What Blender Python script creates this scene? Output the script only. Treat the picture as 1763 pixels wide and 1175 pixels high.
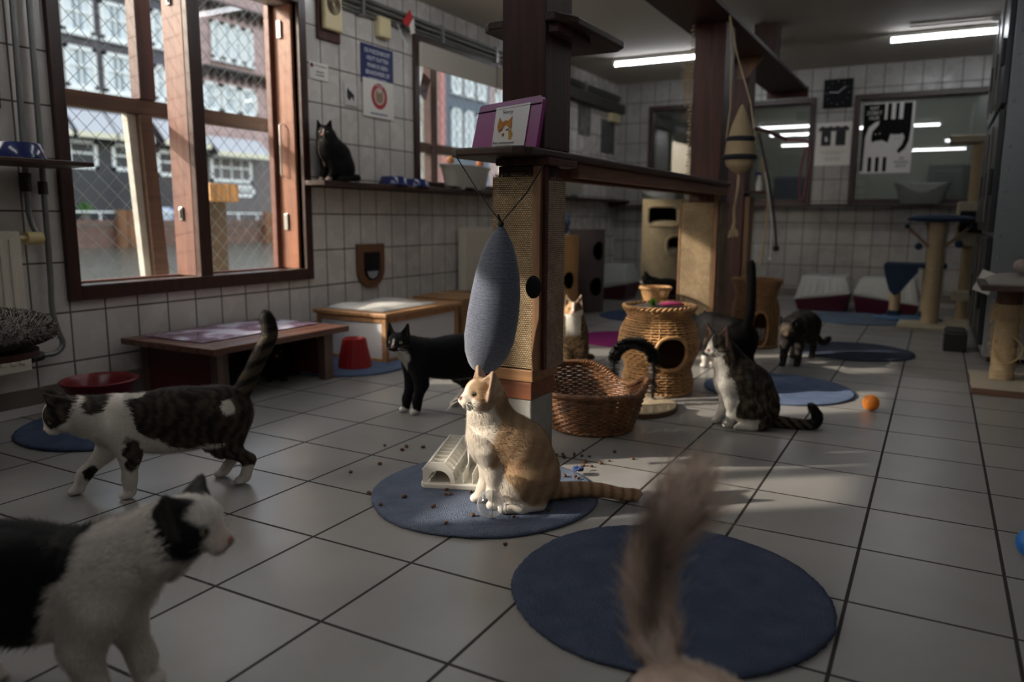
import bpy, math, random
import numpy as np
from mathutils import Vector, Matrix
random.seed(7); rng = np.random.default_rng(7)
for o in list(bpy.data.objects): bpy.data.objects.remove(o)
SC = bpy.context.scene
COL = SC.collection
R = math.radians
PI = math.pi

# ------------------------------------------------------------------ camera
cam = bpy.data.cameras.new('camera'); camo = bpy.data.objects.new('camera', cam); COL.objects.link(camo)
cam.sensor_width = 36; cam.lens = 27.04; cam.clip_start = .05; cam.clip_end = 300
YAW, PITCH, ROLL = -.50073, .15899, -.00608
_f = Vector((math.sin(YAW)*math.cos(PITCH), math.cos(YAW)*math.cos(PITCH), -math.sin(PITCH)))
_r = Vector((math.cos(YAW), -math.sin(YAW), 0)); _d = _f.cross(_r)
_right = math.cos(ROLL)*_r + math.sin(ROLL)*_d; _down = -math.sin(ROLL)*_r + math.cos(ROLL)*_d
camo.matrix_world = Matrix(((_right.x, -_down.x, -_f.x, 1.606), (_right.y, -_down.y, -_f.y, -1.359),
                            (_right.z, -_down.z, -_f.z, .790), (0, 0, 0, 1)))
cam.dof.use_dof = True; cam.dof.focus_distance = 2.06; cam.dof.aperture_fstop = 2.2
SC.camera = camo

# ------------------------------------------------------------------ sky, sun, exposure
W = bpy.data.worlds.new('sky'); SC.world = W; W.use_nodes = True
_n = W.node_tree.nodes; _bg = _n['Background']
_sky = _n.new('ShaderNodeTexSky'); _sky.sky_type = 'NISHITA'; _sky.sun_disc = False
_sky.sun_elevation = R(27); _sky.sun_rotation = R(232); _sky.air_density = 1.6; _sky.dust_density = 4.0
_hs = _n.new('ShaderNodeHueSaturation'); _hs.inputs['Saturation'].default_value = .6; W.node_tree.links.new(_sky.outputs[0], _hs.inputs['Color']); W.node_tree.links.new(_hs.outputs[0], _bg.inputs[0]); _bg.inputs[1].default_value = .56
sun = bpy.data.lights.new('sun', 'SUN'); suno = bpy.data.objects.new('sun', sun); COL.objects.link(suno)
sun.energy = 5.2; sun.angle = R(.9); sun.color = (1, .90, .76)
suno.rotation_euler = Vector((.795*math.cos(R(26)), .607*math.cos(R(26)), -math.sin(R(26)))).to_track_quat('-Z', 'Y').to_euler()
vs = SC.view_settings
vs.view_transform = 'Standard'; vs.look = 'None'; vs.exposure = 0.20; vs.gamma = 1; vs.use_curve_mapping = False
TUBE_POWER = 2.2

# ------------------------------------------------------------------ helpers
def lin(c):
    return tuple(((x/255)/12.92 if x/255 <= .04045 else ((x/255+.055)/1.055)**2.4) for x in c)
def tag(o, label=None, cat=None, group=None, kind=None):
    if label: o['label'] = label
    if cat: o['category'] = cat
    if group: o['group'] = group
    if kind: o['kind'] = kind
    return o
def thing(name, label, cat, group=None, loc=(0, 0, 0), rz=0):
    o = bpy.data.objects.new(name, None); o.empty_display_size = .05; COL.objects.link(o)
    o.location = loc; o.rotation_euler = (0, 0, rz)
    return tag(o, label, cat, group)
def copy_tree(o, parent=None):
    c = o.copy(); COL.objects.link(c)
    if parent: c.parent = parent
    for ch in list(o.children): copy_tree(ch, c)
    return c

MATS = {}
def nodes(m):
    return m.node_tree.nodes, m.node_tree.links
def mat(name, col, rough=.6, noise=0.0, nscale=8.0, bump=0.0, bscale=60.0, metal=0.0, spec=.5, col2=None, stretch=None, coat=0.0, alpha=None):
    """plain principled material with optional object-space colour noise and bump"""
    if name in MATS: return MATS[name]
    m = bpy.data.materials.new(name); m.use_nodes = True; N, L = nodes(m); b = N['Principled BSDF']
    c = lin(col); b.inputs['Base Color'].default_value = (*c, 1); b.inputs['Roughness'].default_value = rough
    b.inputs['Metallic'].default_value = metal; b.inputs['Specular IOR Level'].default_value = spec
    if coat: b.inputs['Coat Weight'].default_value = coat
    tc = N.new('ShaderNodeTexCoord'); src = tc.outputs['Object']
    if stretch:
        mp = N.new('ShaderNodeMapping'); mp.inputs['Scale'].default_value = stretch; L.new(src, mp.inputs[0]); src = mp.outputs[0]
    if noise or col2:
        nz = N.new('ShaderNodeTexNoise'); nz.inputs['Scale'].default_value = nscale; nz.inputs['Detail'].default_value = 5
        L.new(src, nz.inputs['Vector'])
        mx = N.new('ShaderNodeMixRGB')
        c2 = lin(col2) if col2 else tuple(max(0, x*(1-noise)) for x in c)
        mx.inputs[1].default_value = (*c, 1); mx.inputs[2].default_value = (*c2, 1)
        rp = N.new('ShaderNodeMapRange'); rp.inputs[1].default_value = .35; rp.inputs[2].default_value = .65
        L.new(nz.outputs[0], rp.inputs[0]); L.new(rp.outputs[0], mx.inputs[0]); L.new(mx.outputs[0], b.inputs['Base Color'])
    if bump:
        nb = N.new('ShaderNodeTexNoise'); nb.inputs['Scale'].default_value = bscale; nb.inputs['Detail'].default_value = 3
        L.new(src, nb.inputs['Vector'])
        bp = N.new('ShaderNodeBump'); bp.inputs['Strength'].default_value = bump; bp.inputs['Distance'].default_value = .01
        L.new(nb.outputs[0], bp.inputs['Height']); L.new(bp.outputs[0], b.inputs['Normal'])
    MATS[name] = m; return m
def wood(name, col, col2, rough=.45, axis=2, spec=.5):
    s = [18, 18, 18]; s[axis] = 1.2
    return mat(name, col, rough, col2=col2, nscale=2.5, bump=.12, bscale=6, stretch=tuple(s), spec=spec)
def emis(name, col, strength):
    m = bpy.data.materials.new(name); m.use_nodes = True; N, L = nodes(m)
    e = N.new('ShaderNodeEmission'); e.inputs[0].default_value = (*lin(col), 1); e.inputs[1].default_value = strength
    L.new(e.outputs[0], N['Material Output'].inputs[0]); MATS[name] = m; return m
def glass(name, gloss=.10, tint=(255, 255, 255), rough=.0):
    m = bpy.data.materials.new(name); m.use_nodes = True; N, L = nodes(m)
    t = N.new('ShaderNodeBsdfTransparent'); t.inputs[0].default_value = (*lin(tint), 1)
    g = N.new('ShaderNodeBsdfGlossy'); g.inputs['Roughness'].default_value = rough
    f = N.new('ShaderNodeLayerWeight'); f.inputs[0].default_value = .5
    pw_ = N.new('ShaderNodeMath'); pw_.operation = 'POWER'; pw_.inputs[1].default_value = 5; L.new(f.outputs['Facing'], pw_.inputs[0])
    a = N.new('ShaderNodeMath'); a.operation = 'MULTIPLY_ADD'; a.inputs[1].default_value = .7; a.inputs[2].default_value = gloss
    x = N.new('ShaderNodeMixShader'); L.new(pw_.outputs[0], a.inputs[0]); L.new(a.outputs[0], x.inputs[0])
    L.new(t.outputs[0], x.inputs[1]); L.new(g.outputs[0], x.inputs[2]); L.new(x.outputs[0], N['Material Output'].inputs[0])
    MATS[name] = m; return m
def tilemat(name, ax, w, h, phase, mortar, col, col2, grout, rough, bumpd=.25, rough2=None, dirt=0):
    """square-laid tiles on a wall or floor: the object's world axes ax=(u,v) carry a brick texture without offset"""
    m = bpy.data.materials.new(name); m.use_nodes = True; N, L = nodes(m); b = N['Principled BSDF']
    g = N.new('ShaderNodeNewGeometry'); s = N.new('ShaderNodeSeparateXYZ'); L.new(g.outputs['Position'], s.inputs[0])
    cb = N.new('ShaderNodeCombineXYZ'); L.new(s.outputs[ax[0]], cb.inputs[0]); L.new(s.outputs[ax[1]], cb.inputs[1])
    mp = N.new('ShaderNodeMapping'); mp.inputs['Location'].default_value = (-phase[0], -phase[1], 0); L.new(cb.outputs[0], mp.inputs[0])
    br = N.new('ShaderNodeTexBrick'); br.offset = 0; br.squash = 1
    br.inputs['Scale'].default_value = 1; br.inputs['Brick Width'].default_value = w; br.inputs['Row Height'].default_value = h
    br.inputs['Mortar Size'].default_value = mortar; br.inputs['Mortar Smooth'].default_value = .3; br.inputs['Bias'].default_value = 0
    br.inputs['Color1'].default_value = (*lin(col), 1); br.inputs['Color2'].default_value = (*lin(col2), 1); br.inputs['Mortar'].default_value = (*lin(grout), 1)
    L.new(mp.outputs[0], br.inputs['Vector'])
    nz = N.new('ShaderNodeTexNoise'); nz.inputs['Scale'].default_value = 3.0; nz.inputs['Detail'].default_value = 8; L.new(g.outputs['Position'], nz.inputs['Vector'])
    mr = N.new('ShaderNodeMapRange'); mr.inputs[1].default_value = .3; mr.inputs[2].default_value = .7; mr.inputs[3].default_value = .86; mr.inputs[4].default_value = 1.06
    L.new(nz.outputs[0], mr.inputs[0])
    mx = N.new('ShaderNodeMixRGB'); mx.blend_type = 'MULTIPLY'; mx.inputs[0].default_value = 1
    L.new(br.outputs['Color'], mx.inputs[1]); L.new(mr.outputs[0], mx.inputs[2]); L.new(mx.outputs[0], b.inputs['Base Color'])
    rr = N.new('ShaderNodeMapRange'); rr.inputs[1].default_value = .3; rr.inputs[2].default_value = .7; rr.inputs[3].default_value = rough; rr.inputs[4].default_value = rough2 or rough
    n2 = N.new('ShaderNodeTexNoise'); n2.inputs['Scale'].default_value = 9; n2.inputs['Detail'].default_value = 6; L.new(g.outputs['Position'], n2.inputs['Vector'])
    L.new(n2.outputs[0], rr.inputs[0])
    ad = N.new('ShaderNodeMath'); ad.operation = 'ADD'; L.new(rr.outputs[0], ad.inputs[0])
    ml = N.new('ShaderNodeMath'); ml.operation = 'MULTIPLY'; ml.inputs[1].default_value = .5; L.new(br.outputs['Fac'], ml.inputs[0]); L.new(ml.outputs[0], ad.inputs[1])
    L.new(ad.outputs[0], b.inputs['Roughness'])
    iv = N.new('ShaderNodeMath'); iv.operation = 'SUBTRACT'; iv.inputs[0].default_value = 1; L.new(br.outputs['Fac'], iv.inputs[1])
    n3 = N.new('ShaderNodeTexNoise'); n3.inputs['Scale'].default_value = 5; n3.inputs['Detail'].default_value = 2; L.new(g.outputs['Position'], n3.inputs['Vector'])
    m3 = N.new('ShaderNodeMath'); m3.operation = 'MULTIPLY_ADD'; m3.inputs[1].default_value = .5; L.new(n3.outputs[0], m3.inputs[0]); L.new(iv.outputs[0], m3.inputs[2])
    bp = N.new('ShaderNodeBump'); bp.inputs['Strength'].default_value = bumpd; bp.inputs['Distance'].default_value = .003
    L.new(m3.outputs[0], bp.inputs['Height']); L.new(bp.outputs[0], b.inputs['Normal'])
    MATS[name] = m; return m

class MB:
    """collects shapes and links them as one mesh object"""
    def __init__(s): s.v = []; s.f = []; s.mi = []; s.cur = 0
    def add(s, vs_, fs):
        n = len(s.v); s.v += [tuple(map(float, p)) for p in vs_]; s.f += [tuple(n+i for i in f) for f in fs]; s.mi += [s.cur]*len(fs); return s
    def hexa(s, p):
        return s.add(p, [(0, 3, 2, 1), (4, 5, 6, 7), (0, 1, 5, 4), (1, 2, 6, 5), (2, 3, 7, 6), (3, 0, 4, 7)])
    def box(s, x0, x1, y0, y1, z0, z1):
        return s.hexa([(x0, y0, z0), (x1, y0, z0), (x1, y1, z0), (x0, y1, z0), (x0, y0, z1), (x1, y0, z1), (x1, y1, z1), (x0, y1, z1)])
    def obox(s, c, size, rz=0, rx=0, ry=0):
        M = Matrix.Rotation(rz, 3, 'Z') @ Matrix.Rotation(ry, 3, 'Y') @ Matrix.Rotation(rx, 3, 'X'); a, b, d = [k/2 for k in size]
        P = [(-a, -b, -d), (a, -b, -d), (a, b, -d), (-a, b, -d), (-a, -b, d), (a, -b, d), (a, b, d), (-a, b, d)]
        return s.hexa([tuple(Vector(c)+M @ Vector(q)) for q in P])
    def tube(s, pts, r, n=8, cap=True, closed=False):
        pts = [Vector(p) for p in pts]; k = len(pts); rs = r if isinstance(r, (list, tuple)) else [r]*k
        up = Vector((.123, .37, .92)).normalized(); V = []; F = []; prev = None
        for i, p in enumerate(pts):
            a = pts[(i-1) % k] if (closed or i > 0) else p; b = pts[(i+1) % k] if (closed or i < k-1) else p
            t = (b-a); t = t.normalized() if t.length > 1e-9 else Vector((0, 0, 1))
            if prev is None:
                u = t.cross(up)
                if u.length < .1: u = t.cross(Vector((1, 0, 0)))
            else: u = prev - t*prev.dot(t)
            u.normalize(); prev = u; w = t.cross(u)
            for j in range(n):
                q = 2*PI*j/n; V.append(p+(u*math.cos(q)+w*math.sin(q))*rs[i])
        for i in range(k if closed else k-1):
            for j in range(n):
                a = i*n+j; b = i*n+(j+1) % n; c = ((i+1) % k)*n+(j+1) % n; d = ((i+1) % k)*n+j; F.append((a, b, c, d))
        if cap and not closed: F.append(tuple(range(n-1, -1, -1))); F.append(tuple((k-1)*n+j for j in range(n)))
        return s.add(V, F)
    def cyl(s, p0, p1, r0, r1=None, n=24): return s.tube([p0, p1], [r0, r0 if r1 is None else r1], n)
    def lathe(s, prof, c=(0, 0, 0), n=40, sx=1, sy=1, capb=True, capt=False, a0=0, a1=2*PI):
        V = []; F = []; k = len(prof); full = abs(a1-a0-2*PI) < 1e-6; m = n if full else n+1
        for (r, z) in prof:
            for j in range(m):
                q = a0+(a1-a0)*j/n; V.append((c[0]+r*sx*math.cos(q), c[1]+r*sy*math.sin(q), c[2]+z))
        for i in range(k-1):
            for j in range(n):
                b = (j+1) % m; F.append((i*m+j, i*m+b, (i+1)*m+b, (i+1)*m+j))
        if capb and full: F.append(tuple(range(m-1, -1, -1)))
        if capt and full: F.append(tuple((k-1)*m+j for j in range(m)))
        return s.add(V, F)
    def prism(s, poly, ax, d0, d1):
        """poly of 2D points in the plane normal to axis ax, extruded from d0 to d1"""
        def P(q, d): return (d, q[0], q[1]) if ax == 0 else ((q[0], d, q[1]) if ax == 1 else (q[0], q[1], d))
        n = len(poly); V = [P(q, d0) for q in poly]+[P(q, d1) for q in poly]
        F = [tuple(range(n)), tuple(range(2*n-1, n-1, -1))]+[(i+n, (i+1) % n+n, (i+1) % n, i) for i in range(n)]
        s.add(V, F); s.fixn = True; return s
    def ball(s, c, r, n=20, m=12, sz=(1, 1, 1)):
        pr = [(r*math.sin(PI*i/m)+1e-6, -r*math.cos(PI*i/m)*sz[2]) for i in range(m+1)]
        return s.lathe(pr, c, n, sz[0], sz[1], capb=False)
    def build(s, name, m=None, parent=None, smooth=False, bevel=0, seg=2, subdiv=0):
        me = bpy.data.meshes.new(name); me.from_pydata(s.v, [], s.f)
        for k in (m if isinstance(m, (list, tuple)) else [m]):
            if k: me.materials.append(k)
        if isinstance(m, (list, tuple)): me.polygons.foreach_set('material_index', s.mi)
        me.validate(); me.update()
        if getattr(s, 'fixn', False):
            import bmesh
            bm = bmesh.new(); bm.from_mesh(me); bmesh.ops.recalc_face_normals(bm, faces=bm.faces); bm.to_mesh(me); bm.free()
        o = bpy.data.objects.new(name, me); COL.objects.link(o)
        if parent: o.parent = parent
        if smooth == 'auto':
            me.shade_smooth()
            try: me.set_sharp_from_angle(angle=R(38))
            except Exception: pass
        elif smooth: me.shade_smooth()
        if bevel:
            b = o.modifiers.new('bevel', 'BEVEL'); b.width = bevel; b.segments = seg; b.limit_method = 'ANGLE'; b.angle_limit = R(40); b.harden_normals = False
        if subdiv:
            b = o.modifiers.new('sub', 'SUBSURF'); b.levels = b.render_levels = subdiv
        return o
def circle_pts(c, r, n, z=None, ax=2): return [(c[0]+r*math.cos(2*PI*i/n), c[1]+r*math.sin(2*PI*i/n)) for i in range(n)]
def rrect(x0, x1, y0, y1, r, n=5):
    out = []
    for cx, cy, a in ((x1-r, y1-r, 0), (x0+r, y1-r, 90), (x0+r, y0+r, 180), (x1-r, y0+r, 270)):
        for i in range(n+1): q = R(a+90*i/n); out.append((cx+r*math.cos(q), cy+r*math.sin(q)))
    return out
def text(body, size, loc, rot, m, parent, name='lettering', extrude=.0006, align='CENTER', sx=1.0):
    c = bpy.data.curves.new(name, 'FONT'); c.body = body; c.size = size; c.align_x = align; c.align_y = 'CENTER'; c.extrude = extrude
    c.materials.append(m); o = bpy.data.objects.new(name, c); COL.objects.link(o); o.location = loc; o.rotation_euler = rot; o.scale = (sx, 1, 1)
    bpy.context.view_layer.update(); me = bpy.data.meshes.new_from_object(o.evaluated_get(bpy.context.evaluated_depsgraph_get())); me.transform(o.matrix_world.copy())
    bpy.data.objects.remove(o); me.materials.clear(); me.materials.append(m); o = bpy.data.objects.new(name, me); COL.objects.link(o)
    if parent: o.parent = parent
    return o
ROT_LEFT = (R(90), 0, R(90))     # lettering that faces +X (on the left wall)
ROT_BACK = (R(90), 0, 0)         # lettering that faces -Y (on the far wall)
def catmull(P, n=6):
    P = [Vector(p) for p in P]; out = []
    for i in range(len(P)-1):
        a = P[max(i-1, 0)]; b = P[i]; c = P[i+1]; d = P[min(i+2, len(P)-1)]
        for j in range(n):
            t = j/n; out.append(.5*((2*b)+(c-a)*t+(2*a-5*b+4*c-d)*t*t+(3*b-a-3*c+d)*t**3))
    out.append(P[-1]); return out
# ------------------------------------------------------------------ materials
dark = wood('dark_brown_wood', (78, 44, 33), (54, 31, 25), .5, spec=.35)
darkY = wood('dark_brown_wood_y', (66, 44, 35), (48, 31, 25), .45, axis=1, spec=.4)
frame_m = wood('window_frame_brown', (60, 34, 26), (46, 26, 20), .4)
frame_h = wood('window_frame_brown_h', (60, 34, 26), (46, 26, 20), .4, axis=1)
orange_wood = wood('varnished_orange_wood', (142, 88, 58), (108, 64, 44), .45)
rail_m = wood('outdoor_brown_wood', (86, 62, 46), (66, 46, 34), .6, axis=1)
redpost = wood('dark_red_post', (70, 32, 26), (46, 22, 18), .5)
chrome = mat('metal', (170, 170, 168), .3, metal=.9)
zinc = mat('zinc_pipe', (132, 134, 130), .42, metal=.6, noise=.2)
white_paint = mat('white_paint', (214, 212, 205), .5)
black = mat('black_plastic', (16, 16, 18), .45)
GL = glass('window_glass', .02)
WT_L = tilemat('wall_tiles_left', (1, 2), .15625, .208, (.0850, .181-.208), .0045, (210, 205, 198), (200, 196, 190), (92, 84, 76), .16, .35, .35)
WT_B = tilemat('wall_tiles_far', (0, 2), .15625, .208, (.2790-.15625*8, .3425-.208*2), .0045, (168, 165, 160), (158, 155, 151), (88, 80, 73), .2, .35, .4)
FL = tilemat('floor_tiles', (0, 1), .3, .3, (-3.0, -6.0), .0045, (152, 150, 146), (143, 141, 138), (38, 33, 30), .3, .23, .32)
ceil_m = mat('ceiling_paint', (190, 184, 173), .8, noise=.06, nscale=1)

# ------------------------------------------------------------------ room shell
XL, YB, ZC = -1.545, 6.75, 2.21
def structure(o, label=None): o['kind'] = 'structure'; return o
m = MB(); m.box(-1.72, 3.3, -3.6, 6.9, -.12, 0); structure(m.build('floor', FL))
m = MB(); m.box(-1.72, 3.3, -3.6, 6.9, ZC, ZC+.12); structure(m.build('ceiling', ceil_m))
# left wall with the three windows cut out of it
W1, W2, W3 = (.60, 1.93, .49, 1.93), (3.05, 4.86, 1.03, 1.93), (-1.56, .29, 1.24, 1.93)
m = MB(); ys = [-3.6]
for a in (W3, W1, W2): ys += [a[0], a[1]]
ys.append(6.75)
for i in range(0, len(ys), 2): m.box(XL-.17, XL, ys[i], ys[i+1], 0, ZC)
for a in (W1, W2, W3): m.box(XL-.17, XL, a[0], a[1], 0, a[2]); m.box(XL-.17, XL, a[0], a[1], a[3], ZC)
structure(m.build('wall_left', WT_L))
# far wall with three inner windows
FW = [(-1.13, -.42, 1.0, 1.91), (-.16, .435, .985, 1.895), (.875, 2.25, .985, 1.895)]
m = MB(); xs = [-1.72]
for a in FW: xs += [a[0], a[1]]
xs.append(3.3)
for i in range(0, len(xs), 2): m.box(xs[i], xs[i+1], YB, YB+.12, 0, ZC)
for a in FW: m.box(a[0], a[1], YB, YB+.12, 0, a[2]); m.box(a[0], a[1], YB, YB+.12, a[3], ZC)
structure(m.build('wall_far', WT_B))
m = MB(); m.box(3.18, 3.3, -3.6, 6.75, 0, ZC); structure(m.build('wall_right', mat('right_wall_paint', (150, 146, 138), .6)))
m = MB(); m.box(-1.72, 3.3, -3.72, -3.6, 0, ZC); structure(m.build('wall_near', mat('near_wall_paint', (120, 116, 110), .7)))
skirt = mat('baseboard_tile', (120, 112, 102), .35, noise=.2)
m = MB(); m.prism([(XL, 0), (XL+.03, 0), (XL+.008, .03), (XL+.008, .10), (XL, .10)], 1, -3.6, 6.75); structure(m.build('baseboard_left', skirt))
m = MB(); m.prism([(YB, 0), (YB-.03, 0), (YB-.008, .03), (YB-.008, .11), (YB, .11)], 0, XL, 3.18); structure(m.build('baseboard_far', skirt))

def win_frame(name, y0, y1, z0, z1, mull, panes, jambs=True):
    """a wooden window in the left wall: dark inner casing, orange reveal wood, panes"""
    m = MB(); w = .055; X0, X1 = XL-.05, XL+.022
    m.box(X0, X1, y0-w, y0, z0-w, z1+w); m.box(X0, X1, y1, y1+w, z0-w, z1+w)
    m.box(X0, X1, y0, y1, z0-w, z0+.008); m.box(X0, X1, y0, y1, z1, z1+w)
    for q in mull: m.box(XL-.024, X1-.01, q-.036, q+.036, z0, z1)
    wn = structure(m.build(name, frame_m, bevel=.004))
    m = MB()
    m.box(XL-.15, XL-.02, y1-.022, y1-.001, z0+.009, z1-.001); m.box(XL-.15, XL-.051, y0+.001, y0+.022, z0+.009, z1-.001)
    m.build('window_reveal', orange_wood, wn, bevel=.003)
    m = MB()
    for q in mull: m.box(XL-.165, XL-.0245, q-.036, q+.030, z0+.009, z1-.001)
    if mull: m.build('window_mullion', wood('mullion_brown', (112, 70, 54), (88, 52, 42), .5), wn, bevel=.003)
    pass
    m = MB(); m.box(XL-.19, XL-.152, y1-.05, y1-.004, z0, z1); m.box(XL-.19, XL-.152, y0+.004, y0+.04, z0, z1); m.box(XL-.19, XL-.152, y0, y1, z0-.01, z0+.012)
    m.build('window_sash', wood('sash_brown', (104, 60, 46), (80, 44, 34), .45), wn, bevel=.003)
    m = MB(); e = [y0]+mull+[y1]
    for a, b in zip(e[:-1], e[1:]): m.box(XL-.172, XL-.168, a+.04, b-.04, z0+.012, z1)
    m.build('window_pane', GL, wn)
    return wn
w1 = win_frame('window_1', W1[0], W1[1], W1[2], W1[3], [1.249], 2)
m = MB()
for z in (1.80, .76): m.box(XL-.112, XL-.085, W1[1]-.034, W1[1]-.022, z-.045, z+.045)
m.build('hinge', chrome, w1, bevel=.001)
m = MB(); m.tube([(XL-.10, 1.898, 1.30), (XL-.10, 1.88, 1.29), (XL-.10, 1.88, 1.02), (XL-.10, 1.898, 1.01)], .005); m.build('window_stay', white_paint, w1, smooth=True)
for z in (1.80, .80):
    m = MB(); m.box(XL-.115, XL-.09, 1.203, 1.2125, z-.032, z+.032); m.box(XL-.108, XL-.097, 1.196, 1.2035, z-.022, z+.022); m.build('window_latch', chrome, w1, bevel=.002)
w2 = win_frame('window_2', W2[0], W2[1], W2[2], W2[3], [], 1)
w3 = win_frame('window_3', W3[0], W3[1], W3[2], W3[3], [-.70], 3)
# unseen boards added in the third window to cut the sun into bands
m = MB(); m.box(XL-.06, XL-.02, -.37, -.20, 1.25, 1.93); m.build('window_shutter', frame_m, w3, bevel=.003)
m = MB(); m.box(XL-.06, XL-.02, -.66, -.43, 1.25, 1.93); m.build('window_shutter', frame_m, w3, bevel=.003)
m = MB(); m.box(XL-.06, XL-.02, -1.10, -1.01, 1.56, 1.93); m.build('vent_box', white_paint, w3, bevel=.003)  # added out of view to cut a dark streak into the sun patch
m = MB(); m.box(XL+.025, XL+.045, 3.04, 4.87, 1.79, 1.94); rb = m.build('roller_blind', mat('blind_cloth', (196, 190, 176), .8), None)
tag(rb, 'rolled up cream blind across the top of the window behind the first post', 'blind')
# far windows
for i, a in enumerate(FW):
    m = MB(); w = .05
    m.box(a[0]-w, a[0], YB-.03, YB+.06, a[2]-w, a[3]+w); m.box(a[1], a[1]+w, YB-.03, YB+.06, a[2]-w, a[3]+w)
    m.box(a[0], a[1], YB-.03, YB+.06, a[2]-w, a[2]); m.box(a[0], a[1], YB-.03, YB+.06, a[3], a[3]+w)
    wn = structure(m.build('window_%d' % (4+i), frame_m, bevel=.004))
    m = MB(); m.box(a[0], a[1], YB+.02, YB+.024, a[2], a[3]); m.build('window_pane', glass('inner_glass', .10), wn)
# the room seen through the far windows
nm = mat('next_room_paint', (120, 124, 112), .8)
m = MB(); m.box(-1.72, 3.3, 9.3, 9.4, 0, ZC); m.box(-1.8, -1.72, 6.87, 9.4, 0, ZC); m.box(3.3, 3.38, 6.87, 9.4, 0, ZC); m.box(-1.8, 3.38, 6.87, 9.4, -.1, 0); m.box(-1.8, 3.38, 6.9, 9.4, ZC, ZC+.1)
structure(m.build('wall_next_room', nm))
m = MB(); m.box(-.25, .42, 8.9, 9.1, .3, 1.32); m.box(-.25, .42, 8.86, 8.9, .3, 1.3)
tag(m.build('storage_cabinet', mat('navy_cabinet', (44, 52, 64), .5), bevel=.01), 'dark navy cabinet behind the glass of the middle far window', 'cabinet')
m = MB(); m.box(1.45, 1.95, 9.0, 9.2, .35, 1.42); m.box(1.5, 1.9, 8.97, 9.0, .4, 1.36)
tag(m.build('notice_board', mat('dark_green_board', (44, 58, 54), .5), bevel=.01), 'dark green board behind the glass of the wide far window', 'board')
m = MB(); m.box(-1.08, -.35, 8.0, 8.03, 1.34, 1.98); tag(m.build('window_blind', mat('olive_blind', (96, 90, 58), .8)), 'olive yellow blind behind the leftmost far window', 'blind')
m = MB(); m.box(-1.03, -.95, 7.9, 7.96, .3, 1.30); tag(m.build('door_post', wood('light_oak', (120, 94, 64), (100, 76, 50), .5)), 'pale wooden post behind the leftmost far window', 'post')

# ------------------------------------------------------------------ ceiling lights (batten tubes), some added out of view
tube_m = emis('tube_light', (246, 249, 255), 19.0)
def batten(x, y, L, label, ang=0.0, z=ZC, name='ceiling_light'):
    t = thing(name, label, 'ceiling light', 'fluorescent tube lights on the ceiling', (x, y, z), ang)
    m = MB(); m.box(-L/2, L/2, -.028, .028, -.035, -.002); m.build('light_housing', white_paint, t, bevel=.004)
    m = MB(); m.cyl((-L/2+.02, 0, -.052), (L/2-.02, 0, -.052), .016, n=14); m.build('light_tube', tube_m, t, smooth=True)
    m = MB()
    for s in (-1, 1): m.box(s*(L/2-.012)-.01, s*(L/2-.012)+.01, -.02, .02, -.075, -.03)
    m.build('tube_socket', white_paint, t, bevel=.003)
    return t
batten(-.45, 5.42, 1.26, 'lit fluorescent tube on the ceiling between the two wooden posts')
batten(1.78, 5.50, 1.26, 'lit fluorescent tube on the ceiling above the wide far window')
batten(.9, 1.9, 1.26, 'lit fluorescent tube on the ceiling over the middle of the room')
batten(2.2, -.8, 1.26, 'lit fluorescent tube on the ceiling behind the camera')
batten(-.35, 1.35, 1.26, 'lit fluorescent tube on the ceiling near the left wall')  # extra fill tube above the frame, lights the wall under the shelf
batten(-.62, 2.5, 1.26, 'lit fluorescent tube on the ceiling between the left windows')  # added off frame to lift the wall around the posters
batten(-.5, -.6, 1.26, 'lit fluorescent tube on the ceiling by the radiator')  # added off frame to brighten the near left side
batten(1.6, -2.6, 1.26, 'lit fluorescent tube on the ceiling by the near wall')  # extra tube behind the camera, added for overall room brightness
batten(.3, 8.2, 1.26, 'lit fluorescent tube in the room behind the far glass')
batten(1.6, 8.2, 1.26, 'lit fluorescent tube in the room behind the widest far glass')
m = MB(); m.tube([(1.3, 5.28, ZC-.012), (1.9, 5.3, ZC-.012), (3.1, 5.33, ZC-.012)], .008); m.box(1.82, 1.92, 5.27, 5.33, ZC-.03, ZC)
tag(m.build('ceiling_cable', white_paint, bevel=.002), 'white cable with a junction clip along the ceiling by the right tube light', 'cable')

# ------------------------------------------------------------------ outside: cat fence, canal, quay, houses
m = MB(); m.box(-1.99, -1.93, .2, 5.4, 1.288, 1.362); t = thing('outdoor_rail', 'brown horizontal rail of the wire pen outside the windows', 'rail')
m.build('rail', rail_m, t, bevel=.004)
t2 = thing('fence_post', 'dark red upright post outside the left window above the rail', 'post'); m = MB(); m.box(-1.99, -1.92, 1.225, 1.315, 1.363, 2.6); m.build('post', redpost, t2, bevel=.004)
t3 = thing('fence_post', 'weathered brown post with a white strip outside the left window below the rail', 'post')
m = MB(); m.hexa([(-1.99, 1.255, .2), (-1.92, 1.255, .2), (-1.92, 1.345, .2), (-1.99, 1.345, .2), (-1.99, 1.215, 1.287), (-1.92, 1.215, 1.287), (-1.92, 1.285, 1.287), (-1.99, 1.285, 1.287)]); m.build('post', rail_m, t3, bevel=.004)
m = MB(); m.hexa([(-1.99, 1.222, .2), (-1.95, 1.222, .2), (-1.95, 1.252, .2), (-1.99, 1.252, .2), (-1.99, 1.165, 1.287), (-1.95, 1.165, 1.287), (-1.95, 1.212, 1.287), (-1.99, 1.212, 1.287)]); m.build('paint_strip', mat('weathered_white', (168, 166, 158), .7, noise=.3), t3)
t4 = thing('fence_post', 'brown post outside the farther window', 'post'); m = MB(); m.box(-1.99, -1.92, 3.75, 3.84, .2, 2.6); m.build('post', redpost, t4, bevel=.004)
wire = mat('galvanised_wire', (118, 126, 124), .5, metal=.4)
m = MB(); step = .092
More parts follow.
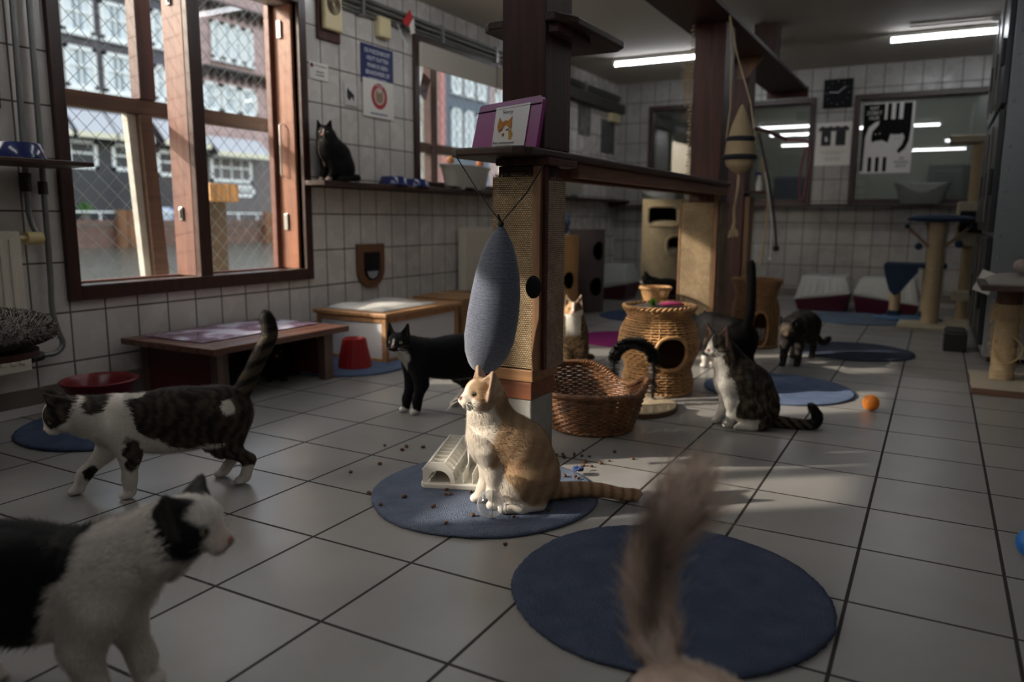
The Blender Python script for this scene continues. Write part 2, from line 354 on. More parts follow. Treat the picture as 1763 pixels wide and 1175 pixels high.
Y0, Y1, Z0, Z1 = .1, 5.4, .1, 2.5
k = int((Y1-Y0+Z1-Z0)/step)
for i in range(k):
    c = Y0+i*step          # rising wires: y - z = const
    for sgn in (1, -1):
        ya = c if sgn == 1 else c-(Z1-Z0); yb = c-(Z1-Z0) if sgn == 1 else c
        # y goes from ya at z=Z0 to yb at z=Z1
        P = []
        for (y, z, yy, zz) in ((ya, Z0, yb, Z1),):
            t0, t1 = 0.0, 1.0; dy = yy-y
            lo = (Y0-y)/dy; hi = (Y1-y)/dy
            if lo > hi: lo, hi = hi, lo
            t0 = max(t0, lo); t1 = min(t1, hi)
            if t1 > t0: P = [(-2.05+.004*sgn, y+dy*t0, Z0+(Z1-Z0)*t0), (-2.05+.004*sgn, y+dy*t1, Z0+(Z1-Z0)*t1)]
        if P: m.tube(P, .0017, 4, cap=False)
tag(m.build('wire_fence', wire), 'galvanised chain link wire stretched outside the windows', 'fence')
t = thing('street_tree', 'leafy tree outside beyond the wire pen, shading the farther window', 'tree', loc=(-4.6, .5, -.9))  # unseen tree, added so its crown keeps sun off the farther window
m = MB(); m.tube([(0, 0, 0), (.02, .1, 1.8), (.0, .5, 3.2), (.1, 1.2, 4.0)], [.12, .10, .07, .04], 12); m.tube([(.02, .15, 2.2), (.2, .9, 3.6), (.1, 1.9, 4.1)], [.06, .05, .03], 8); m.build('trunk', mat('tree_bark', (84, 70, 56), .9, bump=.6, bscale=40), t, smooth='auto')
m = MB()
for _ in range(5200):
    q = Vector((random.gauss(0, 1), random.gauss(0, 1), random.gauss(0, 1))).normalized()*random.uniform(.2, 1)**.5; m.obox((.1+q.x*.85, 1.55+q.y*1.5, 4.2+q.z*.52), (.10, .07, .004), random.uniform(0, 6), random.uniform(-1, 1), random.uniform(-1, 1))
m.build('foliage', mat('tree_green', (70, 104, 50), .7, noise=.3), t)
# mooring piles
t = thing('mooring_pile', 'rough brown mooring pile with a light wooden cap outside the left window', 'pile')
m = MB(); m.lathe([(.085, -1.6), (.09, -.3), (.086, .4), (.09, .88)], (-2.35, 1.98, 0), 20, capt=True); m.build('pile', mat('pile_bark', (92, 78, 62), .9, noise=.5, bump=.8, bscale=40, stretch=(1, 1, .2)), t, smooth='auto')
m = MB(); m.obox((-2.35, 1.98, .93), (.24, .24, .11), .1); m.build('pile_cap', wood('cap_wood', (196, 150, 96), (150, 108, 62), .7), t, bevel=.01)
# canal and quay
def F(Y, z): return (-1.359+(Y+1.359)*1.4, .79+(z-.79)*1.4)
FX = -35.64
def water_mat():
    m = bpy.data.materials.new('canal_water'); m.use_nodes = True; N, L = nodes(m); b = N['Principled BSDF']
    b.inputs['Base Color'].default_value = (.10, .11, .09, 1); b.inputs['Roughness'].default_value = .12; b.inputs['Specular IOR Level'].default_value = .6
    tc = N.new('ShaderNodeTexCoord'); mp = N.new('ShaderNodeMapping'); mp.inputs['Scale'].default_value = (1.0, 2.2, 1); L.new(tc.outputs['Object'], mp.inputs[0])
    nz = N.new('ShaderNodeTexNoise'); nz.inputs['Scale'].default_value = 1.6; nz.inputs['Detail'].default_value = 4; L.new(mp.outputs[0], nz.inputs['Vector'])
    bp = N.new('ShaderNodeBump'); bp.inputs['Strength'].default_value = .9; bp.inputs['Distance'].default_value = .25; L.new(nz.outputs[0], bp.inputs['Height']); L.new(bp.outputs[0], b.inputs['Normal'])
    return m
m = MB(); m.box(FX-.5, -2.2, -40, 130, -1.6, -.82); structure(m.build('floor_canal_water', water_mat()))
m = MB(); m.box(-2.6, -1.73, -6, 9, -1.0, -.25); structure(m.build('floor_boat_deck', mat('deck', (90, 84, 74), .8, noise=.3)))
quay_brick = bpy.data.materials.new('quay_brick')
def brickmat(name, c1, c2, mor, bw=.6, bh=.2, ax=(1, 2)):
    return tilemat(name, ax, bw, bh, (0, 0), .02, c1, c2, mor, .85, .9, .1)
m = MB(); m.box(FX+.6, FX+1.2, -40, 130, -1.5, .35); m.box(FX-.2, FX+1.3, -40, 130, .35, .55)
structure(m.build('wall_quay', brickmat('quay_brick_wall', (120, 84, 72), (104, 70, 60), (96, 84, 76))))
m = MB(); m.box(FX-8, FX+1.25, -40, 130, .3, .5); structure(m.build('floor_quay', mat('quay_paving', (150, 146, 140), .9)))
for ya, yb in ((16.1, 17.65), (23.0, 24.3), (31, 32.5), (41, 42)):
    a = F(ya, 0)[0]; b = F(yb, 0)[0]; tt = thing('quay_fender', {16.1: 'rusty brown timber fender on the far quay below the red striped board', 23.0: 'rusty timber fender on the far quay behind the mooring pile', 31: 'rusty timber fender on the far quay hidden by the window jamb', 41: 'rusty timber fender on the far quay seen through the farther window'}[ya], 'fender', 'timber fenders on the far quay')
    m = MB()
    for k in range(4): m.box(FX+1.31, FX+1.6, a+(b-a)*k/4+.03, a+(b-a)*(k+1)/4-.03, -1.0, 1.05)
    m.build('timber', mat('rusty_timber', (140, 96, 66), .9, noise=.4, nscale=1.2), tt, bevel=.03)
t = thing('warning_board', 'white board with red diagonal stripes standing on the far quay', 'sign'); ya, za = F(17.02, 1.2); yb, zb = F(17.26, 2.33)
m = MB(); m.prism([(ya, za), (yb, za), (yb, zb-.15), ((ya+yb)/2, zb+.1), (ya, zb-.15)], 0, FX+1.0, FX+1.06); m.build('board', mat('sign_white', (235, 235, 232), .5), t)
m = MB()
for k in range(2): z = za+.35+k*.55; m.prism([(ya+.02, z), (yb-.02, z+.22), (yb-.02, z+.42), (ya+.02, z+.2)], 0, FX+1.061, FX+1.075)
m.build('red_stripe', mat('sign_red', (200, 40, 36), .5), t)

plaster_w = mat('house_white', (246, 246, 243), .6); pane_m = mat('house_glass', (138, 154, 166), .12, spec=.8, noise=.35, nscale=1.2)
curtain = mat('curtain_white', (232, 236, 238), .9)
def house_window(parent, y0, y1, z0, z1, bars=1, sash=True, sill=True, x=FX, fm=None, bow=False):
    fm = fm or plaster_w; w = .19
    m = MB(); m.box(x, x+.16, y0, y1, z0, z0+w); m.box(x, x+.16, y0, y1, z1-w, z1); m.box(x, x+.16, y0, y0+w, z0, z1); m.box(x, x+.16, y1-w, y1, z0, z1)
    if sash: m.box(x, x+.13, y0, y1, (z0*.45+z1*.55)-.05, (z0*.45+z1*.55)+.05)
    for b in range(1, bars+1): yy = y0+(y1-y0)*b/(bars+1); m.box(x, x+.12, yy-.04, yy+.04, z0, z1)
    if sill: m.box(x, x+.25, y0-.06, y1+.06, z0-.12, z0)
    o = m.build('window', fm, parent)
    m = MB(); m.box(x+.01, x+.05, y0, y1, z0, z1); m.build('pane', pane_m, o)
    m = MB(); m.box(x+.052, x+.06, y0+.15, y0+.15+(y1-y0)*.28, z0+.1, z1-.1); m.box(x+.052, x+.06, y1-.15-(y1-y0)*.22, y1-.15, z0+.1, z1-.1); m.build('curtain', curtain, o)
def house(label, Ya, Yb, top, wallm, name='canal_house'):
    t = thing(name, label, 'building', loc=(0, 0, 0)); ya = F(Ya, 0)[0]; yb = F(Yb, 0)[0]
    m = MB(); m.box(FX-6, FX, ya, yb, .4, top); m.build('wall', wallm, t); return t
def FWIN(t, Ya, Yb, za, zb, **k):
    a = F(Ya, za); b = F(Yb, zb); house_window(t, a[0], b[0], a[1], b[1], **k)
slate = brickmat('dark_brick', (92, 84, 90), (82, 76, 84), (74, 70, 76))
slate2 = brickmat('slate_brick', (88, 88, 100), (78, 80, 92), (72, 72, 82))
pinkw = brickmat('pink_stone', (196, 164, 160), (186, 152, 148), (164, 132, 128), 1.4, .5)
cream = brickmat('cream_brick', (190, 176, 158), (178, 162, 146), (150, 136, 122))
ground_dark = mat('shopfront_dark', (52, 50, 54), .5)
def shopfront(t, Ya, Yb, dark_m=ground_dark):
    a = F(Ya, 0)[0]; b = F(Yb, 0)[0]; m = MB(); m.box(FX+.01, FX+.1, a, b, .5, F(0, 3.55)[1]); m.build('shopfront', dark_m, t)
def awning(t, Ya, Yb, z0=3.47, z1=4.42):
    a, za = F(Ya, z0); b, zb = F(Yb, z1)
    m = MB(); m.prism([(FX+.1, zb), (FX+1.1, za+.25), (FX+1.1, za), (FX+1.06, za), (FX+1.04, za+.2), (FX+.1, zb-.08)], 1, a, b)
    aw = m.build('awning', mat('awning_grey', (200, 198, 202), .8), t)
    m = MB(); m.box(FX+1.1, FX+1.14, a, b, za-.05, za+.22); m.build('awning_edge', mat('awning_cream', (236, 228, 200), .7), aw)
h = house('dark brick canal house with large white sash windows and grey awnings', 11.0, 18.05, 15.5, slate)
for Y in (12.1, 13.65, 15.28, 16.70):
    for z0, z1 in ((5.15, 6.56), (6.98, 8.3), (8.75, 10.1)): FWIN(h, Y-.0, Y+1.14, z0, z1)
shopfront(h, 11.0, 18.05)
for Y in (12.2, 15.1, 16.75): FWIN(h, Y, Y+1.1, 2.4, 3.4, bars=0, sill=False)
for Y in (15.1, 16.62, 13.5, 11.9): awning(h, Y, Y+1.42)
h = house('narrow slate grey canal house with arched white windows', 18.32, 20.72, 15.5, slate2)
m = MB(); a = F(18.05, 0)[0]; b = F(18.32, 0)[0]; m.box(FX-6, FX+.12, a, b, .4, 15.5); m.build('pilaster', mat('pink_pilaster', (206, 138, 130), .8), h)
for Y in (18.72, 19.43, 20.08):
    for z0, z1 in ((5.15, 6.45), (7.1, 8.45), (8.95, 10.1)): FWIN(h, Y, Y+.55, z0, z1, bars=0)
shopfront(h, 18.05, 20.72); awning(h, 18.5, 20.6); FWIN(h, 18.6, 19.6, 2.3, 3.3, bars=0, sill=False)
h = house('pink stone canal house with a wide white bay of windows and wooden cornices', 20.72, 24.5, 15.5, pinkw)
corn = mat('cornice_dark', (92, 82, 80), .7)
for z in (6.45, 9.0):
    a, za = F(20.85, z); b, zb = F(24.5, z+.32); m = MB(); m.box(FX, FX+.7, a, b, zb-.08, zb+.04)
    for k in range(9): yy = a+(b-a)*(k+.5)/9; m.prism([(FX, za-.2), (FX+.55, zb-.1), (FX, zb-.1)], 1, yy-.12, yy+.12)
    m.build('cornice', corn, h)
for k in range(4): FWIN(h, 21.5+k*.56, 22.06+k*.56-.04, 7.16, 8.68, bars=0)
for k in range(3): FWIN(h, 20.9+k*.98, 21.8+k*.98, 5.05, 6.2, bars=1)
shopfront(h, 20.72, 24.5, mat('shopfront_grey', (104, 96, 96), .6)); awning(h, 20.95, 23.8, 3.25, 4.05); FWIN(h, 21.1, 23.3, 2.2, 3.3, bars=3, sill=False); FWIN(h, 21.1, 23.4, 1.6, 2.1, bars=0, sill=False)
m = MB(); a = F(24.5, 0)[0]; b = F(24.75, 0)[0]; m.box(FX-6, FX+.12, a, b, .4, 15.5); m.build('pilaster', mat('blue_grey_stone', (150, 158, 170), .8), h)
h = house('rose coloured canal house with tall white windows', 24.75, 31.0, 15.5, brickmat('rose_brick', (190, 146, 150), (180, 136, 140), (150, 118, 120)))
for k in range(4):
    for z0, z1 in ((2.3, 3.6), (5.0, 6.4), (7.0, 8.4)): FWIN(h, 25.6+k*1.35, 26.5+k*1.35, z0, z1)
h = house('cream brick canal house seen through the farther window', 31.0, 38.0, 15.5, cream)
for k in range(4):
    for z0, z1 in ((2.0, 3.6), (4.6, 6.3), (7.4, 9.2)): FWIN(h, 31.8+k*1.6, 32.8+k*1.6, z0, z1)
m = MB(); a = F(38.0, 0)[0]; b = F(38.5, 0)[0]; m.box(FX-6, FX+.2, a, b, .4, 15.5); m.build('pilaster', MATS['pink_pilaster'], h)
h = house('tall grey canal house with long arched windows beside the pink pilaster', 38.5, 44.0, 15.5, mat('grey_front', (104, 112, 124), .8))
for k in range(3):
    for z0, z1 in ((4.6, 7.4), (8.3, 9.6), (1.6, 3.6)): FWIN(h, 39.3+k*1.5, 40.4+k*1.5, z0, z1, bars=1)
h = house('last pale canal house with a pink gable edge', 44.0, 60.0, 13.5, pinkw)
for k in range(7):
    for z0, z1 in ((4.6, 6.4), (7.4, 9.2), (1.6, 3.6)): FWIN(h, 44.6+k*1.7, 45.8+k*1.7, z0, z1)
h = house('brown brick canal houses at the left end of the far quay', -28.0, 11.0, 14.0, brickmat('brown_brick', (122, 94, 80), (110, 84, 72), (96, 78, 68)))
for k in range(5):
    for z0, z1 in ((5.0, 6.6), (7.2, 8.6), (2.0, 3.6)): FWIN(h, 2.0+k*1.75, 3.1+k*1.75, z0, z1)
# things on the quay and in front of it
def shrub(loc, r, n, label, group='green plants on the far quay'):
    t = thing('quay_shrub', label, 'plant', group, loc); m = MB()
    for _ in range(n):
        a = random.uniform(0, 2*PI); e = random.uniform(0, PI/2); q = r*random.uniform(.5, 1); c = (q*math.cos(a)*math.cos(e), q*math.sin(a)*math.cos(e), .3+q*math.sin(e)*1.2)
        m.obox(c, (.16, .1, .01), a, random.uniform(-1, 1), random.uniform(-1, 1))
    m.build('foliage', mat('quay_green', (88, 130, 66), .8, noise=.4), t)
    m = MB(); m.lathe([(.18, 0), (.24, .3)], (0, 0, 0), 12); m.build('plant_pot', mat('pot_grey', (120, 116, 110), .8), t)
for Y, q in ((15.35, 'bushy green plant at the left end of the quay'), (20.3, 'small green plant beside the blue crate on the quay'), (13.2, 'green plant in a pot on the left part of the quay')): shrub((FX+.62, F(Y, 0)[0], .55), .42, 160, q)
for Y, c, q, w in ((19.05, (60, 120, 200), 'bright blue crate standing on the far quay', .5), (18.0, (200, 210, 225), 'white and grey parked barrow on the far quay', .9)):
    y = F(Y, 0)[0]; m = MB(); m.box(FX+.5, FX+1.1, y-w, y+w, .55, 1.15); m.box(FX+.55, FX+1.05, y-w*.9, y+w*.9, 1.15, 1.22); tag(m.build('quay_crate', mat('crate_%d' % int(Y*10), c, .5), bevel=.04), q, 'crate')
y0 = F(15, 0)[0]; y1 = F(26, 0)[0]
t = thing('quay_railing', 'white low railing along the edge of the far quay', 'railing'); m = MB(); m.box(FX+1.2, FX+1.27, y0-12, y1+14, .92, .99); m.build('top_rail', plaster_w, t)
m = MB()
for k in range(30): yy = y0-12+(y1-y0+26)*k/29; m.box(FX+1.2, FX+1.27, yy-.03, yy+.03, .55, .92)
m.build('railing_posts', plaster_w, t)
# ------------------------------------------------------------------ posts, shelves and beam
def sisal_mat(name, col, col2, sc=170):
    m = bpy.data.materials.new(name); m.use_nodes = True; N, L = nodes(m); b = N['Principled BSDF']; b.inputs['Roughness'].default_value = .9; b.inputs['Specular IOR Level'].default_value = .15
    g = N.new('ShaderNodeNewGeometry'); s = N.new('ShaderNodeSeparateXYZ'); L.new(g.outputs['Position'], s.inputs[0])
    sm = N.new('ShaderNodeMath'); sm.operation = 'ADD'; L.new(s.outputs[0], sm.inputs[0]); L.new(s.outputs[1], sm.inputs[1])
    cb = N.new('ShaderNodeCombineXYZ'); L.new(sm.outputs[0], cb.inputs[0]); L.new(s.outputs[2], cb.inputs[1])
    br = N.new('ShaderNodeTexBrick'); br.offset = .5; br.inputs['Scale'].default_value = 1; br.inputs['Brick Width'].default_value = .0085; br.inputs['Row Height'].default_value = .0065
    br.inputs['Mortar Size'].default_value = .0013; br.inputs['Mortar Smooth'].default_value = .9
    br.inputs['Color1'].default_value = (*lin(col), 1); br.inputs['Color2'].default_value = (*lin(col2), 1); br.inputs['Mortar'].default_value = (*lin([x*.42 for x in col]), 1)
    L.new(cb.outputs[0], br.inputs['Vector'])
    nz = N.new('ShaderNodeTexNoise'); nz.inputs['Scale'].default_value = 12; nz.inputs['Detail'].default_value = 6; L.new(g.outputs['Position'], nz.inputs['Vector'])
    mr = N.new('ShaderNodeMapRange'); mr.inputs[1].default_value = .3; mr.inputs[2].default_value = .7; mr.inputs[3].default_value = .7; mr.inputs[4].default_value = 1.1; L.new(nz.outputs[0], mr.inputs[0])
    mx = N.new('ShaderNodeMixRGB'); mx.blend_type = 'MULTIPLY'; mx.inputs[0].default_value = 1; L.new(br.outputs['Color'], mx.inputs[1]); L.new(mr.outputs[0], mx.inputs[2]); L.new(mx.outputs[0], b.inputs['Base Color'])
    iv = N.new('ShaderNodeMath'); iv.operation = 'SUBTRACT'; iv.inputs[0].default_value = 1; L.new(br.outputs['Fac'], iv.inputs[1])
    bp = N.new('ShaderNodeBump'); bp.inputs['Strength'].default_value = .9; bp.inputs['Distance'].default_value = .003; L.new(iv.outputs[0], bp.inputs['Height']); L.new(bp.outputs[0], b.inputs['Normal'])
    return m
sisal = sisal_mat('sisal_weave', (196, 172, 138), (172, 148, 114))
sisal_d = sisal_mat('sisal_weave_brown', (196, 172, 150), (172, 148, 128))
sisal_rope = mat('sisal_rope', (192, 170, 134), .9, noise=.25, nscale=30, bump=.9, bscale=8, stretch=(1, 1, 22))
trimw = wood('trim_wood', (136, 100, 70), (108, 78, 54), .5)
trimh = wood('trim_wood_h', (160, 118, 80), (132, 94, 62), .5, axis=0)
redblock = wood('red_brown_block', (128, 76, 50), (100, 58, 40), .45, axis=0)
conc = mat('concrete', (150, 148, 142), .85, noise=.15, nscale=20, bump=.3, bscale=80)

t = thing('scratching_post', 'nearest dark wooden post with sisal panels, standing on a grey concrete foot', 'post')
m = MB(); m.box(.378, .50, .792, .955, 0, .208); m.build('concrete_foot', conc, t, bevel=.004)
m = MB(); m.box(.376, .503, .788, .958, .209, .268); m.build('wood_block', redblock, t, bevel=.003)
m = MB(); m.box(.360, .510, .782, .965, .269, .308); m.build('wood_trim', trimh, t, bevel=.003)
m = MB(); m.box(.372, .522, .80, .94, .3085, .9495); m.build('core', dark, t, bevel=.003)
def frayed(m, x0, x1, y, z, n, axis=0):
    for _ in range(n):
        u = random.uniform(x0, x1); q = [u+random.uniform(-.006, .006), random.uniform(-.004, .004), random.uniform(.004, .016)]
        p0 = (u, y, z) if axis == 0 else (y, u, z); p1 = (q[0], y+q[1], z+q[2]) if axis == 0 else (y+q[1], q[0], z+q[2]); m.tube([p0, p1], .0007, 4)
m = MB(); m.box(.359, .503, .786, .7995, .312, .915); frayed(m, .36, .50, .790, .914, 110); m.build('sisal_panel', sisal, t, bevel=.004)
m = MB(); m.box(.504, .530, .783, .7995, .309, .9495); m.build('corner_strip', trimw, t, bevel=.002)
m = MB(); m.box(.5225, .540, .801, .819, .309, .9495); m.build('corner_strip', dark, t, bevel=.002)
m = MB(); m.box(.5225, .541, .820, .942, .3085, .905); frayed(m, .822, .94, .532, .904, 60, 1); m.build('sisal_panel', sisal_d, t, bevel=.004)
m = MB(); m.box(.375, .56, .775, .99, .9505, .972); m.build('shelf_cleat', dark, t, bevel=.003)
m = MB(); m.box(.39, .538, .79, .975, 1.0, ZC-.002); m.build('upper_post', dark, t, bevel=.003)
# plank shelf from the first to the second post
t = thing('plank_shelf', 'long dark plank shelf with a rounded end around the nearest post', 'shelf')
m = MB(); P = [(.30, .665), (.262, .70), (.25, .745), (.25, 1.06), (.285, 1.10), (.285, 3.195), (.545, 3.195), (.545, .70), (.535, .668), (.50, .655)]
m.prism(P, 2, .9735, .9985); m.build('shelf_board', darkY, t, bevel=.006, seg=3)
m = MB(); m.box(.30, .33, 1.07, 3.19, .93, .973); m.box(.50, .53, 1.07, 3.19, .925, .973); m.build('shelf_batten', wood('batten_wood', (120, 78, 52), (92, 60, 42), .5, axis=1), t, bevel=.003)
t = thing('upper_shelf', 'dark board shelf with cut corners high on the nearest post', 'shelf')
m = MB(); m.prism([(.335, .80), (.300, .835), (.300, 1.24), (.34, 1.285), (.575, 1.285), (.612, 1.24), (.612, .86), (.575, .775), (.539, .775), (.539, .976), (.389, .976), (.389, .80)], 2, 1.363, 1.388); m.build('shelf_board', darkY, t, bevel=.005)
m = MB(); m.box(.5395, .575, .80, 1.04, 1.335, 1.362); m.build('shelf_cleat', dark, t, bevel=.003)
# second post
t = thing('scratching_post', 'second dark wooden post with a worn sisal panel and frayed rope, behind the wicker baskets', 'post')
m = MB(); m.box(.295, .472, 3.2, 3.42, 0, 1.893); m.build('core', dark, t, bevel=.003)
m = MB(); m.box(.262, .452, 3.185, 3.199, .12, .885); m.build('sisal_panel', sisal, t, bevel=.004)
m = MB(); m.box(.250, .262, 3.183, 3.205, .10, .90); m.build('corner_strip', trimw, t, bevel=.002)
m = MB(); m.box(.453, .478, 3.183, 3.20, .10, .93); m.build('corner_strip', trimw, t, bevel=.002)
m = MB(); m.box(.473, .488, 3.22, 3.41, .12, .89); m.build('sisal_panel', sisal_d, t, bevel=.004)
m = MB()
for k in range(46):
    z = .93+.95*k/45; m.tube([(.275+.004*math.sin(k*2.1), 3.21, z), (.290, 3.198, z+.004)], .006, 6)
for _ in range(160):
    z = random.choice([random.uniform(1.45, 1.7), random.uniform(1.35, 1.8)]); L_ = random.uniform(.02, .07); a = random.uniform(2.2, 4.2)
    m.tube([(.283, 3.2, z), (.283+L_*.5*math.cos(a), 3.2-.01, z+.01), (.283+L_*math.cos(a), 3.2+random.uniform(-.02, .02), z-L_*random.uniform(-.2, .7))], .0008, 4)
m.build('frayed_rope', sisal_rope, t)
# third post
t = thing('wooden_post', 'third post of reddish brown wood farther back with a light strip', 'post')
m = MB(); m.box(.205, .355, 4.4, 4.6, 0, 1.893); m.build('core', wood('reddish_wood', (88, 50, 40), (64, 38, 32), .5), t, bevel=.003)
m = MB(); m.box(.356, .395, 4.42, 4.58, .05, .95); m.build('side_strip', trimw, t, bevel=.002)
m = MB(); m.box(.356, .50, 4.38, 4.62, .975, .99); m.build('small_shelf', dark, t, bevel=.003)
t = thing('wooden_post', 'short dark post joining the overhead board to the ceiling', 'post')
m = MB(); m.box(.30, .46, 4.72, 4.9, 1.935, ZC-.002); m.build('core', dark, t, bevel=.003)
# overhead board
t = thing('overhead_shelf', 'wide dark brown board running overhead from post to post', 'shelf')
m = MB(); m.box(.185, .515, 1.55, 5.93, 1.895, 1.925); m.build('shelf_board', darkY, t, bevel=.006)
m = MB(); m.box(.175, .525, 5.931, 5.95, 1.84, 1.93); m.build('end_board', dark, t, bevel=.003)
m = MB(); m.prism([(.29, 1.893), (.46, 1.893), (.36, 1.76), (.29, 1.76)], 1, 4.3, 4.32); m.build('shelf_bracket', trimw, t)

# ------------------------------------------------------------------ left wall: shelf and what is on it
t = thing('wall_shelf', 'long dark shelf along the tiled left wall under the posters', 'shelf')
m = MB(); m.box(XL+.023, XL+.17, 1.93, 6.745, .962, .988); m.build('shelf_board', darkY, t, bevel=.004)
m = MB(); m.box(XL+.001, XL+.0225, 2.0, 6.745, .955, .988); m.build('wall_batten', darkY, t)
t = thing('wall_shelf', 'dark shelf along the far wall below the inner windows', 'shelf')
m = MB(); m.box(XL+.001, 2.8, YB-.20, YB-.031, .912, .936); m.build('shelf_board', wood('shelf_x', (58, 34, 27), (40, 24, 19), .4, axis=0), t, bevel=.004)
t = thing('wall_shelf', 'small dark shelf at the left edge carrying a blue bowl, in front of the window', 'shelf')
m = MB(); m.box(XL+.023, XL+.30, -.55, .515, .972, .990); m.build('shelf_board', darkY, t, bevel=.004)
blue = mat('blue_plastic', (34, 46, 96), .18, spec=.6)
def bowl(x, y, z, r, h, label, m_, group=None, name='food_bowl', flare=1.25, n=32):
    t = thing(name, label, 'bowl', group, (x, y, z))
    m = MB(); m.lathe([(r*flare, 0), (r*flare, .004), (r*1.02, h), (r*.97, h+.003), (r*.90, h), (r*.80, h*.35), (1e-4, h*.28)], n=n); m.build('bowl_body', m_, t, smooth='auto')
    return t
bowl(XL+.18, .30, .9905, .075, .055, 'shiny blue food bowl on the small left shelf', blue)
bowl(XL+.11, 2.62, .9885, .075, .05, 'left blue bowl beside the black cat on the long wall shelf', blue)
bowl(XL+.11, 2.86, .9885, .072, .045, 'right blue bowl on the long wall shelf just before the window', blue)
tub = mat('grey_white_tub', (182, 180, 170), .45)
def oval_tub(x, y, z, rx, ry, h, label, m_=tub, name='litter_tray', feet=True, group=None):
    t = thing(name, label, 'litter tray', group, (x, y, z))
    m = MB(); m.lathe([(.74, .012), (.80, .02), (.93, h*.85), (1.0, h*.93), (1.02, h), (.97, h+.004), (.92, h*.9), (.76, .03), (1e-4, .028)], (0, 0, 0), 44, rx, ry); m.build('tray_body', m_, t, smooth='auto')
    if feet:
        m = MB()
        for a in range(6): q = a*PI/3+.3; m.box(rx*.6*math.cos(q)-.02, rx*.6*math.cos(q)+.02, ry*.62*math.sin(q)-.02, ry*.62*math.sin(q)+.02, 0, .014)
        m.build('tray_foot', m_, t)
    return t
oval_tub(XL+.125, 3.46, .9885, .10, .31, .165, 'large grey white litter tray on the wall shelf in front of the farther window', group='plastic trays on the wall shelves')
oval_tub(XL+.125, 4.22, .9885, .10, .25, .14, 'second grey white tray on the wall shelf, behind the nearest post', group='plastic trays on the wall shelves')
oval_tub(XL+.125, 5.25, .9885, .10, .28, .15, 'pale plastic tray on the wall shelf near the far corner', group='plastic trays on the wall shelves')
t = thing('plastic_bottle', 'white bottle with a wide base standing on the long wall shelf below the folder', 'bottle', loc=(XL+.19, 3.86, .9885))
m = MB(); m.lathe([(.055, 0), (.058, .012), (.036, .02), (.032, .06), (.026, .15), (.024, .17)], n=24, capt=True); m.build('bottle_body', white_paint, t, smooth='auto')
m = MB(); m.lathe([(.025, .1705), (.025, .19), (.02, .193)], n=20, capt=True); m.build('bottle_cap', white_paint, t, smooth='auto')
# two colourful window toys
for k, (y, c1, c2, q) in enumerate(((3.50, (190, 100, 84), (60, 70, 150), 'left round orange and blue toy on a stick in front of the farther window'), (3.92, (214, 70, 70), (230, 130, 60), 'right round red toy on a stick at the farther window beside the folder'))):
    t = thing('feather_toy', q, 'toy', loc=(XL-.035, y, 1.0395)); m = MB(); m.cyl((0, 0, 0), (0, 0, .14), .003, n=8); m.build('stick', white_paint, t)
    m = MB(); m.ball((0, 0, .165), .040, sz=(.7, 1, .8)); m.build('ball', mat('toy_%d' % k, c1, .6, col2=(200, 160, 90), nscale=30), t, smooth=True)
    m = MB(); m.ball((0, 0, .11), .03, sz=(.7, 1, .9)); m.build('ribbon', mat('toyb_%d' % k, c2, .6, noise=.3), t, smooth=True)
# sticker card on the window, thermometer strips
t = thing('photo_card', 'dark tilted photo card stuck to the glass of the farther window', 'card'); m = MB(); m.obox((XL-.160, 3.36, 1.715), (.003, .10, .165), 0, R(-22)); m.build('card', mat('photo_dark', (46, 34, 36), .4, col2=(150, 110, 104), nscale=22), t)
t = thing('hanging_ribbons', 'blue and yellow strings hanging from the pipe in front of the farther window', 'ribbon')
for dy, c in ((0, (60, 60, 130)), (.035, (190, 160, 70))):
    m = MB(); m.tube(catmull([(XL+.06, 4.02+dy, 1.98), (XL+.062, 4.02+dy*1.4, 1.86), (XL+.06, 4.015+dy, 1.74)]), .0035, 6); m.build('ribbon', mat('ribbon%d' % c[0], c, .6), t)

# ------------------------------------------------------------------ posters and fixtures on the left wall
paper = mat('white_paper', (225, 222, 214), .55); ink = mat('dark_ink', (40, 38, 40), .6); lightink = mat('grey_ink', (120, 118, 122), .6)
t = thing('wall_speaker', 'cream wall speaker with a round grille on a brown board', 'speaker')
m = MB(); m.box(XL+.001, XL+.018, 2.085, 2.27, 1.78, 2.16); m.build('back_board', dark, t, bevel=.003)
m = MB(); m.box(XL+.0185, XL+.05, 2.11, 2.257, 1.835, 2.10); m.build('housing', mat('cream_plastic', (214, 200, 156), .5), t, bevel=.01)
for i in range(7):
    r = .012+.007*i; m = MB(); c = [(XL+.0515, 2.183+r*math.cos(a*PI/14), 1.975+r*math.sin(a*PI/14)) for a in range(28)]; m.tube(c, .0022, 5, closed=True); m.build('grille', mat('grille_brown', (92, 74, 50), .5), t)
def poster(name, label, y0, y1, z0, z1, m_, x=XL+.004, th=.003, cat='poster'):
    t = thing(name, label, cat); m = MB(); m.box(x, x+th, y0, y1, z0, z1); m.build('sheet', m_, t); return t
t = poster('poster', 'blue poster with white capital letters on the left wall', 2.462, 2.778, 1.60, 1.832, mat('poster_blue', (22, 38, 92), .4))
wl = mat('white_letters', (214, 216, 222), .5)
for k, s in enumerate(('DE POEZENBOOT', 'HELPT KATTEN', 'MAAR IS GEEN', 'BRANDWEER OF', 'DIERENARTS')):
    text(s, .036, (XL+.0078, 2.62, 1.795-k*.042), ROT_LEFT, wl, t, align='CENTER', sx=.86)
t = poster('poster', 'white sheet with a round red cat emblem just under the blue poster', 2.468, 2.772, 1.405, 1.632, paper, x=XL+.0085)
def disc(y, z, r, x, m_, name, parent, n=36, sy=1.0, th=.001):
    m = MB(); m.prism([(y+r*sy*math.cos(2*PI*i/n), z+r*math.sin(2*PI*i/n)) for i in range(n)], 0, x, x+th); return m.build(name, m_, parent)
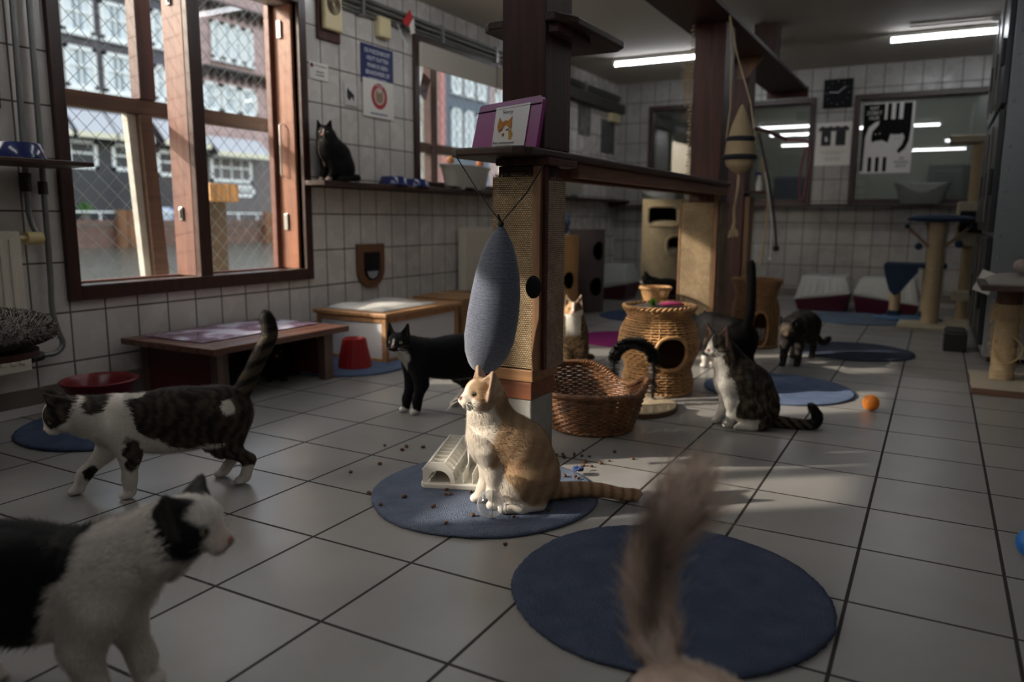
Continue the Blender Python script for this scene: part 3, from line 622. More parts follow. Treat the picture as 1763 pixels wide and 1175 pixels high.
disc(2.625, 1.535, .078, XL+.0117, mat('emblem_red', (172, 44, 52), .5), 'emblem_ring', t)
disc(2.625, 1.535, .052, XL+.0129, mat('emblem_grey', (190, 180, 172), .5), 'emblem_disc', t)
m = MB(); m.prism([(2.590, 1.520), (2.592, 1.575), (2.608, 1.556), (2.642, 1.556), (2.658, 1.575), (2.660, 1.520), (2.645, 1.497), (2.605, 1.497)], 0, XL+.0141, XL+.0151); m.build('emblem_cat', mat('emblem_tan', (150, 122, 96), .5), t)
text('WELKOM', .02, (XL+.0142, 2.625, 1.598), ROT_LEFT, wl, t)
text('www.depoezenboot.nl', .020, (XL+.0122, 2.62, 1.428), ROT_LEFT, mat('blue_ink', (70, 80, 150), .6), t, sx=.9)
t = poster('label', 'narrow white label with small print beside the window frame', 2.015, 2.168, 1.555, 1.648, paper, cat='label')
disc(2.035, 1.628, .012, XL+.0075, mat('logo_maroon', (110, 40, 46), .5), 'logo', t)
text('De Poezenboot', .016, (XL+.0078, 2.105, 1.63), ROT_LEFT, lightink, t); text('verboden\nte voeren', .017, (XL+.0078, 2.10, 1.59), ROT_LEFT, lightink, t)
t = poster('label', 'small glossy sheet with a black cat sketch on the tiles', 2.305, 2.42, 1.447, 1.572, mat('glossy_paper', (205, 203, 198), .12), cat='label')
m = MB(); m.prism([(2.33, 1.49), (2.325, 1.53), (2.335, 1.55), (2.345, 1.535), (2.36, 1.53), (2.39, 1.51), (2.385, 1.475), (2.37, 1.50), (2.345, 1.475)], 0, XL+.0072, XL+.0082); m.build('cat_sketch', ink, t)
t = thing('junction_box', 'cream emergency light box under the pipes', 'light box'); m = MB(); m.box(XL+.001, XL+.05, 2.60, 2.715, 1.888, 2.012); m.build('housing', MATS['cream_plastic'], t, bevel=.012)
t = thing('paper_flag', 'red and white paper flag stuck among the pipes', 'flag')
m = MB(); m.prism([(2.79, 2.01), (2.87, 2.10), (2.90, 2.06), (2.85, 1.985)], 0, XL+.075, XL+.079); m.build('red_half', mat('flag_red', (178, 34, 38), .5), t)
m = MB(); m.prism([(2.86, 2.0), (2.905, 2.055), (2.915, 1.965), (2.875, 1.95)], 0, XL+.080, XL+.084); m.build('white_half', paper, t)
m = MB(); m.tube([(XL+.07, 2.75, 1.99), (XL+.08, 2.80, 1.90), (XL+.08, 2.84, 1.87)], .003, 6); m.build('string', wl, t)
t = thing('wall_pipes', 'bundle of grey pipes and cables along the top of the left wall', 'pipes')
for dz, r, dx in ((2.045, .011, .03), (2.075, .014, .03), (2.012, .009, .022), (1.992, .007, .02)):
    m = MB(); m.cyl((XL+dx, 2.0, dz), (XL+dx, 6.74, dz), r, n=10); m.build('pipe', zinc, t, smooth='auto')
for y in (2.45, 3.3, 4.05, 4.9, 5.8):
    m = MB(); m.box(XL+.001, XL+.05, y-.012, y+.012, 1.98, 2.1); m.build('pipe_clip', chrome, t)
m = MB(); m.box(XL+.001, XL+.09, 4.9, 6.745, 1.90, 1.985); tag(m.build('cable_duct', mat('duct_dark', (70, 66, 60), .6)), 'dark duct along the left wall up to the far corner', 'duct')
for (y0, y1, z0, z1, c, c2, q, tilt) in ((5.70, 6.0, 1.60, 1.89, (120, 116, 108), (60, 56, 52), 'dark photo print on the left wall in the far corner', 0), (6.29, 6.66, 1.47, 1.81, (86, 92, 86), (60, 66, 62), 'grey green poster on the left wall nearest the far corner', 0),
        (5.80, 6.0, 1.28, 1.46, (196, 190, 182), (90, 80, 74), 'pale print with a dark figure, low on the left wall near the far corner', 0), (6.02, 6.2, 1.16, 1.36, (220, 216, 208), (200, 196, 190), 'white note hanging askew on the left wall near the far corner', .15)):
    t = thing('wall_print', q, 'poster'); m = MB(); m.obox((XL+.005, (y0+y1)/2, (z0+z1)/2), (.003, y1-y0, z1-z0), 0, tilt); m.build('sheet', mat('print%d' % int(y0*100), c, .5, col2=c2, nscale=9), t)
m = MB(); m.box(XL+.001, XL+.06, 6.46, 6.70, 1.80, 1.895); tag(m.build('wall_box', MATS['cream_plastic'], bevel=.006), 'small cream box high on the wall by the far corner', 'box')
t = thing('cat_flap', 'brown arched cat flap in the left wall with a dark clear door', 'cat flap')
fl = [(2.372, .622), (2.636, .622), (2.636, .46)]+[(2.504+.132*math.cos(a), .46+.112*math.sin(a)) for a in [-k*PI/12 for k in range(1, 12)]]+[(2.372, .46)]
fi = [(2.428, .57), (2.428, .46)]+[(2.504+.076*math.cos(a), .46+.066*math.sin(a)) for a in [-PI+k*PI/12 for k in range(1, 12)]]+[(2.580, .46), (2.580, .57)]
m = MB(); m.prism(fl, 0, XL+.001, XL+.022); m.build('flap_frame', mat('flap_brown', (104, 70, 46), .5), t, bevel=.004)
m = MB(); m.prism(fi, 0, XL+.0225, XL+.027); m.build('flap_door', mat('flap_dark', (22, 22, 24), .15), t)
m = MB(); m.prism([(2.45, .45), (2.56, .45), (2.54, .415), (2.504, .402), (2.468, .415)], 0, XL+.0275, XL+.030); m.build('flap_magnet', mat('flap_clear', (150, 155, 160), .2), t)

# radiators and pipes
rad = mat('radiator_enamel', (205, 198, 180), .4)
def radiator(y0, y1, z0, z1, label, x=XL+.03, th=.07):
    t = thing('radiator', label, 'radiator'); m = MB(); m.box(x, x+th, y0, y1, z0, z1); n = int((y1-y0)/.035)
    for k in range(n): y = y0+.02+(y1-y0-.04)*(k+.5)/n; m.box(x+th, x+th+.006, y-.009, y+.009, z0+.03, z1-.03)
    m.build('panel', rad, t, bevel=.006); m = MB(); m.box(XL+.001, x, y0+.1, y0+.14, z1-.12, z1-.06); m.box(XL+.001, x, y1-.14, y1-.1, z1-.12, z1-.06); m.build('wall_bracket', rad, t); return t
r1 = radiator(-1.1, .325, .19, .728, 'cream panel radiator at the left edge with pipes beside it')
m = MB(); m.cyl((XL+.065, .33, .70), (XL+.065, .365, .70), .012); m.cyl((XL+.065, .365, .70), (XL+.065, .425, .70), .026, .024, 16); m.build('valve', mat('valve_cream', (206, 186, 130), .4), r1, smooth='auto')
radiator(3.50, 4.7, .25, .717, 'cream radiator below the farther window behind the nearest post')
t = thing('heating_pipe', 'thin grey heating pipe that ends at the radiator valve', 'pipe')
m = MB(); m.tube([(XL+.03, .425, ZC-.004), (XL+.03, .405, .87), (XL+.03, .405, .80), (XL+.035, .41, .75), (XL+.05, .42, .715)], .011, 10); m.build('pipe', zinc, t, smooth='auto')
m = MB(); m.tube([(XL+.03, .405, .88), (XL+.03, .405, .93), (XL+.03, .405, .935), (XL+.03, .405, .95)], [.018, .018, .020, .020], 12); m.build('pipe_joint', mat('joint_dark', (60, 58, 54), .5, metal=.5), t, smooth='auto')
t = thing('heating_pipe', 'thin grey heating pipe that runs down and bends under the radiator', 'pipe')
m = MB(); m.tube(catmull([(XL+.03, .485, ZC-.004), (XL+.03, .475, 1.3), (XL+.03, .467, .6), (XL+.03, .462, .42), (XL+.032, .475, .33), (XL+.035, .49, .27), (XL+.035, .46, .235), (XL+.04, .40, .232), (XL+.05, .33, .225)], 5), .011, 10); m.build('pipe', zinc, t, smooth='auto')
m = MB(); m.cyl((XL+.03, .468, .87), (XL+.03, .468, .92), .018, n=12); m.build('pipe_joint', MATS['joint_dark'], t, smooth='auto'); m = MB(); m.cyl((XL+.036, .40, .232), (XL+.05, .345, .228), .019, n=12); m.build('pipe_joint', MATS['joint_dark'], t, smooth='auto')

# ------------------------------------------------------------------ far wall things
t = thing('wall_clock', 'square black wall clock with thin white hands between the far windows', 'clock')
m = MB(); m.box(.545, .80, YB-.032, YB-.001, 1.838, 2.10); m.build('clock_case', mat('clock_black', (14, 15, 18), .6, spec=.2), t, bevel=.006)
m = MB(); m.obox((.640, YB-.035, 1.978), (.085, .003, .006), 0, 0, R(4)); m.obox((.705, YB-.035, 2.0), (.085, .003, .005), 0, 0, R(-38)); m.build('clock_hand', wl, t)
m = MB()
for k in range(12): a = k*PI/6; m.obox((.672+.10*math.sin(a), YB-.0335, 1.972+.105*math.cos(a)), (.007, .002, .018 if k % 3 == 0 else .008), 0, 0, a)
m.build('hour_mark', lightink, t)
t = thing('shirt_poster', 'white poster showing two black t-shirts above lines of text', 'poster')
m = MB(); m.box(.497, .818, YB-.006, YB-.003, 1.305, 1.705); m.build('sheet', paper, t)
for cx in (.592, .722):
    m = MB(); s = [(-.035, .10), (-.072, .078), (-.066, .045), (-.044, .055), (-.044, -.085), (.044, -.085), (.044, .055), (.066, .045), (.072, .078), (.035, .10), (.015, .088), (-.015, .088)]
    m.prism([(cx+a, 1.575+b) for a, b in s], 1, YB-.0085, YB-.0065); m.build('shirt_print', ink, t)
m = MB(); m.prism([(.585, 1.53), (.583, 1.565), (.59, 1.58), (.603, 1.562), (.607, 1.53)], 1, YB-.0105, YB-.009); m.build('shirt_cat', wl, t)
text('T-shirts van De Poezenboot te koop\nin alle maten en kleuren\n\nVraag ernaar bij de balie\nen steun onze katten', .0185, (.657, YB-.0075, 1.395), ROT_BACK, lightink, t, sx=.85)
# poster with a black and a white cat
t = thing('cat_poster', 'black and white poster of two cats with striped legs, on the wide far window', 'poster')
px0, px1, pz0, pz1 = .912, 1.335, 1.222, 1.858; yy = YB-.034
m = MB(); m.box(px0, px1, yy, yy+.003, pz0, pz1); m.build('sheet', mat('poster_white', (222, 218, 214), .5), t)
pb = mat('poster_black', (10, 10, 11), .65, spec=.15); pw = MATS['poster_white']
def PP(L_): return [(px0+(px1-px0)*a, pz0+(pz1-pz0)*b) for a, b in L_]
m = MB(); m.prism(PP([(0, .985), (.42, .985), (.42, .76), (.47, .76), (.47, .985), (.55, .985), (.55, .76), (.63, .76), (.63, .985), (.70, .985), (.70, .76), (.78, .76), (.78, .985), (.86, .985), (.95, .985), (.95, .62), (.93, .45), (.86, .34), (.74, .27), (.71, .32), (.80, .40), (.84, .5), (.80, .56), (.74, .545), (.62, .545), (.56, .555), (.52, .43), (.40, .47), (.27, .46), (.20, .44), (.18, .50), (.20, .60), (.30, .68), (.33, .74), (.25, .73), (.12, .66), (.06, .52), (.05, .03), (0, .03)]), 1, yy-.002, yy-.0005); m.build('black_cat', pb, t)
m = MB()
for a in (.15, .30, .45): m.prism(PP([(a, .02), (a+.07, .02), (a+.07, .23), (a, .23)]), 1, yy-.002, yy-.0005)
m.build('black_leg', pb, t)
m = MB()
for a, b in ((.25, .55), (.33, .56)): m.prism(PP([(a, b), (a+.03, b), (a+.03, b+.012), (a, b+.012)]), 1, yy-.0035, yy-.0022)
m.build('eye_print', pw, t)
m = MB()
for a, b in ((.64, .48), (.72, .48)): m.prism(PP([(a, b), (a+.03, b), (a+.03, b+.012), (a, b+.012)]), 1, yy-.002, yy-.0005)
m.build('eye_print', lightink, t)
text('KAT\nZOEKT\nHUIS', .045, (px0+.09, yy-.003, pz0+.545), ROT_BACK, pw, t, sx=.9)
text('DE\nPOEZEN\nBOOT', .036, (px0+.345, yy-.002, pz0+.095), ROT_BACK, ink, t, sx=.9)
# cat bed shell on the far shelf
def shell_bed(x, y, z, label, m_, sx=.22, sy=.12, h=.19):
    t = thing('plastic_cat_bed', label, 'cat bed', loc=(x, y, z)); V = []; F = []; n = 48
    prof = [(.72, 0, 0), (.80, .10, 0), (.95, .72, 1), (1.04, .92, 1), (1.05, 1.0, 1), (.97, .98, 1), (.86, .6, 1), (.70, .12, 0), (.01, .10, 0)]
    for (r, q, k) in prof:
        for j in range(n):
            a = 2*PI*j/n; dip = 1-.48*math.exp(-((a-1.5*PI)/.62)**2)*(q > .3); V.append((r*sx*math.cos(a), r*sy*math.sin(a), q*h*dip))
    for i in range(len(prof)-1):
        for j in range(n): F.append((i*n+j, i*n+(j+1) % n, (i+1)*n+(j+1) % n, (i+1)*n+j))
    m = MB(); m.add(V, F); m.lathe([(.72*sx, 0), (.1, 0)], n=10, sy=.5); m.build('bed_shell', m_, t, smooth='auto'); return t
shell_bed(1.45, YB-.155, .9365, 'grey plastic cat bed on the far shelf in front of the wide window', mat('bed_grey', (120, 122, 118), .5), sy=.115)
for x, q in ((-1.0, 'pale plastic cat bed on the far shelf near the corner'), (-.55, 'whitish plastic cat bed on the far shelf above the beige cat tower')):
    shell_bed(x, YB-.15, .9365, q, MATS['grey_white_tub'], .19, .115, .15)
t = thing('spray_bottle', 'small white spray bottle on the little shelf of the third post', 'bottle', loc=(.455, 4.42, .9905))
m = MB(); m.lathe([(.022, 0), (.024, .05), (.012, .09), (.01, .11)], n=16, capt=True); m.build('bottle_body', white_paint, t, smooth='auto'); m = MB(); m.box(-.03, .012, -.008, .008, .111, .13); m.build('trigger', blue, t)

# ------------------------------------------------------------------ folder with the drawn cat
t = thing('document_folder', 'magenta elastic folder standing on the plank shelf against the nearest post', 'folder')
mag = mat('magenta_plastic', (140, 36, 118), .3)
FY = .735
def fold(p): # p = (x, z) on a sheet that leans back a little
    return (p[0], FY+(p[1]-1.0)*.22, p[1])
m = MB(); a = [(.312, .9995), (.534, .9995), (.541, 1.142), (.534, 1.152), (.333, 1.133), (.326, 1.126)]
for dy in (0.0, .022):
    V = [(p[0], fold(p)[1]+dy, p[1]) for p in a]+[(p[0], fold(p)[1]+dy+.002, p[1]) for p in a]; n = len(a)
    m.add(V, [tuple(range(n)), tuple(range(2*n-1, n-1, -1))]+[(i+n, (i+1) % n+n, (i+1) % n, i) for i in range(n)])
m.hexa([(.5345, FY, 1.0), (.5375, FY, 1.0), (.5375, FY+.022, 1.0), (.5345, FY+.022, 1.0), (.541, FY+.031, 1.14), (.544, FY+.031, 1.14), (.544, FY+.053, 1.14), (.541, FY+.053, 1.14)])
m.build('cover', mag, t)
m = MB(); m.hexa([(.32, FY+.004, 1.001), (.531, FY+.004, 1.001), (.531, FY+.018, 1.001), (.32, FY+.018, 1.001), (.335, FY+.030, 1.12), (.538, FY+.030, 1.13), (.538, FY+.048, 1.13), (.335, FY+.048, 1.12)]); m.build('papers', paper, t)
m = MB(); m.tube([(.324, FY+.0215, 1.110), (.43, FY+.0235, 1.119), (.541, FY+.0255, 1.129)], .0016, 6); m.build('elastic', black, t)
t = thing('cat_drawing', 'drawing of an orange and white cat in a clear sleeve on the magenta folder', 'drawing')
sl = lambda x, z, d=0: (x, FY+(z-1.0)*.22-.003-d, z)
m = MB(); m.hexa([sl(.386, 1.0, .001), sl(.498, 1.0, .001), sl(.498, 1.0), sl(.386, 1.0), sl(.389, 1.122, .001), sl(.505, 1.132, .001), sl(.505, 1.132), sl(.389, 1.122)]); m.build('sheet', mat('sleeve_paper', (226, 224, 220), .22), t)
def draw(P, c, d, nm, lift=.0016):
    Q = [(.386+.112*a, 1.0+.125*b) for a, b in P]; n = len(Q)
    V = [sl(x, z, lift+.0006) for x, z in Q]+[sl(x, z, lift) for x, z in Q]
    m = MB(); m.add(V, [tuple(range(n)), tuple(range(2*n-1, n-1, -1))]+[(i+n, (i+1) % n+n, (i+1) % n, i) for i in range(n)]); m.fixn = True; return m.build(nm, c, t)
och = mat('crayon_orange', (204, 138, 66), .8, noise=.25, nscale=60); och2 = mat('crayon_ochre', (196, 150, 60), .8, noise=.2, nscale=60)
draw([(.14, .42), (.12, .55), (.17, .74), (.26, .62), (.36, .66), (.45, .65), (.56, .76), (.56, .60), (.58, .50), (.55, .44), (.46, .50), (.38, .56), (.33, .50), (.28, .42), (.20, .36)], och, 0, 'cat_face')
draw([(.46, .46), (.56, .42), (.62, .32), (.58, .18), (.50, .2), (.50, .30)], och2, 0, 'cat_neck')
draw([(.28, .34), (.36, .35), (.36, .29), (.31, .26)], mat('crayon_rust', (150, 90, 40), .8), 0, 'cat_nose')
for a in (.21, .39): draw([(a, .43), (a+.09, .47), (a+.08, .425), (a+.02, .405)], ink, 0, 'cat_eye')
for s, x, z, sz in (('Sorry', .432, 1.108, .016), ('Ben momenteel', .427, 1.015, .0115), ('niet goed bij', .427, 1.005, .010)):
    text(s, sz, (x, FY+(z-1)*.22-.0062, z), (R(90-12.4), 0, 0), ink, t, extrude=.0002)

# ------------------------------------------------------------------ hanging fish cushion
def fish_mesh(top, bot, prof, n=36, bulge=(0, 0, 0), flat=.8):
    top = Vector(top); bot = Vector(bot); ax = (bot-top).normalized(); u = Vector((1, .3, 0)); u = (u-ax*u.dot(ax)).normalized(); w = ax.cross(u); V = []; F = []; L_ = (bot-top).length
    N_ = 60
    for i in range(N_+1):
        s = i/N_; r = np.interp(s, [p[0] for p in prof], [p[1] for p in prof]); c = top+ax*L_*s+Vector(bulge)*math.sin(PI*s)
        for j in range(n): q = 2*PI*j/n; V.append(c+u*r*math.cos(q)+w*r*flat*math.sin(q))
    for i in range(N_):
        for j in range(n): F.append((i*n+j, i*n+(j+1) % n, (i+1)*n+(j+1) % n, (i+1)*n+j))
    F.append(tuple(range(n-1, -1, -1))); F.append(tuple(N_*n+j for j in range(n))); return V, F
knit = bpy.data.materials.new('grey_knit'); knit.use_nodes = True
def make_knit(m, c1, c2, sc=260):
    N, L = nodes(m); b = N['Principled BSDF']; b.inputs['Roughness'].default_value = .95; b.inputs['Specular IOR Level'].default_value = .1; b.inputs['Sheen Weight'].default_value = .4
    tc = N.new('ShaderNodeTexCoord'); mp = N.new('ShaderNodeMapping'); mp.inputs['Scale'].default_value = (1, 1, 1); L.new(tc.outputs['Object'], mp.inputs[0])
    wv = N.new('ShaderNodeTexWave'); wv.bands_direction = 'Z'; wv.inputs['Scale'].default_value = sc/3.0; wv.inputs['Distortion'].default_value = 1.5; wv.inputs['Detail'].default_value = 2; L.new(mp.outputs[0], wv.inputs[0])
    nz = N.new('ShaderNodeTexNoise'); nz.inputs['Scale'].default_value = 190; nz.inputs['Detail'].default_value = 2; L.new(mp.outputs[0], nz.inputs['Vector'])
    mu = N.new('ShaderNodeMath'); mu.operation = 'MULTIPLY'; L.new(wv.outputs['Fac'], mu.inputs[0]); L.new(nz.outputs[0], mu.inputs[1])
    rp = N.new('ShaderNodeMapRange'); rp.inputs[1].default_value = .05; rp.inputs[2].default_value = .5; L.new(mu.outputs[0], rp.inputs[0])
    mx = N.new('ShaderNodeMixRGB'); mx.inputs[1].default_value = (*lin(c1), 1); mx.inputs[2].default_value = (*lin(c2), 1); L.new(rp.outputs[0], mx.inputs[0]); L.new(mx.outputs[0], b.inputs['Base Color'])
    bp = N.new('ShaderNodeBump'); bp.inputs['Strength'].default_value = .7; bp.inputs['Distance'].default_value = .002; L.new(mu.outputs[0], bp.inputs['Height']); L.new(bp.outputs[0], b.inputs['Normal'])
make_knit(knit, (62, 70, 88), (128, 134, 150))
t = thing('fish_cushion', 'grey blue knitted fish shaped toy hanging on black strings from the plank shelf', 'toy')
V, F_ = fish_mesh((.470, .645, .768), (.405, .645, .312), [(0, .006), (.03, .016), (.10, .037), (.2, .054), (.32, .067), (.45, .075), (.6, .079), (.75, .078), (.86, .067), (.93, .051), (.975, .033), (1, .004)], bulge=(.012, 0, 0))
m = MB(); m.add(V, F_); m.build('cushion', knit, t, smooth=True)
m = MB(); m.tube([(.300, .668, .972), (.39, .655, .86), (.470, .645, .775), (.545, .66, .86), (.60, .668, .945)], .0022, 6); m.tube([(.470, .645, .775), (.463, .64, .80)], .003, 6); m.build('string', black, t)
m = MB(); m.ball((.474, .637, .772), .010, 10, 8); m.build('knot', black, t, smooth=True)
m = MB(); m.ball((.557, .690, .585), .030, 20, 14, (.8, .8, 1.15)); m.build('pompom_fin', mat('felt_black', (10, 10, 12), .95, bump=.6, bscale=200), t, smooth=True)
m = MB(); m.tube([(.405, .645, .316), (.412, .65, .29), (.418, .655, .266)], [.008, .009, .012], 8); m.build('tail_tassel', MATS['felt_black'], t, smooth=True)
# sisal fish toy
t = thing('sisal_fish_toy', 'straw coloured woven fish toy with two dark bands hanging from the overhead board', 'toy')
fx, fy = .585, 3.095
V, F_ = fish_mesh((fx+.02, fy, 1.415), (fx+.02, fy, 1.04), [(0, .003), (.05, .014), (.3, .050), (.55, .076), (.75, .084), (.88, .072), (.96, .044), (1, .008)], flat=.9)
m = MB(); m.add(V, F_); m.build('body', mat('straw_weave', (178, 156, 122), .9, noise=.25, nscale=40, bump=.8, bscale=10, stretch=(3, 3, 30)), t, smooth=True)
for s, r in ((.50, .0715), (.76, .0845)):
    z = 1.415-.375*s; m = MB(); m.lathe([(r+.001, -.014), (r+.008, -.009), (r+.009, 0), (r+.007, .010), (r-.001, .014)], (fx+.02, fy, z), 32, 1, .92, capb=False); m.build('dark_band', mat('navy_band', (28, 32, 40), .9, bump=.8, bscale=120), t, smooth=True)
m = MB(); m.tube([(.508, fy+.02, 1.894), (.53, fy+.01, 1.68), (.54, fy, 1.4), (.525, fy, 1.22)], .004, 6); m.tube([(.508, fy+.02, 1.894), (.56, fy+.01, 1.68), (.65, fy, 1.42), (.688, fy, 1.20)], .004, 6)
m.tube(catmull([(fx+.02, fy, 1.045), (fx+.018, fy, .95), (fx+.005, fy, .85), (fx+.008, fy, .78), (fx+.005, fy, .745)]), .008, 8)
for _ in range(60): a = random.uniform(0, 6.3); m.tube([(fx+.005, fy, .748), (fx+.005+.03*math.cos(a), fy+.03*math.sin(a), .70+random.uniform(-.02, .02))], .0014, 4)
m.build('rope', sisal_rope, t)
m = MB(); m.ball((fx+.005, fy, .745), .012, 12, 8); m.build('knot', sisal_rope, t, smooth=True)
# ropes and cords hanging by the third post
t = thing('rope_toy', 'black and brown cords hanging beside the third post', 'cord')
m = MB(); m.tube(catmull([(.52, 4.0, 1.35), (.56, 4.0, 1.2), (.62, 4.0, .95), (.655, 4.0, .75), (.67, 4.0, .62)]), .008, 8); m.ball((.67, 4.0, .60), .022, 12, 8); m.build('black_cord', black, t, smooth='auto')
m = MB(); m.tube(catmull([(.535, 4.05, 1.2), (.59, 4.05, .95), (.585, 4.05, .7), (.565, 4.05, .48)]), .008, 8); m.build('brown_cord', sisal_rope, t, smooth='auto')
m = MB(); m.tube(catmull([(.57, 4.02, 1.1), (.625, 4.02, .8), (.63, 4.02, .54)]), .0035, 6); m.ball((.63, 4.02, .53), .012, 10, 8); m.build('pale_cord', wl, t, smooth='auto')
m = MB(); m.tube([(.35, 4.398, 1.385), (.50, 4.0, 1.38), (.56, 4.0, 1.365), (.70, 4.0, 1.30)], .012, 8); m.build('cord_stick', dark, t)
t = thing('pink_ribbon_loop', 'dull pink ribbon loop hanging left of the middle far window', 'ribbon')
m = MB(); m.tube(catmull([(.70, 4.0, 1.30), (.82, 4.02, 1.285), (.84, 4.03, 1.2), (.82, 4.03, .95), (.795, 4.03, .93), (.79, 4.03, 1.1), (.815, 4.03, 1.25)]), .007, 6); m.build('ribbon', mat('ribbon_pink', (150, 92, 98), .8), t, smooth=True)

# ------------------------------------------------------------------ bench, cabinet, boxes on the left
t = thing('low_bench', 'low brown wooden bench with dark red sides and a photo mat on top', 'bench')
bx0, bx1, by0, by1, bz = -1.52, -.925, .75, 1.58, .255
m = MB()
for k in range(6): a = bx0+(bx1-bx0)*k/6; m.box(a+.0015, a+(bx1-bx0)/6-.0015, by0, by1, bz-.028, bz)
m.build('bench_top', wood('bench_brown', (112, 74, 60), (84, 54, 44), .3, axis=1), t, bevel=.004)
bred = mat('dark_red_panel', (84, 24, 22), .5, noise=.2)
m = MB(); m.box(bx0+.03, bx1-.13, by0+.09, by0+.11, 0, bz-.029); m.build('side_panel', bred, t); m = MB(); m.box(bx0+.03, bx1-.10, by1-.13, by1-.11, .02, bz-.029); m.build('side_panel', bred, t)
for x, y in ((bx1-.128, by0+.085), (bx1-.075, by1-.15), (bx0+.01, by0+.085), (bx0+.01, by1-.15)):
    m = MB(); m.box(x, x+.045, y, y+.06, 0, bz-.029); m.build('leg', wood('leg_grey', (104, 84, 72), (80, 62, 54), .5), t, bevel=.003)
m = MB(); m.box(bx0+.0, bx0+.02, by0+.15, by1-.15, .02, bz-.03); m.build('back_panel', bred, t)
def photo_mat():
    m = bpy.data.materials.new('photo_print'); m.use_nodes = True; N, L = nodes(m); b = N['Principled BSDF']; b.inputs['Roughness'].default_value = .22
    tc = N.new('ShaderNodeTexCoord'); nz = N.new('ShaderNodeTexNoise'); nz.inputs['Scale'].default_value = 5.5; nz.inputs['Detail'].default_value = 7; L.new(tc.outputs['Object'], nz.inputs['Vector'])
    cr = N.new('ShaderNodeValToRGB'); e = cr.color_ramp.elements; e[0].position = .38; e[0].color = (*lin((104, 78, 96)), 1); e[1].position = .56; e[1].color = (*lin((210, 208, 226)), 1)
    q = e.new(.47); q.color = (*lin((150, 124, 150)), 1); L.new(nz.outputs[0], cr.inputs[0]); L.new(cr.outputs[0], b.inputs['Base Color']); return m
m = MB(); m.box(-1.46, -1.09, .83, 1.54, bz+.001, bz+.006); tag(m.build('photo_mat', photo_mat(), bevel=.002), 'shiny white and purple picture mat lying on the low bench', 'mat')
t = thing('litter_cabinet', 'white panelled wooden litter cabinet with orange pine edges against the left wall', 'cabinet')
cx0, cx1, cy0, cy1, cz = -1.44, -.95, 1.90, 2.62, .285
pine = wood('orange_pine', (176, 134, 92), (148, 106, 68), .45)
wp = mat('white_panel', (206, 206, 208), .45)
m = MB(); m.box(cx0+.01, cx1-.01, cy0+.008, cy1-.008, .02, cz-.02); m.build('panel', wp, t)
m = MB()
for x in (cx0, cx1-.03):
    for y in (cy0, cy1-.03): m.box(x, x+.03, y, y+.03, 0, cz-.03)
for y in (cy0, cy1-.022): m.box(cx0+.03, cx1-.03, y, y+.022, cz-.062, cz-.0305); m.box(cx0+.03, cx1-.03, y, y+.022, .0, .028)
for x in (cx0, cx1-.022): m.box(x, x+.022, cy0+.03, cy1-.03, cz-.062, cz-.0305); m.box(x, x+.022, cy0+.03, cy1-.03, 0, .028)
m.build('edge_frame', pine, t, bevel=.003)
m = MB(); m.box(cx0-.015, cx1+.015, cy0-.015, cy1+.015, cz-.03, cz-.008); m.build('top_board', pine, t, bevel=.004)
t = thing('folded_cloth', 'pale grey folded cloth lying on the litter cabinet', 'cloth')
def cloth_slab(x0, x1, y0, y1, z, th, n=18, amp=.008, seed=1):
    rs = np.random.default_rng(seed); ph = rs.uniform(0, 6, 6); V = []; F = []
    for i in range(n+1):
        for j in range(n+1):
            u, v = i/n, j/n; x = x0+(x1-x0)*u; y = y0+(y1-y0)*v; e = min(u, 1-u, v, 1-v)*8
            V.append((x+.004*math.sin(9*v+ph[0]), y+.004*math.sin(8*u+ph[1]), z+th*min(1, e+.25)+amp*(math.sin(7*u+5*v+ph[2])+math.sin(11*v-4*u+ph[3]))*min(1, e)*.5))
    for i in range(n):
        for j in range(n): a = i*(n+1)+j; F.append((a, a+n+1, a+n+2, a+1))
    k = len(V); V += [(x0, y0, z), (x1, y0, z), (x1, y1, z), (x0, y1, z)]
    F += [tuple([k, k+1]+[i*(n+1) for i in range(n, -1, -1)])[:0] or (k+3, k+2, k+1, k)]
    rim = [i*(n+1) for i in range(n+1)]; F.append(tuple([k]+[k+1]+rim[::-1])); rim = [n*(n+1)+j for j in range(n+1)]; F.append(tuple([k+1, k+2]+rim[::-1])); rim = [i*(n+1)+n for i in range(n, -1, -1)]; F.append(tuple([k+2, k+3]+rim[::-1])); rim = [j for j in range(n, -1, -1)]; F.append(tuple([k+3, k]+rim[::-1]))
    return V, F
m = MB(); m.add(*cloth_slab(-1.40, -1.0, 1.94, 2.45, cz-.007, .02)); m.build('cloth', mat('grey_cloth', (186, 184, 180), .8), t, smooth='auto')
t = thing('cardboard_box', 'brown cardboard box standing behind the litter cabinet', 'box')
card = mat('cardboard', (150, 112, 76), .8, noise=.1)
m = MB(); m.box(-1.34, -.96, 2.68, 3.15, 0, .288); m.build('box_body', card, t, bevel=.003); m = MB(); m.box(-1.34, -.96, 2.88, 2.94, .289, .291); m.build('packing_tape', mat('tape', (170, 130, 84), .3), t)
m = MB(); m.box(-.959, -.956, 2.75, 2.83, .18, .24); m.build('shipping_label', mat('label_dark', (88, 70, 56), .6), t)
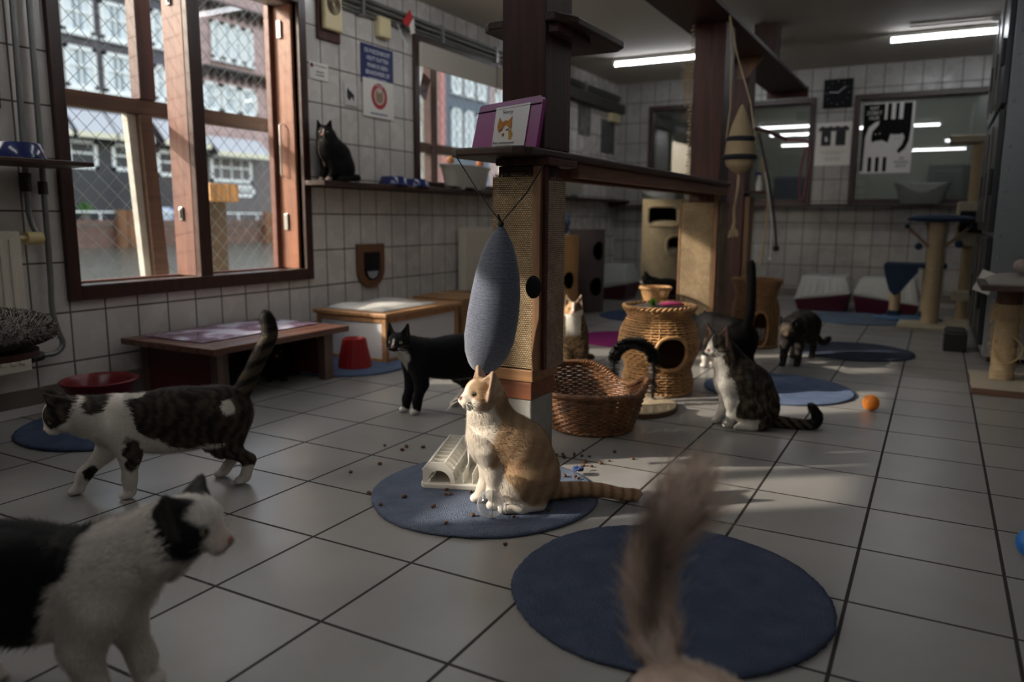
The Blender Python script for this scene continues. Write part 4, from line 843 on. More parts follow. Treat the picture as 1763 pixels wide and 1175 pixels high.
# red ribbed dog bowl and red basin
redp = mat('red_plastic', (150, 30, 34), .35)
t = thing('red_food_bowl', 'tall red ribbed food bowl on the blue rug beside the bench', 'bowl', loc=(-1.03, 1.735, .0125))
V = []; F = []; n = 72; prof = [(.088, 0), (.086, .012), (.062, .135), (.06, .15), (.055, .152), (.05, .14), (.04, .1), (.001, .09)]
for i, (r, z) in enumerate(prof):
    for j in range(n): q = 2*PI*j/n; rr = r*(1+(.028*math.cos(18*q) if 0 < i < 3 else 0)); V.append((rr*math.cos(q), rr*math.sin(q), z))
for i in range(len(prof)-1):
    for j in range(n): F.append((i*n+j, i*n+(j+1) % n, (i+1)*n+(j+1) % n, (i+1)*n+j))
m = MB(); m.add(V, F); m.build('bowl_body', redp, t, smooth='auto')
t = thing('red_basin', 'round dark red basin by the left wall behind the walking cat', 'basin', loc=(-1.30, .50, .0125))
m = MB(); m.lathe([(.095, .0), (.10, .01), (.128, .105), (.142, .118), (.146, .126), (.140, .130), (.126, .118), (.10, .02), (.001, .016)], n=44, capb=True); m.build('basin_body', mat('dark_red_plastic', (112, 20, 26), .3), t, smooth='auto')
# cushion on a stool at the left edge
t = thing('stool', 'scratching stool at the left edge under the fluffy grey cushion', 'stool', loc=(-.90, -.12, 0))
m = MB(); m.lathe([(.06, 0), (.06, .02)], (-.10, -.11, 0), n=32, capt=True); m.build('base', dark, t, smooth='auto'); m = MB(); m.cyl((-.08, -.09, .0205), (-.08, -.09, .36), .03); m.build('sisal_column', sisal_rope, t, smooth='auto'); m = MB(); m.lathe([(.15, .3605), (.15, .38)], n=32, capt=True); m.build('seat_board', dark, t, smooth='auto')
t = thing('fluffy_cushion', 'fluffy grey cushion with a dark underside at the left edge', 'cushion', loc=(-.90, -.12, .381))
def pillow(rx, ry, h, n=40, dome=1.0, lo=.3, seed=0):
    V = []; F = []; M_ = 14; rs = np.random.default_rng(seed); ph = rs.uniform(0, 6, 4)
    for i in range(M_+1):
        a = -PI/2+PI*i/M_
        for j in range(n):
            q = 2*PI*j/n; r = math.cos(a)**.75; k = 1+.025*math.sin(5*q+ph[0])+.02*math.sin(9*q+ph[1]); V.append((rx*r*k*math.cos(q)+1e-5, ry*r*k*math.sin(q), h*(lo+(1-lo)*math.sin(a) if a > 0 else lo*(1+math.sin(a)))))
    for i in range(M_):
        for j in range(n): F.append((i*n+j, i*n+(j+1) % n, (i+1)*n+(j+1) % n, (i+1)*n+j))
    return V, F
m = MB(); m.add(*pillow(.185, .20, .115, lo=.45)); cu = m.build('cushion_cover', [mat('fleece_grey', (150, 142, 134), .95, noise=.3, nscale=30, bump=1, bscale=150), mat('cushion_dark', (38, 34, 32), .9)], t, smooth=True)
for p in cu.data.polygons:
    if p.center.z < .045: p.material_index = 1
FLUFF = [(cu, t)]

# ------------------------------------------------------------------ rugs
def rug(x, y, r, col, col2, label, z=0.0, name='round_rug', seed=1, sy=1.0, group=None):
    m_ = mat('rug_%d_%d_%d' % col, col, .95, col2=col2, nscale=14, bump=1.0, bscale=260, spec=.1)
    V = []; F = []; n = 220; rs = np.random.default_rng(seed); rings = [0.0, .3, .6, .8, .92, .975, 1.0, 1.0, .985]; hs = [.012]*5+[.0115, .008, .003, 0]
    ph = rs.uniform(0, 6, 5); jit = rs.uniform(-1, 1, n)*.0016
    for i, (q, h) in enumerate(zip(rings, hs)):
        for j in range(n):
            a = 2*PI*j/n; rr = r*q*(1+.006*math.sin(3*a+ph[0])+.004*math.sin(7*a+ph[1]))+(jit[j] if i > 4 else 0); V.append((rr*math.cos(a)+(1e-5 if q == 0 else 0), rr*math.sin(a)*sy, h+.0008*math.sin(14*q+5*a)))
    for i in range(len(rings)-1):
        for j in range(n): F.append((i*n+j, i*n+(j+1) % n, (i+1)*n+(j+1) % n, (i+1)*n+j)[::-1])
    m = MB(); m.add(V, F); o = m.build(name, m_, smooth=True); o.location = (x, y, z); tag(o, label, 'rug', group); return o
RB = (118, 129, 150); RB2 = (102, 113, 134)
rug(1.157, .165, .335, (84, 94, 116), (72, 82, 102), 'dark blue round rug in the foreground under the fluffy tail', seed=2)
rug(.515, .475, .325, RB, RB2, 'blue round rug under the sitting orange and white cat', seed=3)
rug(-1.07, .42, .345, (88, 102, 130), (76, 90, 116), 'blue round rug under the head of the walking tabby cat', seed=4)
rug(-1.13, 1.80, .335, (106, 122, 150), (94, 110, 138), 'blue round rug below the red food bowl next to the bench', seed=5)
rug(1.005, 2.35, .335, (112, 128, 158), (98, 114, 144), 'blue round rug half in sunlight behind the sitting tabby cat', seed=6)
rug(1.215, 3.66, .335, (78, 86, 104), (68, 76, 94), 'dark blue round rug beside the dark tabby cat', seed=7)
rug(1.06, 5.36, .40, (122, 138, 160), (108, 124, 146), 'light blue round rug in front of the two litter boxes', seed=8)
rug(-.13, 3.40, .33, (150, 48, 118), (134, 40, 104), 'magenta round rug behind the upright calico cat', seed=9)
rug(-.45, 4.64, .36, (70, 84, 116), (60, 74, 104), 'dim blue rug in front of the beige cat tower', seed=10)

# ------------------------------------------------------------------ wicker
wick_l = mat('wicker_honey', (200, 154, 102), .5, noise=.35, nscale=26); wick_m = mat('wicker_tan', (176, 130, 84), .55, noise=.35, nscale=26); wick_d = mat('wicker_brown', (144, 98, 62), .42, noise=.6, nscale=34)
def weave(prof, rows, stakes, rw, m_, parent, name='woven_wall', skip=None, sides=5, rs_=.003, top=None):
    """rows of weavers that pass in front of and behind upright stakes; prof gives radius and height"""
    rr = [p[0] for p in prof]; zz = [p[1] for p in prof]; S_ = [0]
    for a, b in zip(prof[:-1], prof[1:]): S_.append(S_[-1]+math.hypot(b[0]-a[0], b[1]-a[1]))
    def at(s, th=0):
        return float(np.interp(s, S_, rr)), float(np.interp(s, S_, zz))
    m = MB(); n = stakes*2; tot = S_[-1]
    for i in range(rows):
        s = tot*(i+.5)/rows; run = []
        for j in range(n+1):
            th = 2*PI*j/n; r, z = at(s); off = rw*.95*(1 if (j//1+i) % 2 else -1)*(1 if j % 2 == 0 else 0) if False else rw*1.25*math.cos(PI*j/1.0+PI*i)
            p = ((r+off)*math.cos(th), (r+off)*math.sin(th), z)
            if (skip and skip(th % (2*PI), z)) or (top and z > top(th % (2*PI))):
                if len(run) > 1: m.tube(run, rw, sides, cap=False)
                run = []
            else: run.append(p)
        if len(run) > 1: m.tube(run, rw, sides, cap=False)
    o = m.build(name, m_, parent, smooth=True)
    m = MB()
    for j in range(stakes):
        th = 2*PI*(j+.5)/stakes; run = []
        for k in range(25):
            r, z = at(tot*k/24)
            if (skip and skip(th % (2*PI), z)) or (top and z > top(th % (2*PI))):
                if len(run) > 1: m.tube(run, rs_, 5)
                run = []
            else: run.append((r*math.cos(th), r*math.sin(th), z))
        if len(run) > 1: m.tube(run, rs_, 5)
    m.build('stakes', m_, parent)
    return at
def braid(m, r, z, n=60, w=.006, amp=.005, sx=1.0, f=None):
    for ph in (0, PI):
        P = []
        for j in range(n*3):
            th = 2*PI*j/(n*3); q = n*th/2+ph; zz = z(th) if callable(z) else z; P.append(((r+amp*math.cos(q))*math.cos(th), (r+amp*math.cos(q))*math.sin(th), zz+amp*math.sin(q)))
        m.tube(P, w, 6, closed=True)
# open bed basket with a low front
t = thing('wicker_cat_bed', 'brown wicker bed basket with a dipped front beside the nearest post', 'basket', loc=(.503, 1.30, 0), rz=0)
def topf(th):
    d = math.atan2(math.sin(th-PI*.02), math.cos(th-PI*.02)); return .118+.10/(1+math.exp(-(abs(d)-.85)*9))
PB = [(.148, .008), (.165, .05), (.182, .11), (.202, .18), (.210, .225)]
def topf2(th):
    a = math.degrees(th) % 360; g = lambda c, w: math.exp(-(((a-c+180) % 360-180)/w)**4)
    return .142+.072*g(138, 48)+.048*g(22, 26)+.012*g(-60, 60)
weave(PB, 25, 28, .0046, wick_d, t, top=topf2, rs_=.0034)
m = MB()
for ph in (0, 2.1, 4.2):
    P = []
    for j in range(260):
        th = 2*PI*j/260; z = topf2(th); r = float(np.interp(z, [p[1] for p in PB], [p[0] for p in PB])); q = 40*th+ph; P.append(((r+.007*math.cos(q))*math.cos(th), (r+.007*math.cos(q))*math.sin(th), z+.007*math.sin(q)))
    m.tube(P, .0052, 6, closed=True)
m.build('rim_braid', wick_d, t, smooth=True)
m = MB(); braid(m, .151, .010, 40, .005, .004); m.build('foot_braid', wick_d, t, smooth=True)
m = MB(); m.lathe([(.143, .012), (.143, .018)], n=40, capt=True); m.build('basket_floor', wick_d, t)
# tall wicker houses
def wicker_house(x, y, rz, label, m_, prof, rows, stakes, hole, toplip, scale=1.0, group=None):
    t = thing('wicker_cat_house', label, 'basket', group, (x, y, 0), rz)
    th0, zc, hw, hh = hole
    def skip(th, z):
        d = math.atan2(math.sin(th-th0), math.cos(th-th0)); r = float(np.interp(z, [p[1] for p in prof], [p[0] for p in prof]))
        return (abs(d)*r/hw)**2.4+(abs(z-zc)/hh)**2.4 < 1
    weave(prof, rows, stakes, .0050, m_, t, skip=skip, rs_=.0038)
    m = MB(); P = []
    for k in range(60):
        q = 2*PI*k/60; c, s = math.cos(q), math.sin(q); u = hw*math.copysign(abs(c)**(2/2.4), c); v = hh*math.copysign(abs(s)**(2/2.4), s); z = zc+v; r = float(np.interp(z, [p[1] for p in prof], [p[0] for p in prof]))+.003
        P.append((r*math.cos(th0+u/r), r*math.sin(th0+u/r), z))
    m.tube(P, .009, 8, closed=True); m.build('door_rim', m_, t, smooth=True)
    m = MB(); braid(m, prof[-1][0], prof[-1][1], 44, .006, .006); m.build('rim_braid', m_, t, smooth=True)
    m = MB(); braid(m, prof[0][0]+.002, .012, 44, .006, .005); m.build('foot_braid', m_, t, smooth=True)
    m = MB(); m.lathe([(prof[0][0]-.01, .006), (prof[0][0]-.01, .014)], n=40, capt=True); m.build('basket_floor', m_, t)
    zt = toplip; r = float(np.interp(zt, [p[1] for p in prof], [p[0] for p in prof]))-.012; m = MB(); m.lathe([(r, zt-.01), (r, zt)], n=40, capt=True); m.build('top_floor', m_, t)
    m = MB(); rr = [(p[0]-.02, p[1]) for p in prof if .02 < p[1] < zt]; m.lathe(rr, n=40, capb=False, a0=th0+.75, a1=th0-.75+2*PI); m.build('lining', mat('basket_lining', (104, 74, 48), .9), t, smooth=True)
    return t
P1 = [(.150, .012), (.155, .05), (.150, .085), (.142, .11), (.150, .14), (.172, .19), (.178, .24), (.168, .29), (.145, .335), (.135, .352), (.150, .375), (.160, .395)]
wicker_house(.520, 2.03, 0, 'honey coloured wicker cat house in sunlight with toys on its top', wick_l, P1, 33, 28, (R(-52), .20, .075, .075), .375)
P2 = [(.132, .012), (.136, .10), (.140, .2), (.134, .26), (.118, .30), (.115, .32), (.130, .37), (.146, .415)]
wicker_house(.640, 3.60, 0, 'tan wicker cat house with an arched door beside the dark tabby cat', wick_m, P2, 33, 28, (R(-66), .12, .050, .110), .30)
# lining blanket and toys on the sunlit house
t = thing('basket_blanket', 'spotted grey blanket in the top of the sunlit wicker house', 'blanket', loc=(.520, 2.03, .3755))
m = MB(); V, F_ = pillow(.125, .125, .030, lo=.3, seed=4); m.add(V, F_); m.build('blanket', mat('spotted_fleece', (150, 138, 128), .95, col2=(44, 40, 40), nscale=22), t, smooth=True)
t = thing('tinsel_ball', 'green tinsel ball on the sunlit wicker house', 'toy', loc=(.51, 1.96, .404)); m = MB()
for _ in range(160):
    a = random.uniform(0, 2*PI); e = random.uniform(-.6, PI/2); q = .021; d = Vector((math.cos(a)*math.cos(e), math.sin(a)*math.cos(e), math.sin(e))); s = d.cross(Vector((0, .3, 1))).normalized()*.0025; p = Vector((0, 0, .012)); m.add([p-s, p+s, p+d*q+s, p+d*q-s], [(0, 1, 2, 3)])
m.build('tinsel', mat('green_tinsel', (130, 200, 70), .3, metal=.5), t)
t = thing('pink_toy', 'pink felt stick toy on the sunlit wicker house', 'toy', loc=(.585, 1.985, .408)); m = MB(); m.tube([(-.045, -.02, .002), (0, 0, .008), (.045, .02, .006)], [.007, .011, .008], 10); m.build('stick', mat('pink_felt', (238, 96, 160), .8), t, smooth=True)
# small basket by the second post
t = thing('small_wicker_basket', 'small honey wicker basket standing left of the second post', 'basket', loc=(.17, 3.03, .32))
m = MB(); m.box(-.05, .05, -.04, .04, -.32, -.05); m.build('basket_stand', wick_m, t)
weave([(.055, -.045), (.065, 0), (.085, .065)], 13, 22, .003, wick_l, t); m = MB(); braid(m, .087, .066, 24, .006, .005); m.build('rim_braid', wick_l, t, smooth=True); m = MB(); m.lathe([(.052, -.049), (.052, -.04)], n=24, capt=True); m.build('basket_floor', wick_l, t)

# ------------------------------------------------------------------ brush arch on its base
t = thing('brush_arch', 'black bristle grooming arch on a round carpeted base in front of the wicker house', 'grooming arch', loc=(.53, 1.655, 0), rz=R(14))
m = MB(); m.lathe([(.185, 0), (.19, .006), (.188, .024), (.18, .028)], n=48, capt=True); m.build('base', mat('base_beige', (196, 176, 146), .9, noise=.2, nscale=40, bump=.5, bscale=180), t, smooth='auto')
m = MB(); m.lathe([(.1915, .002), (.192, .020)], n=48, capb=False); m.build('base_edge', mat('base_brown', (92, 66, 46), .7), t, smooth=True)
AY = .07; arc = [(-.085, AY, .0285), (-.085, AY, .10), (-.085, AY, .18)]+[(-.085*math.cos(q), AY, .185+.083*math.sin(q)) for q in [PI*k/16 for k in range(1, 16)]]+[(.085, AY, .18), (.085, AY, .10), (.085, AY, .0285)]
m = MB(); m.tube(arc, .006, 8); m.build('arch_core', black, t, smooth=True)
m = MB(); pts = catmull(arc, 5); Ls = len(pts)
for k in range(Ls*40):
    u = random.uniform(2, Ls-3); i = int(u); p = pts[i].lerp(pts[i+1], u-i); tg = (pts[i+1]-pts[i]).normalized(); a = random.uniform(0, 2*PI); side = Vector((0, 1, 0)); nrm = tg.cross(side); d = (side*math.cos(a)+nrm*math.sin(a)).normalized(); e = p+d*random.uniform(.024, .031)+tg*random.uniform(-.002, .002); m.tube([p, e], [.0010, .0007], 3, cap=False)
m.build('bristles', mat('bristle_black', (16, 16, 18), .5), t)
m = MB(); m.cyl((-.085, AY, .028), (-.085, AY, .034), .012); m.build('screw_plate', chrome, t); m = MB(); m.cyl((.085, AY, .028), (.085, AY, .034), .012); m.build('screw_plate', chrome, t)

# ------------------------------------------------------------------ white food maze
t = thing('food_maze', 'white plastic food maze feeder with ribbed tunnel and wavy walls on the blue rug', 'feeder', loc=(.405, .585, .0125), rz=R(21))
mz = mat('maze_white', (226, 222, 212), .4)
m = MB(); P = rrect(-.125, .13, -.16, .16, .02); m.prism(P, 2, 0, .014); m.build('base_plate', mz, t, bevel=.002)
# ribbed tunnel: ribs are roof shaped frames over an arch
ribs = 9
for k in range(ribs):
    y = -.150+.285*k/(ribs-1)
    o = [(-.118, 0), (-.118, .040), (-.098, .062), (-.052, .062), (-.030, .040), (-.022, 0)]; a = [(-.070+.034*math.cos(q), .002+.036*math.sin(q)) for q in [PI*j/12 for j in range(13)]]
    poly = o+[(-.036, 0)]+a+[(-.104, 0)]
    V = [(p[0], y-.0016, p[1]+.0142) for p in poly]+[(p[0], y+.0016, p[1]+.0142) for p in poly]; n = len(poly); m = MB()
    oo = o; ii = [(-.104, 0)]+[(-.070-.034*math.cos(PI*j/12), .002+.036*math.sin(PI*j/12)) for j in range(13)]+[(-.036, 0)]
    # strip between outer outline and inner arch
    def samp(L_, q):
        d = [0]
        for u, v in zip(L_[:-1], L_[1:]): d.append(d[-1]+math.hypot(v[0]-u[0], v[1]-u[1]))
        return [(float(np.interp(x*d[-1], d, [p[0] for p in L_])), float(np.interp(x*d[-1], d, [p[1] for p in L_]))) for x in np.linspace(0, 1, q)]
    A = samp(oo, 31); B = samp(ii, 31)
    V = [(p[0], y-.0015, p[1]+.0142) for p in A]+[(p[0], y-.0015, p[1]+.0142) for p in B]+[(p[0], y+.0015, p[1]+.0142) for p in A]+[(p[0], y+.0015, p[1]+.0142) for p in B]; F_ = []
    for j in range(30): F_ += [(j, j+1, 31+j+1, 31+j), (62+j, 93+j, 93+j+1, 62+j+1), (j, 62+j, 62+j+1, j+1), (31+j, 31+j+1, 93+j+1, 93+j)]
    m.add(V, F_); m.fixn = True; m.build('tunnel_rib', mz, t)
for x, z in ((-.098, .0755), (-.052, .0755), (-.118, .052), (-.030, .052)):
    m = MB(); m.box(x-.0022, x+.0022, -.152, .137, z-.0015, z+.002); m.build('tunnel_rail', mz, t)
m = MB(); m.lathe([(.0345, -.150), (.0345, .137)], n=24, capb=False, a0=0, a1=PI)
m.v = [(p[0]-.070, p[2], p[1]+.0165) for p in m.v]; m.build('tunnel_skin', mz, t, smooth=True)
# wavy standing walls
for k, (x0, h) in enumerate(((.0, .042), (.028, .042), (.056, .042), (.084, .040), (.112, .038))):
    V = []; N_ = 26
    for j in range(N_+1):
        u = j/N_; y = -.145+.20*u; x = x0+(.016*math.sin(2*PI*u*1.0+.4)*u if k < 4 else .006*u); hh = h*(.72+.28*math.sin(min(1, u*2.4)*PI/2))+.026*(u > .3)*math.sin((u-.3)/.7*PI)*(k in (0, 1, 2))
        V += [(x-.0012, y, .0142), (x+.0012, y, .0142), (x+.0012, y, .0142+hh), (x-.0012, y, .0142+hh)]
    F_ = []
    for j in range(N_):
        a = 4*j; b = a+4
        F_ += [(a, b, b+3, a+3), (a+1, a+2, b+2, b+1), (a+3, b+3, b+2, a+2)]
    F_ += [(0, 3, 2, 1), (4*N_, 4*N_+1, 4*N_+2, 4*N_+3)]; m = MB(); m.add(V, F_); m.fixn = True; m.build('wavy_wall', mz, t, smooth='auto')
for x, y, r in ((.02, .095, .018), (.075, .11, .014), (.05, .13, .01)): m = MB(); m.cyl((x, y, .0142), (x, y, .05), r, r*.95, 20); m.build('maze_peg', mz, t, smooth='auto')

# treat ball, clear plastic
t = thing('treat_ball', 'clear plastic treat ball with a cap lying in front of the orange cat', 'toy', loc=(.636, .302, .0125+.036), rz=R(30))
cl = bpy.data.materials.new('clear_plastic'); cl.use_nodes = True; N, L = nodes(cl)
tt_ = N.new('ShaderNodeBsdfTransparent'); tt_.inputs[0].default_value = (.93, .93, .94, 1); gg = N.new('ShaderNodeBsdfGlossy'); gg.inputs['Roughness'].default_value = .08; lw = N.new('ShaderNodeLayerWeight'); lw.inputs[0].default_value = .35; mx_ = N.new('ShaderNodeMixShader')
dd = N.new('ShaderNodeBsdfDiffuse'); dd.inputs[0].default_value = (.75, .76, .78, 1); m2 = N.new('ShaderNodeMixShader'); m2.inputs[0].default_value = .45; L.new(gg.outputs[0], m2.inputs[1]); L.new(dd.outputs[0], m2.inputs[2])
ma = N.new('ShaderNodeMath'); ma.operation = 'MULTIPLY_ADD'; ma.inputs[1].default_value = .75; ma.inputs[2].default_value = .10; L.new(lw.outputs['Facing'], ma.inputs[0]); L.new(ma.outputs[0], mx_.inputs[0]); L.new(tt_.outputs[0], mx_.inputs[1]); L.new(m2.outputs[0], mx_.inputs[2]); L.new(mx_.outputs[0], N['Material Output'].inputs[0])
m = MB(); m.ball((0, 0, 0), .036, 32, 20); m.build('ball_shell', cl, t, smooth=True)
ringm = mat('clear_rim', (205, 208, 212), .15)
m = MB(); m.tube([(0.004+.0, .0362*math.cos(a*PI/20), .0362*math.sin(a*PI/20)) for a in range(40)], .0011, 6, closed=True); m.build('seam_ring', ringm, t, smooth=True)
m = MB()
for x, r in ((.030, .020), (.040, .019)): m.tube([(x, r*math.cos(a*PI/16), r*math.sin(a*PI/16)-.008) for a in range(32)], .0011, 6, closed=True)
m.build('cap_rim', ringm, t, smooth=True)
# orange ball
o = MB().ball((0, 0, 0), .034, 40, 24).build('plastic_ball', mat('orange_plastic', (255, 146, 48), .38), smooth=True); o.location = (1.418, 2.118, .034); tag(o, 'bright orange plastic ball on the tiles', 'ball')
o = MB().ball((0, 0, 0), .035, 30, 20).build('plastic_ball', mat('blue_ball', (40, 110, 190), .38), smooth=True); o.location = (1.862, .745, .035); tag(o, 'blue plastic ball cut by the right edge', 'ball')
t = thing('yarn_knot', 'small blue knotted yarn toy at the edge of the cat rug', 'toy', loc=(.685, .756, .012)); m = MB()
for k in range(5): a = k*1.3; m.tube([(.012*math.cos(a+q/3)*(1+.3*math.sin(q)), .012*math.sin(a+q/3)*(1+.3*math.cos(q)), .004*math.sin(q*2)+.006+.001*k) for q in range(12)], .0035, 6)
m.build('yarn', mat('yarn_blue', (50, 72, 122), .9), t, smooth=True)
# kibble: every piece its own object
kmat = mat('kibble_brown', (104, 70, 46), .8, noise=.3, nscale=60)
kb = MB(); kb.lathe([(.001, -.0035), (.0052, -.003), (.0066, 0), (.0052, .003), (.001, .0035)], (0, 0, .0035), 12, 1, .8); kproto = kb.build('kibble', kmat, smooth='auto')
floor_k = [(.517, .926), (.541, .903), (.557, .919), (.591, .939), (.574, .892), (.621, .934), (.646, .941), (.656, .883), (.706, .890), (.664, .846), (.691, .848), (.700, 1.031), (.743, .19), (.061, .422), (.089, .530), (-.025, .70), (.060, .687), (.050, .727), (.105, .75), (.60, .99), (.72, .93), (.78, .99)]
rug_k = [(.684, .80), (.251, .277), (.356, .305), (.427, .410), (.445, .377), (.495, .432), (.455, .388), (.468, .284), (.334, .225), (.559, .207), (.592, .284), (.69, .33), (.752, .413), (.70, .70), (.715, .688), (.67, .69)]
first = True
for i, (x, y) in enumerate(floor_k+rug_k):
    o = kproto if first else kproto.copy()
    if not first: COL.objects.link(o)
    first = False; on = i >= len(floor_k); s = random.uniform(.8, 1.25); o.scale = (s, s*random.uniform(.8, 1.1), s); o.rotation_euler = (random.uniform(-.3, .3), random.uniform(-.3, .3), random.uniform(0, 6)); o.location = (x, y, .0128 if on else .0008)
    tag(o, 'brown kibble scattered on the blue rug by the orange cat' if on else 'brown kibble scattered on the bare floor tiles', 'kibble', 'kibble on the rug' if on else 'kibble on the tiles')

# ------------------------------------------------------------------ litter boxes
burg = mat('burgundy_plastic', (72, 16, 38), .35); hoodm = mat('hood_white', (176, 180, 178), .4)
def litter_box(x0, x1, y0, y1, label, flip=False, h=.30, zl=.095, zh=.16):
    t = thing('hooded_litter_box', label, 'litter box'); za, zb = (zh, zl) if flip else (zl, zh)
    e = .015; m = MB(); m.hexa([(x0+.03, y0+.03, 0), (x1-.03, y0+.03, 0), (x1-.03, y1-.03, 0), (x0+.03, y1-.03, 0), (x0, y0, za), (x1, y0, zb), (x1, y1, zb), (x0, y1, za)]); m.build('tray', burg, t, bevel=.012)
    m = MB(); m.hexa([(x0-.006, y0-.006, za+.001), (x1+.006, y0-.006, zb+.001), (x1+.006, y1+.006, zb+.001), (x0-.006, y1+.006, za+.001), (x0-.006, y0-.006, za+.014), (x1+.006, y0-.006, zb+.014), (x1+.006, y1+.006, zb+.014), (x0-.006, y1+.006, za+.014)]); m.build('rim', hoodm, t, bevel=.004)
    m = MB(); m.hexa([(x0+.004, y0+.004, za+.0145), (x1-.004, y0+.004, zb+.0145), (x1-.004, y1-.004, zb+.0145), (x0+.004, y1-.004, za+.0145), (x0+.045, y0+.06, h), (x1-.045, y0+.06, h), (x1-.045, y1-.06, h), (x0+.045, y1-.06, h)])
    for k in range(7):
        u = (k+.5)/7; xb = x0+.02+(x1-x0-.04)*u; xt = x0+.06+(x1-x0-.12)*u; zb_ = za+(zb-za)*u+.02
        m.hexa([(xb-.012, y0-.001, zb_), (xb+.012, y0-.001, zb_), (xb+.012, y0+.03, zb_), (xb-.012, y0+.03, zb_), (xt-.010, y0+.054, h-.004), (xt+.010, y0+.054, h-.004), (xt+.010, y0+.07, h-.004), (xt-.010, y0+.07, h-.004)])
    m.build('hood', hoodm, t, bevel=.008); return t
litter_box(.54, .985, 5.78, 6.20, 'left hooded litter box, white over burgundy, against the far wall')
litter_box(1.015, 1.52, 5.74, 6.16, 'right hooded litter box, white over burgundy, behind the navy cat tree', flip=True)
litter_box(-1.32, -1.0, 5.70, 6.1, 'hooded litter box in the far left corner between the towers', h=.34)
litter_box(1.80, 2.2, 5.9, 6.25, 'partly hidden hooded litter box behind the tall cat tree', h=.32)

# ------------------------------------------------------------------ cat towers with holes
def shell(parent, rfun, z0, z1, holes, m_, inner, n=110, k=90, name='tower_shell', rim=.010, rimm=None):
    """upright hollow drum; holes = (angle, height, half width, half height, power)"""
    def inh(th, z, grow=1.0):
        for (t0, zc, hw, hh, pw) in holes:
            d = math.atan2(math.sin(th-t0), math.cos(th-t0)); r = rfun(z)
            if abs(d) < PI/2 and (abs(d)*r/(hw*grow))**pw+(abs(z-zc)/(hh*grow))**pw < 1: return True
        return False
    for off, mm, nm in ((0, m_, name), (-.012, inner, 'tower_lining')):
        V = []; F = []
        for i in range(k+1):
            z = z0+(z1-z0)*i/k; r = rfun(z)+off
            for j in range(n): q = 2*PI*j/n; V.append((r*math.cos(q), r*math.sin(q), z))
        for i in range(k):
            zc = z0+(z1-z0)*(i+.5)/k
            for j in range(n):
                if not inh(2*PI*(j+.5)/n, zc): F.append((i*n+j, i*n+(j+1) % n, (i+1)*n+(j+1) % n, (i+1)*n+j))
        if off == 0: F.append(tuple(k*n+j for j in range(n)))
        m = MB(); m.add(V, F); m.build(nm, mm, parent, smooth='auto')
    for (t0, zc, hw, hh, pw) in holes:
        P = []
        for a in range(56):
            q = 2*PI*a/56; c, s = math.cos(q), math.sin(q); u = hw*math.copysign(abs(c)**(2/pw), c); v = hh*math.copysign(abs(s)**(2/pw), s); z = zc+v; r = rfun(z)+.001; P.append((r*math.cos(t0+u/r), r*math.sin(t0+u/r), z))
        m = MB(); m.tube(P, rim, 8, closed=True); m.build('hole_rim', rimm or m_, parent, smooth=True)
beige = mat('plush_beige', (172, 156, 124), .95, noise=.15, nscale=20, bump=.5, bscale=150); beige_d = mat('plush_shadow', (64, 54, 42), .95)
t = thing('cat_tower', 'tall beige plush barrel cat tower with oval holes behind the second post', 'cat tower', loc=(-.50, 5.28, 0)); fdir = math.atan2(-1.359-5.28, 1.606+.50)
shell(t, lambda z: .200, .02, .955, [(fdir-.13, .812, .140, .085, 5), (fdir+.55, .565, .095, .080, 3)], beige, beige_d, rim=.014)
m = MB(); m.lathe([(.235, 0), (.235, .0195)], n=48, capt=True); m.build('base', beige, t, smooth='auto')
m = MB()
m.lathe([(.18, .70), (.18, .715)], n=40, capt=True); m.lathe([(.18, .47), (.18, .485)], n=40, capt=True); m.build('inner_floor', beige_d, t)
for z, dx in ((.716, 0), (.486, .02)):
    o = MB(); o.add(*pillow(.15, .15, .06, lo=.4)); c = o.build('fluffy_cushion', mat('cushion_cream', (186, 172, 146), .95, noise=.2), smooth=True); c.location = (-.50+.02*math.cos(fdir)+dx, 5.28+.02*math.sin(fdir), z+.001); tag(c, 'pale cushion in the %s hole of the beige cat tower' % ('upper' if z > .6 else 'lower'), 'cushion')
greyp = mat('plush_grey_brown', (96, 84, 82), .95, noise=.15, bump=.5, bscale=150)
t = thing('cat_tower', 'grey brown cat tower with two round side holes near the far corner', 'cat tower', loc=(-1.00, 4.72, 0)); fd = math.atan2(-1.359-4.72, 1.606+1.0)
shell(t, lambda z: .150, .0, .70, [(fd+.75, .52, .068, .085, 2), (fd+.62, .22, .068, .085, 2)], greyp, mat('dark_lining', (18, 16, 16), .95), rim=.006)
tanc = mat('cardboard_tan', (176, 132, 82), .8, noise=.1)
t = thing('cat_tower', 'tan cat tower with a round hole just right of the nearest post', 'cat tower', loc=(-.93, 4.08, 0)); fd = math.atan2(-1.359-4.08, 1.606+.93)
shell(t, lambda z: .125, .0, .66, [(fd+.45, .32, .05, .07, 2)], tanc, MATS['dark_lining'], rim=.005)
t = thing('plush_toy', 'grey blue plush toy on top of the tan cat tower', 'toy', loc=(-.93, 4.05, .661)); m = MB(); m.ball((0, 0, .05), .05, sz=(1.3, .9, 1)); m.ball((.05, -.02, .10), .035); m.ball((.06, 0, .145), .014, sz=(1, .5, 1.6)); m.build('plush_body', mat('plush_blue', (72, 86, 112), .95, bump=.6, bscale=150), t, smooth=True)

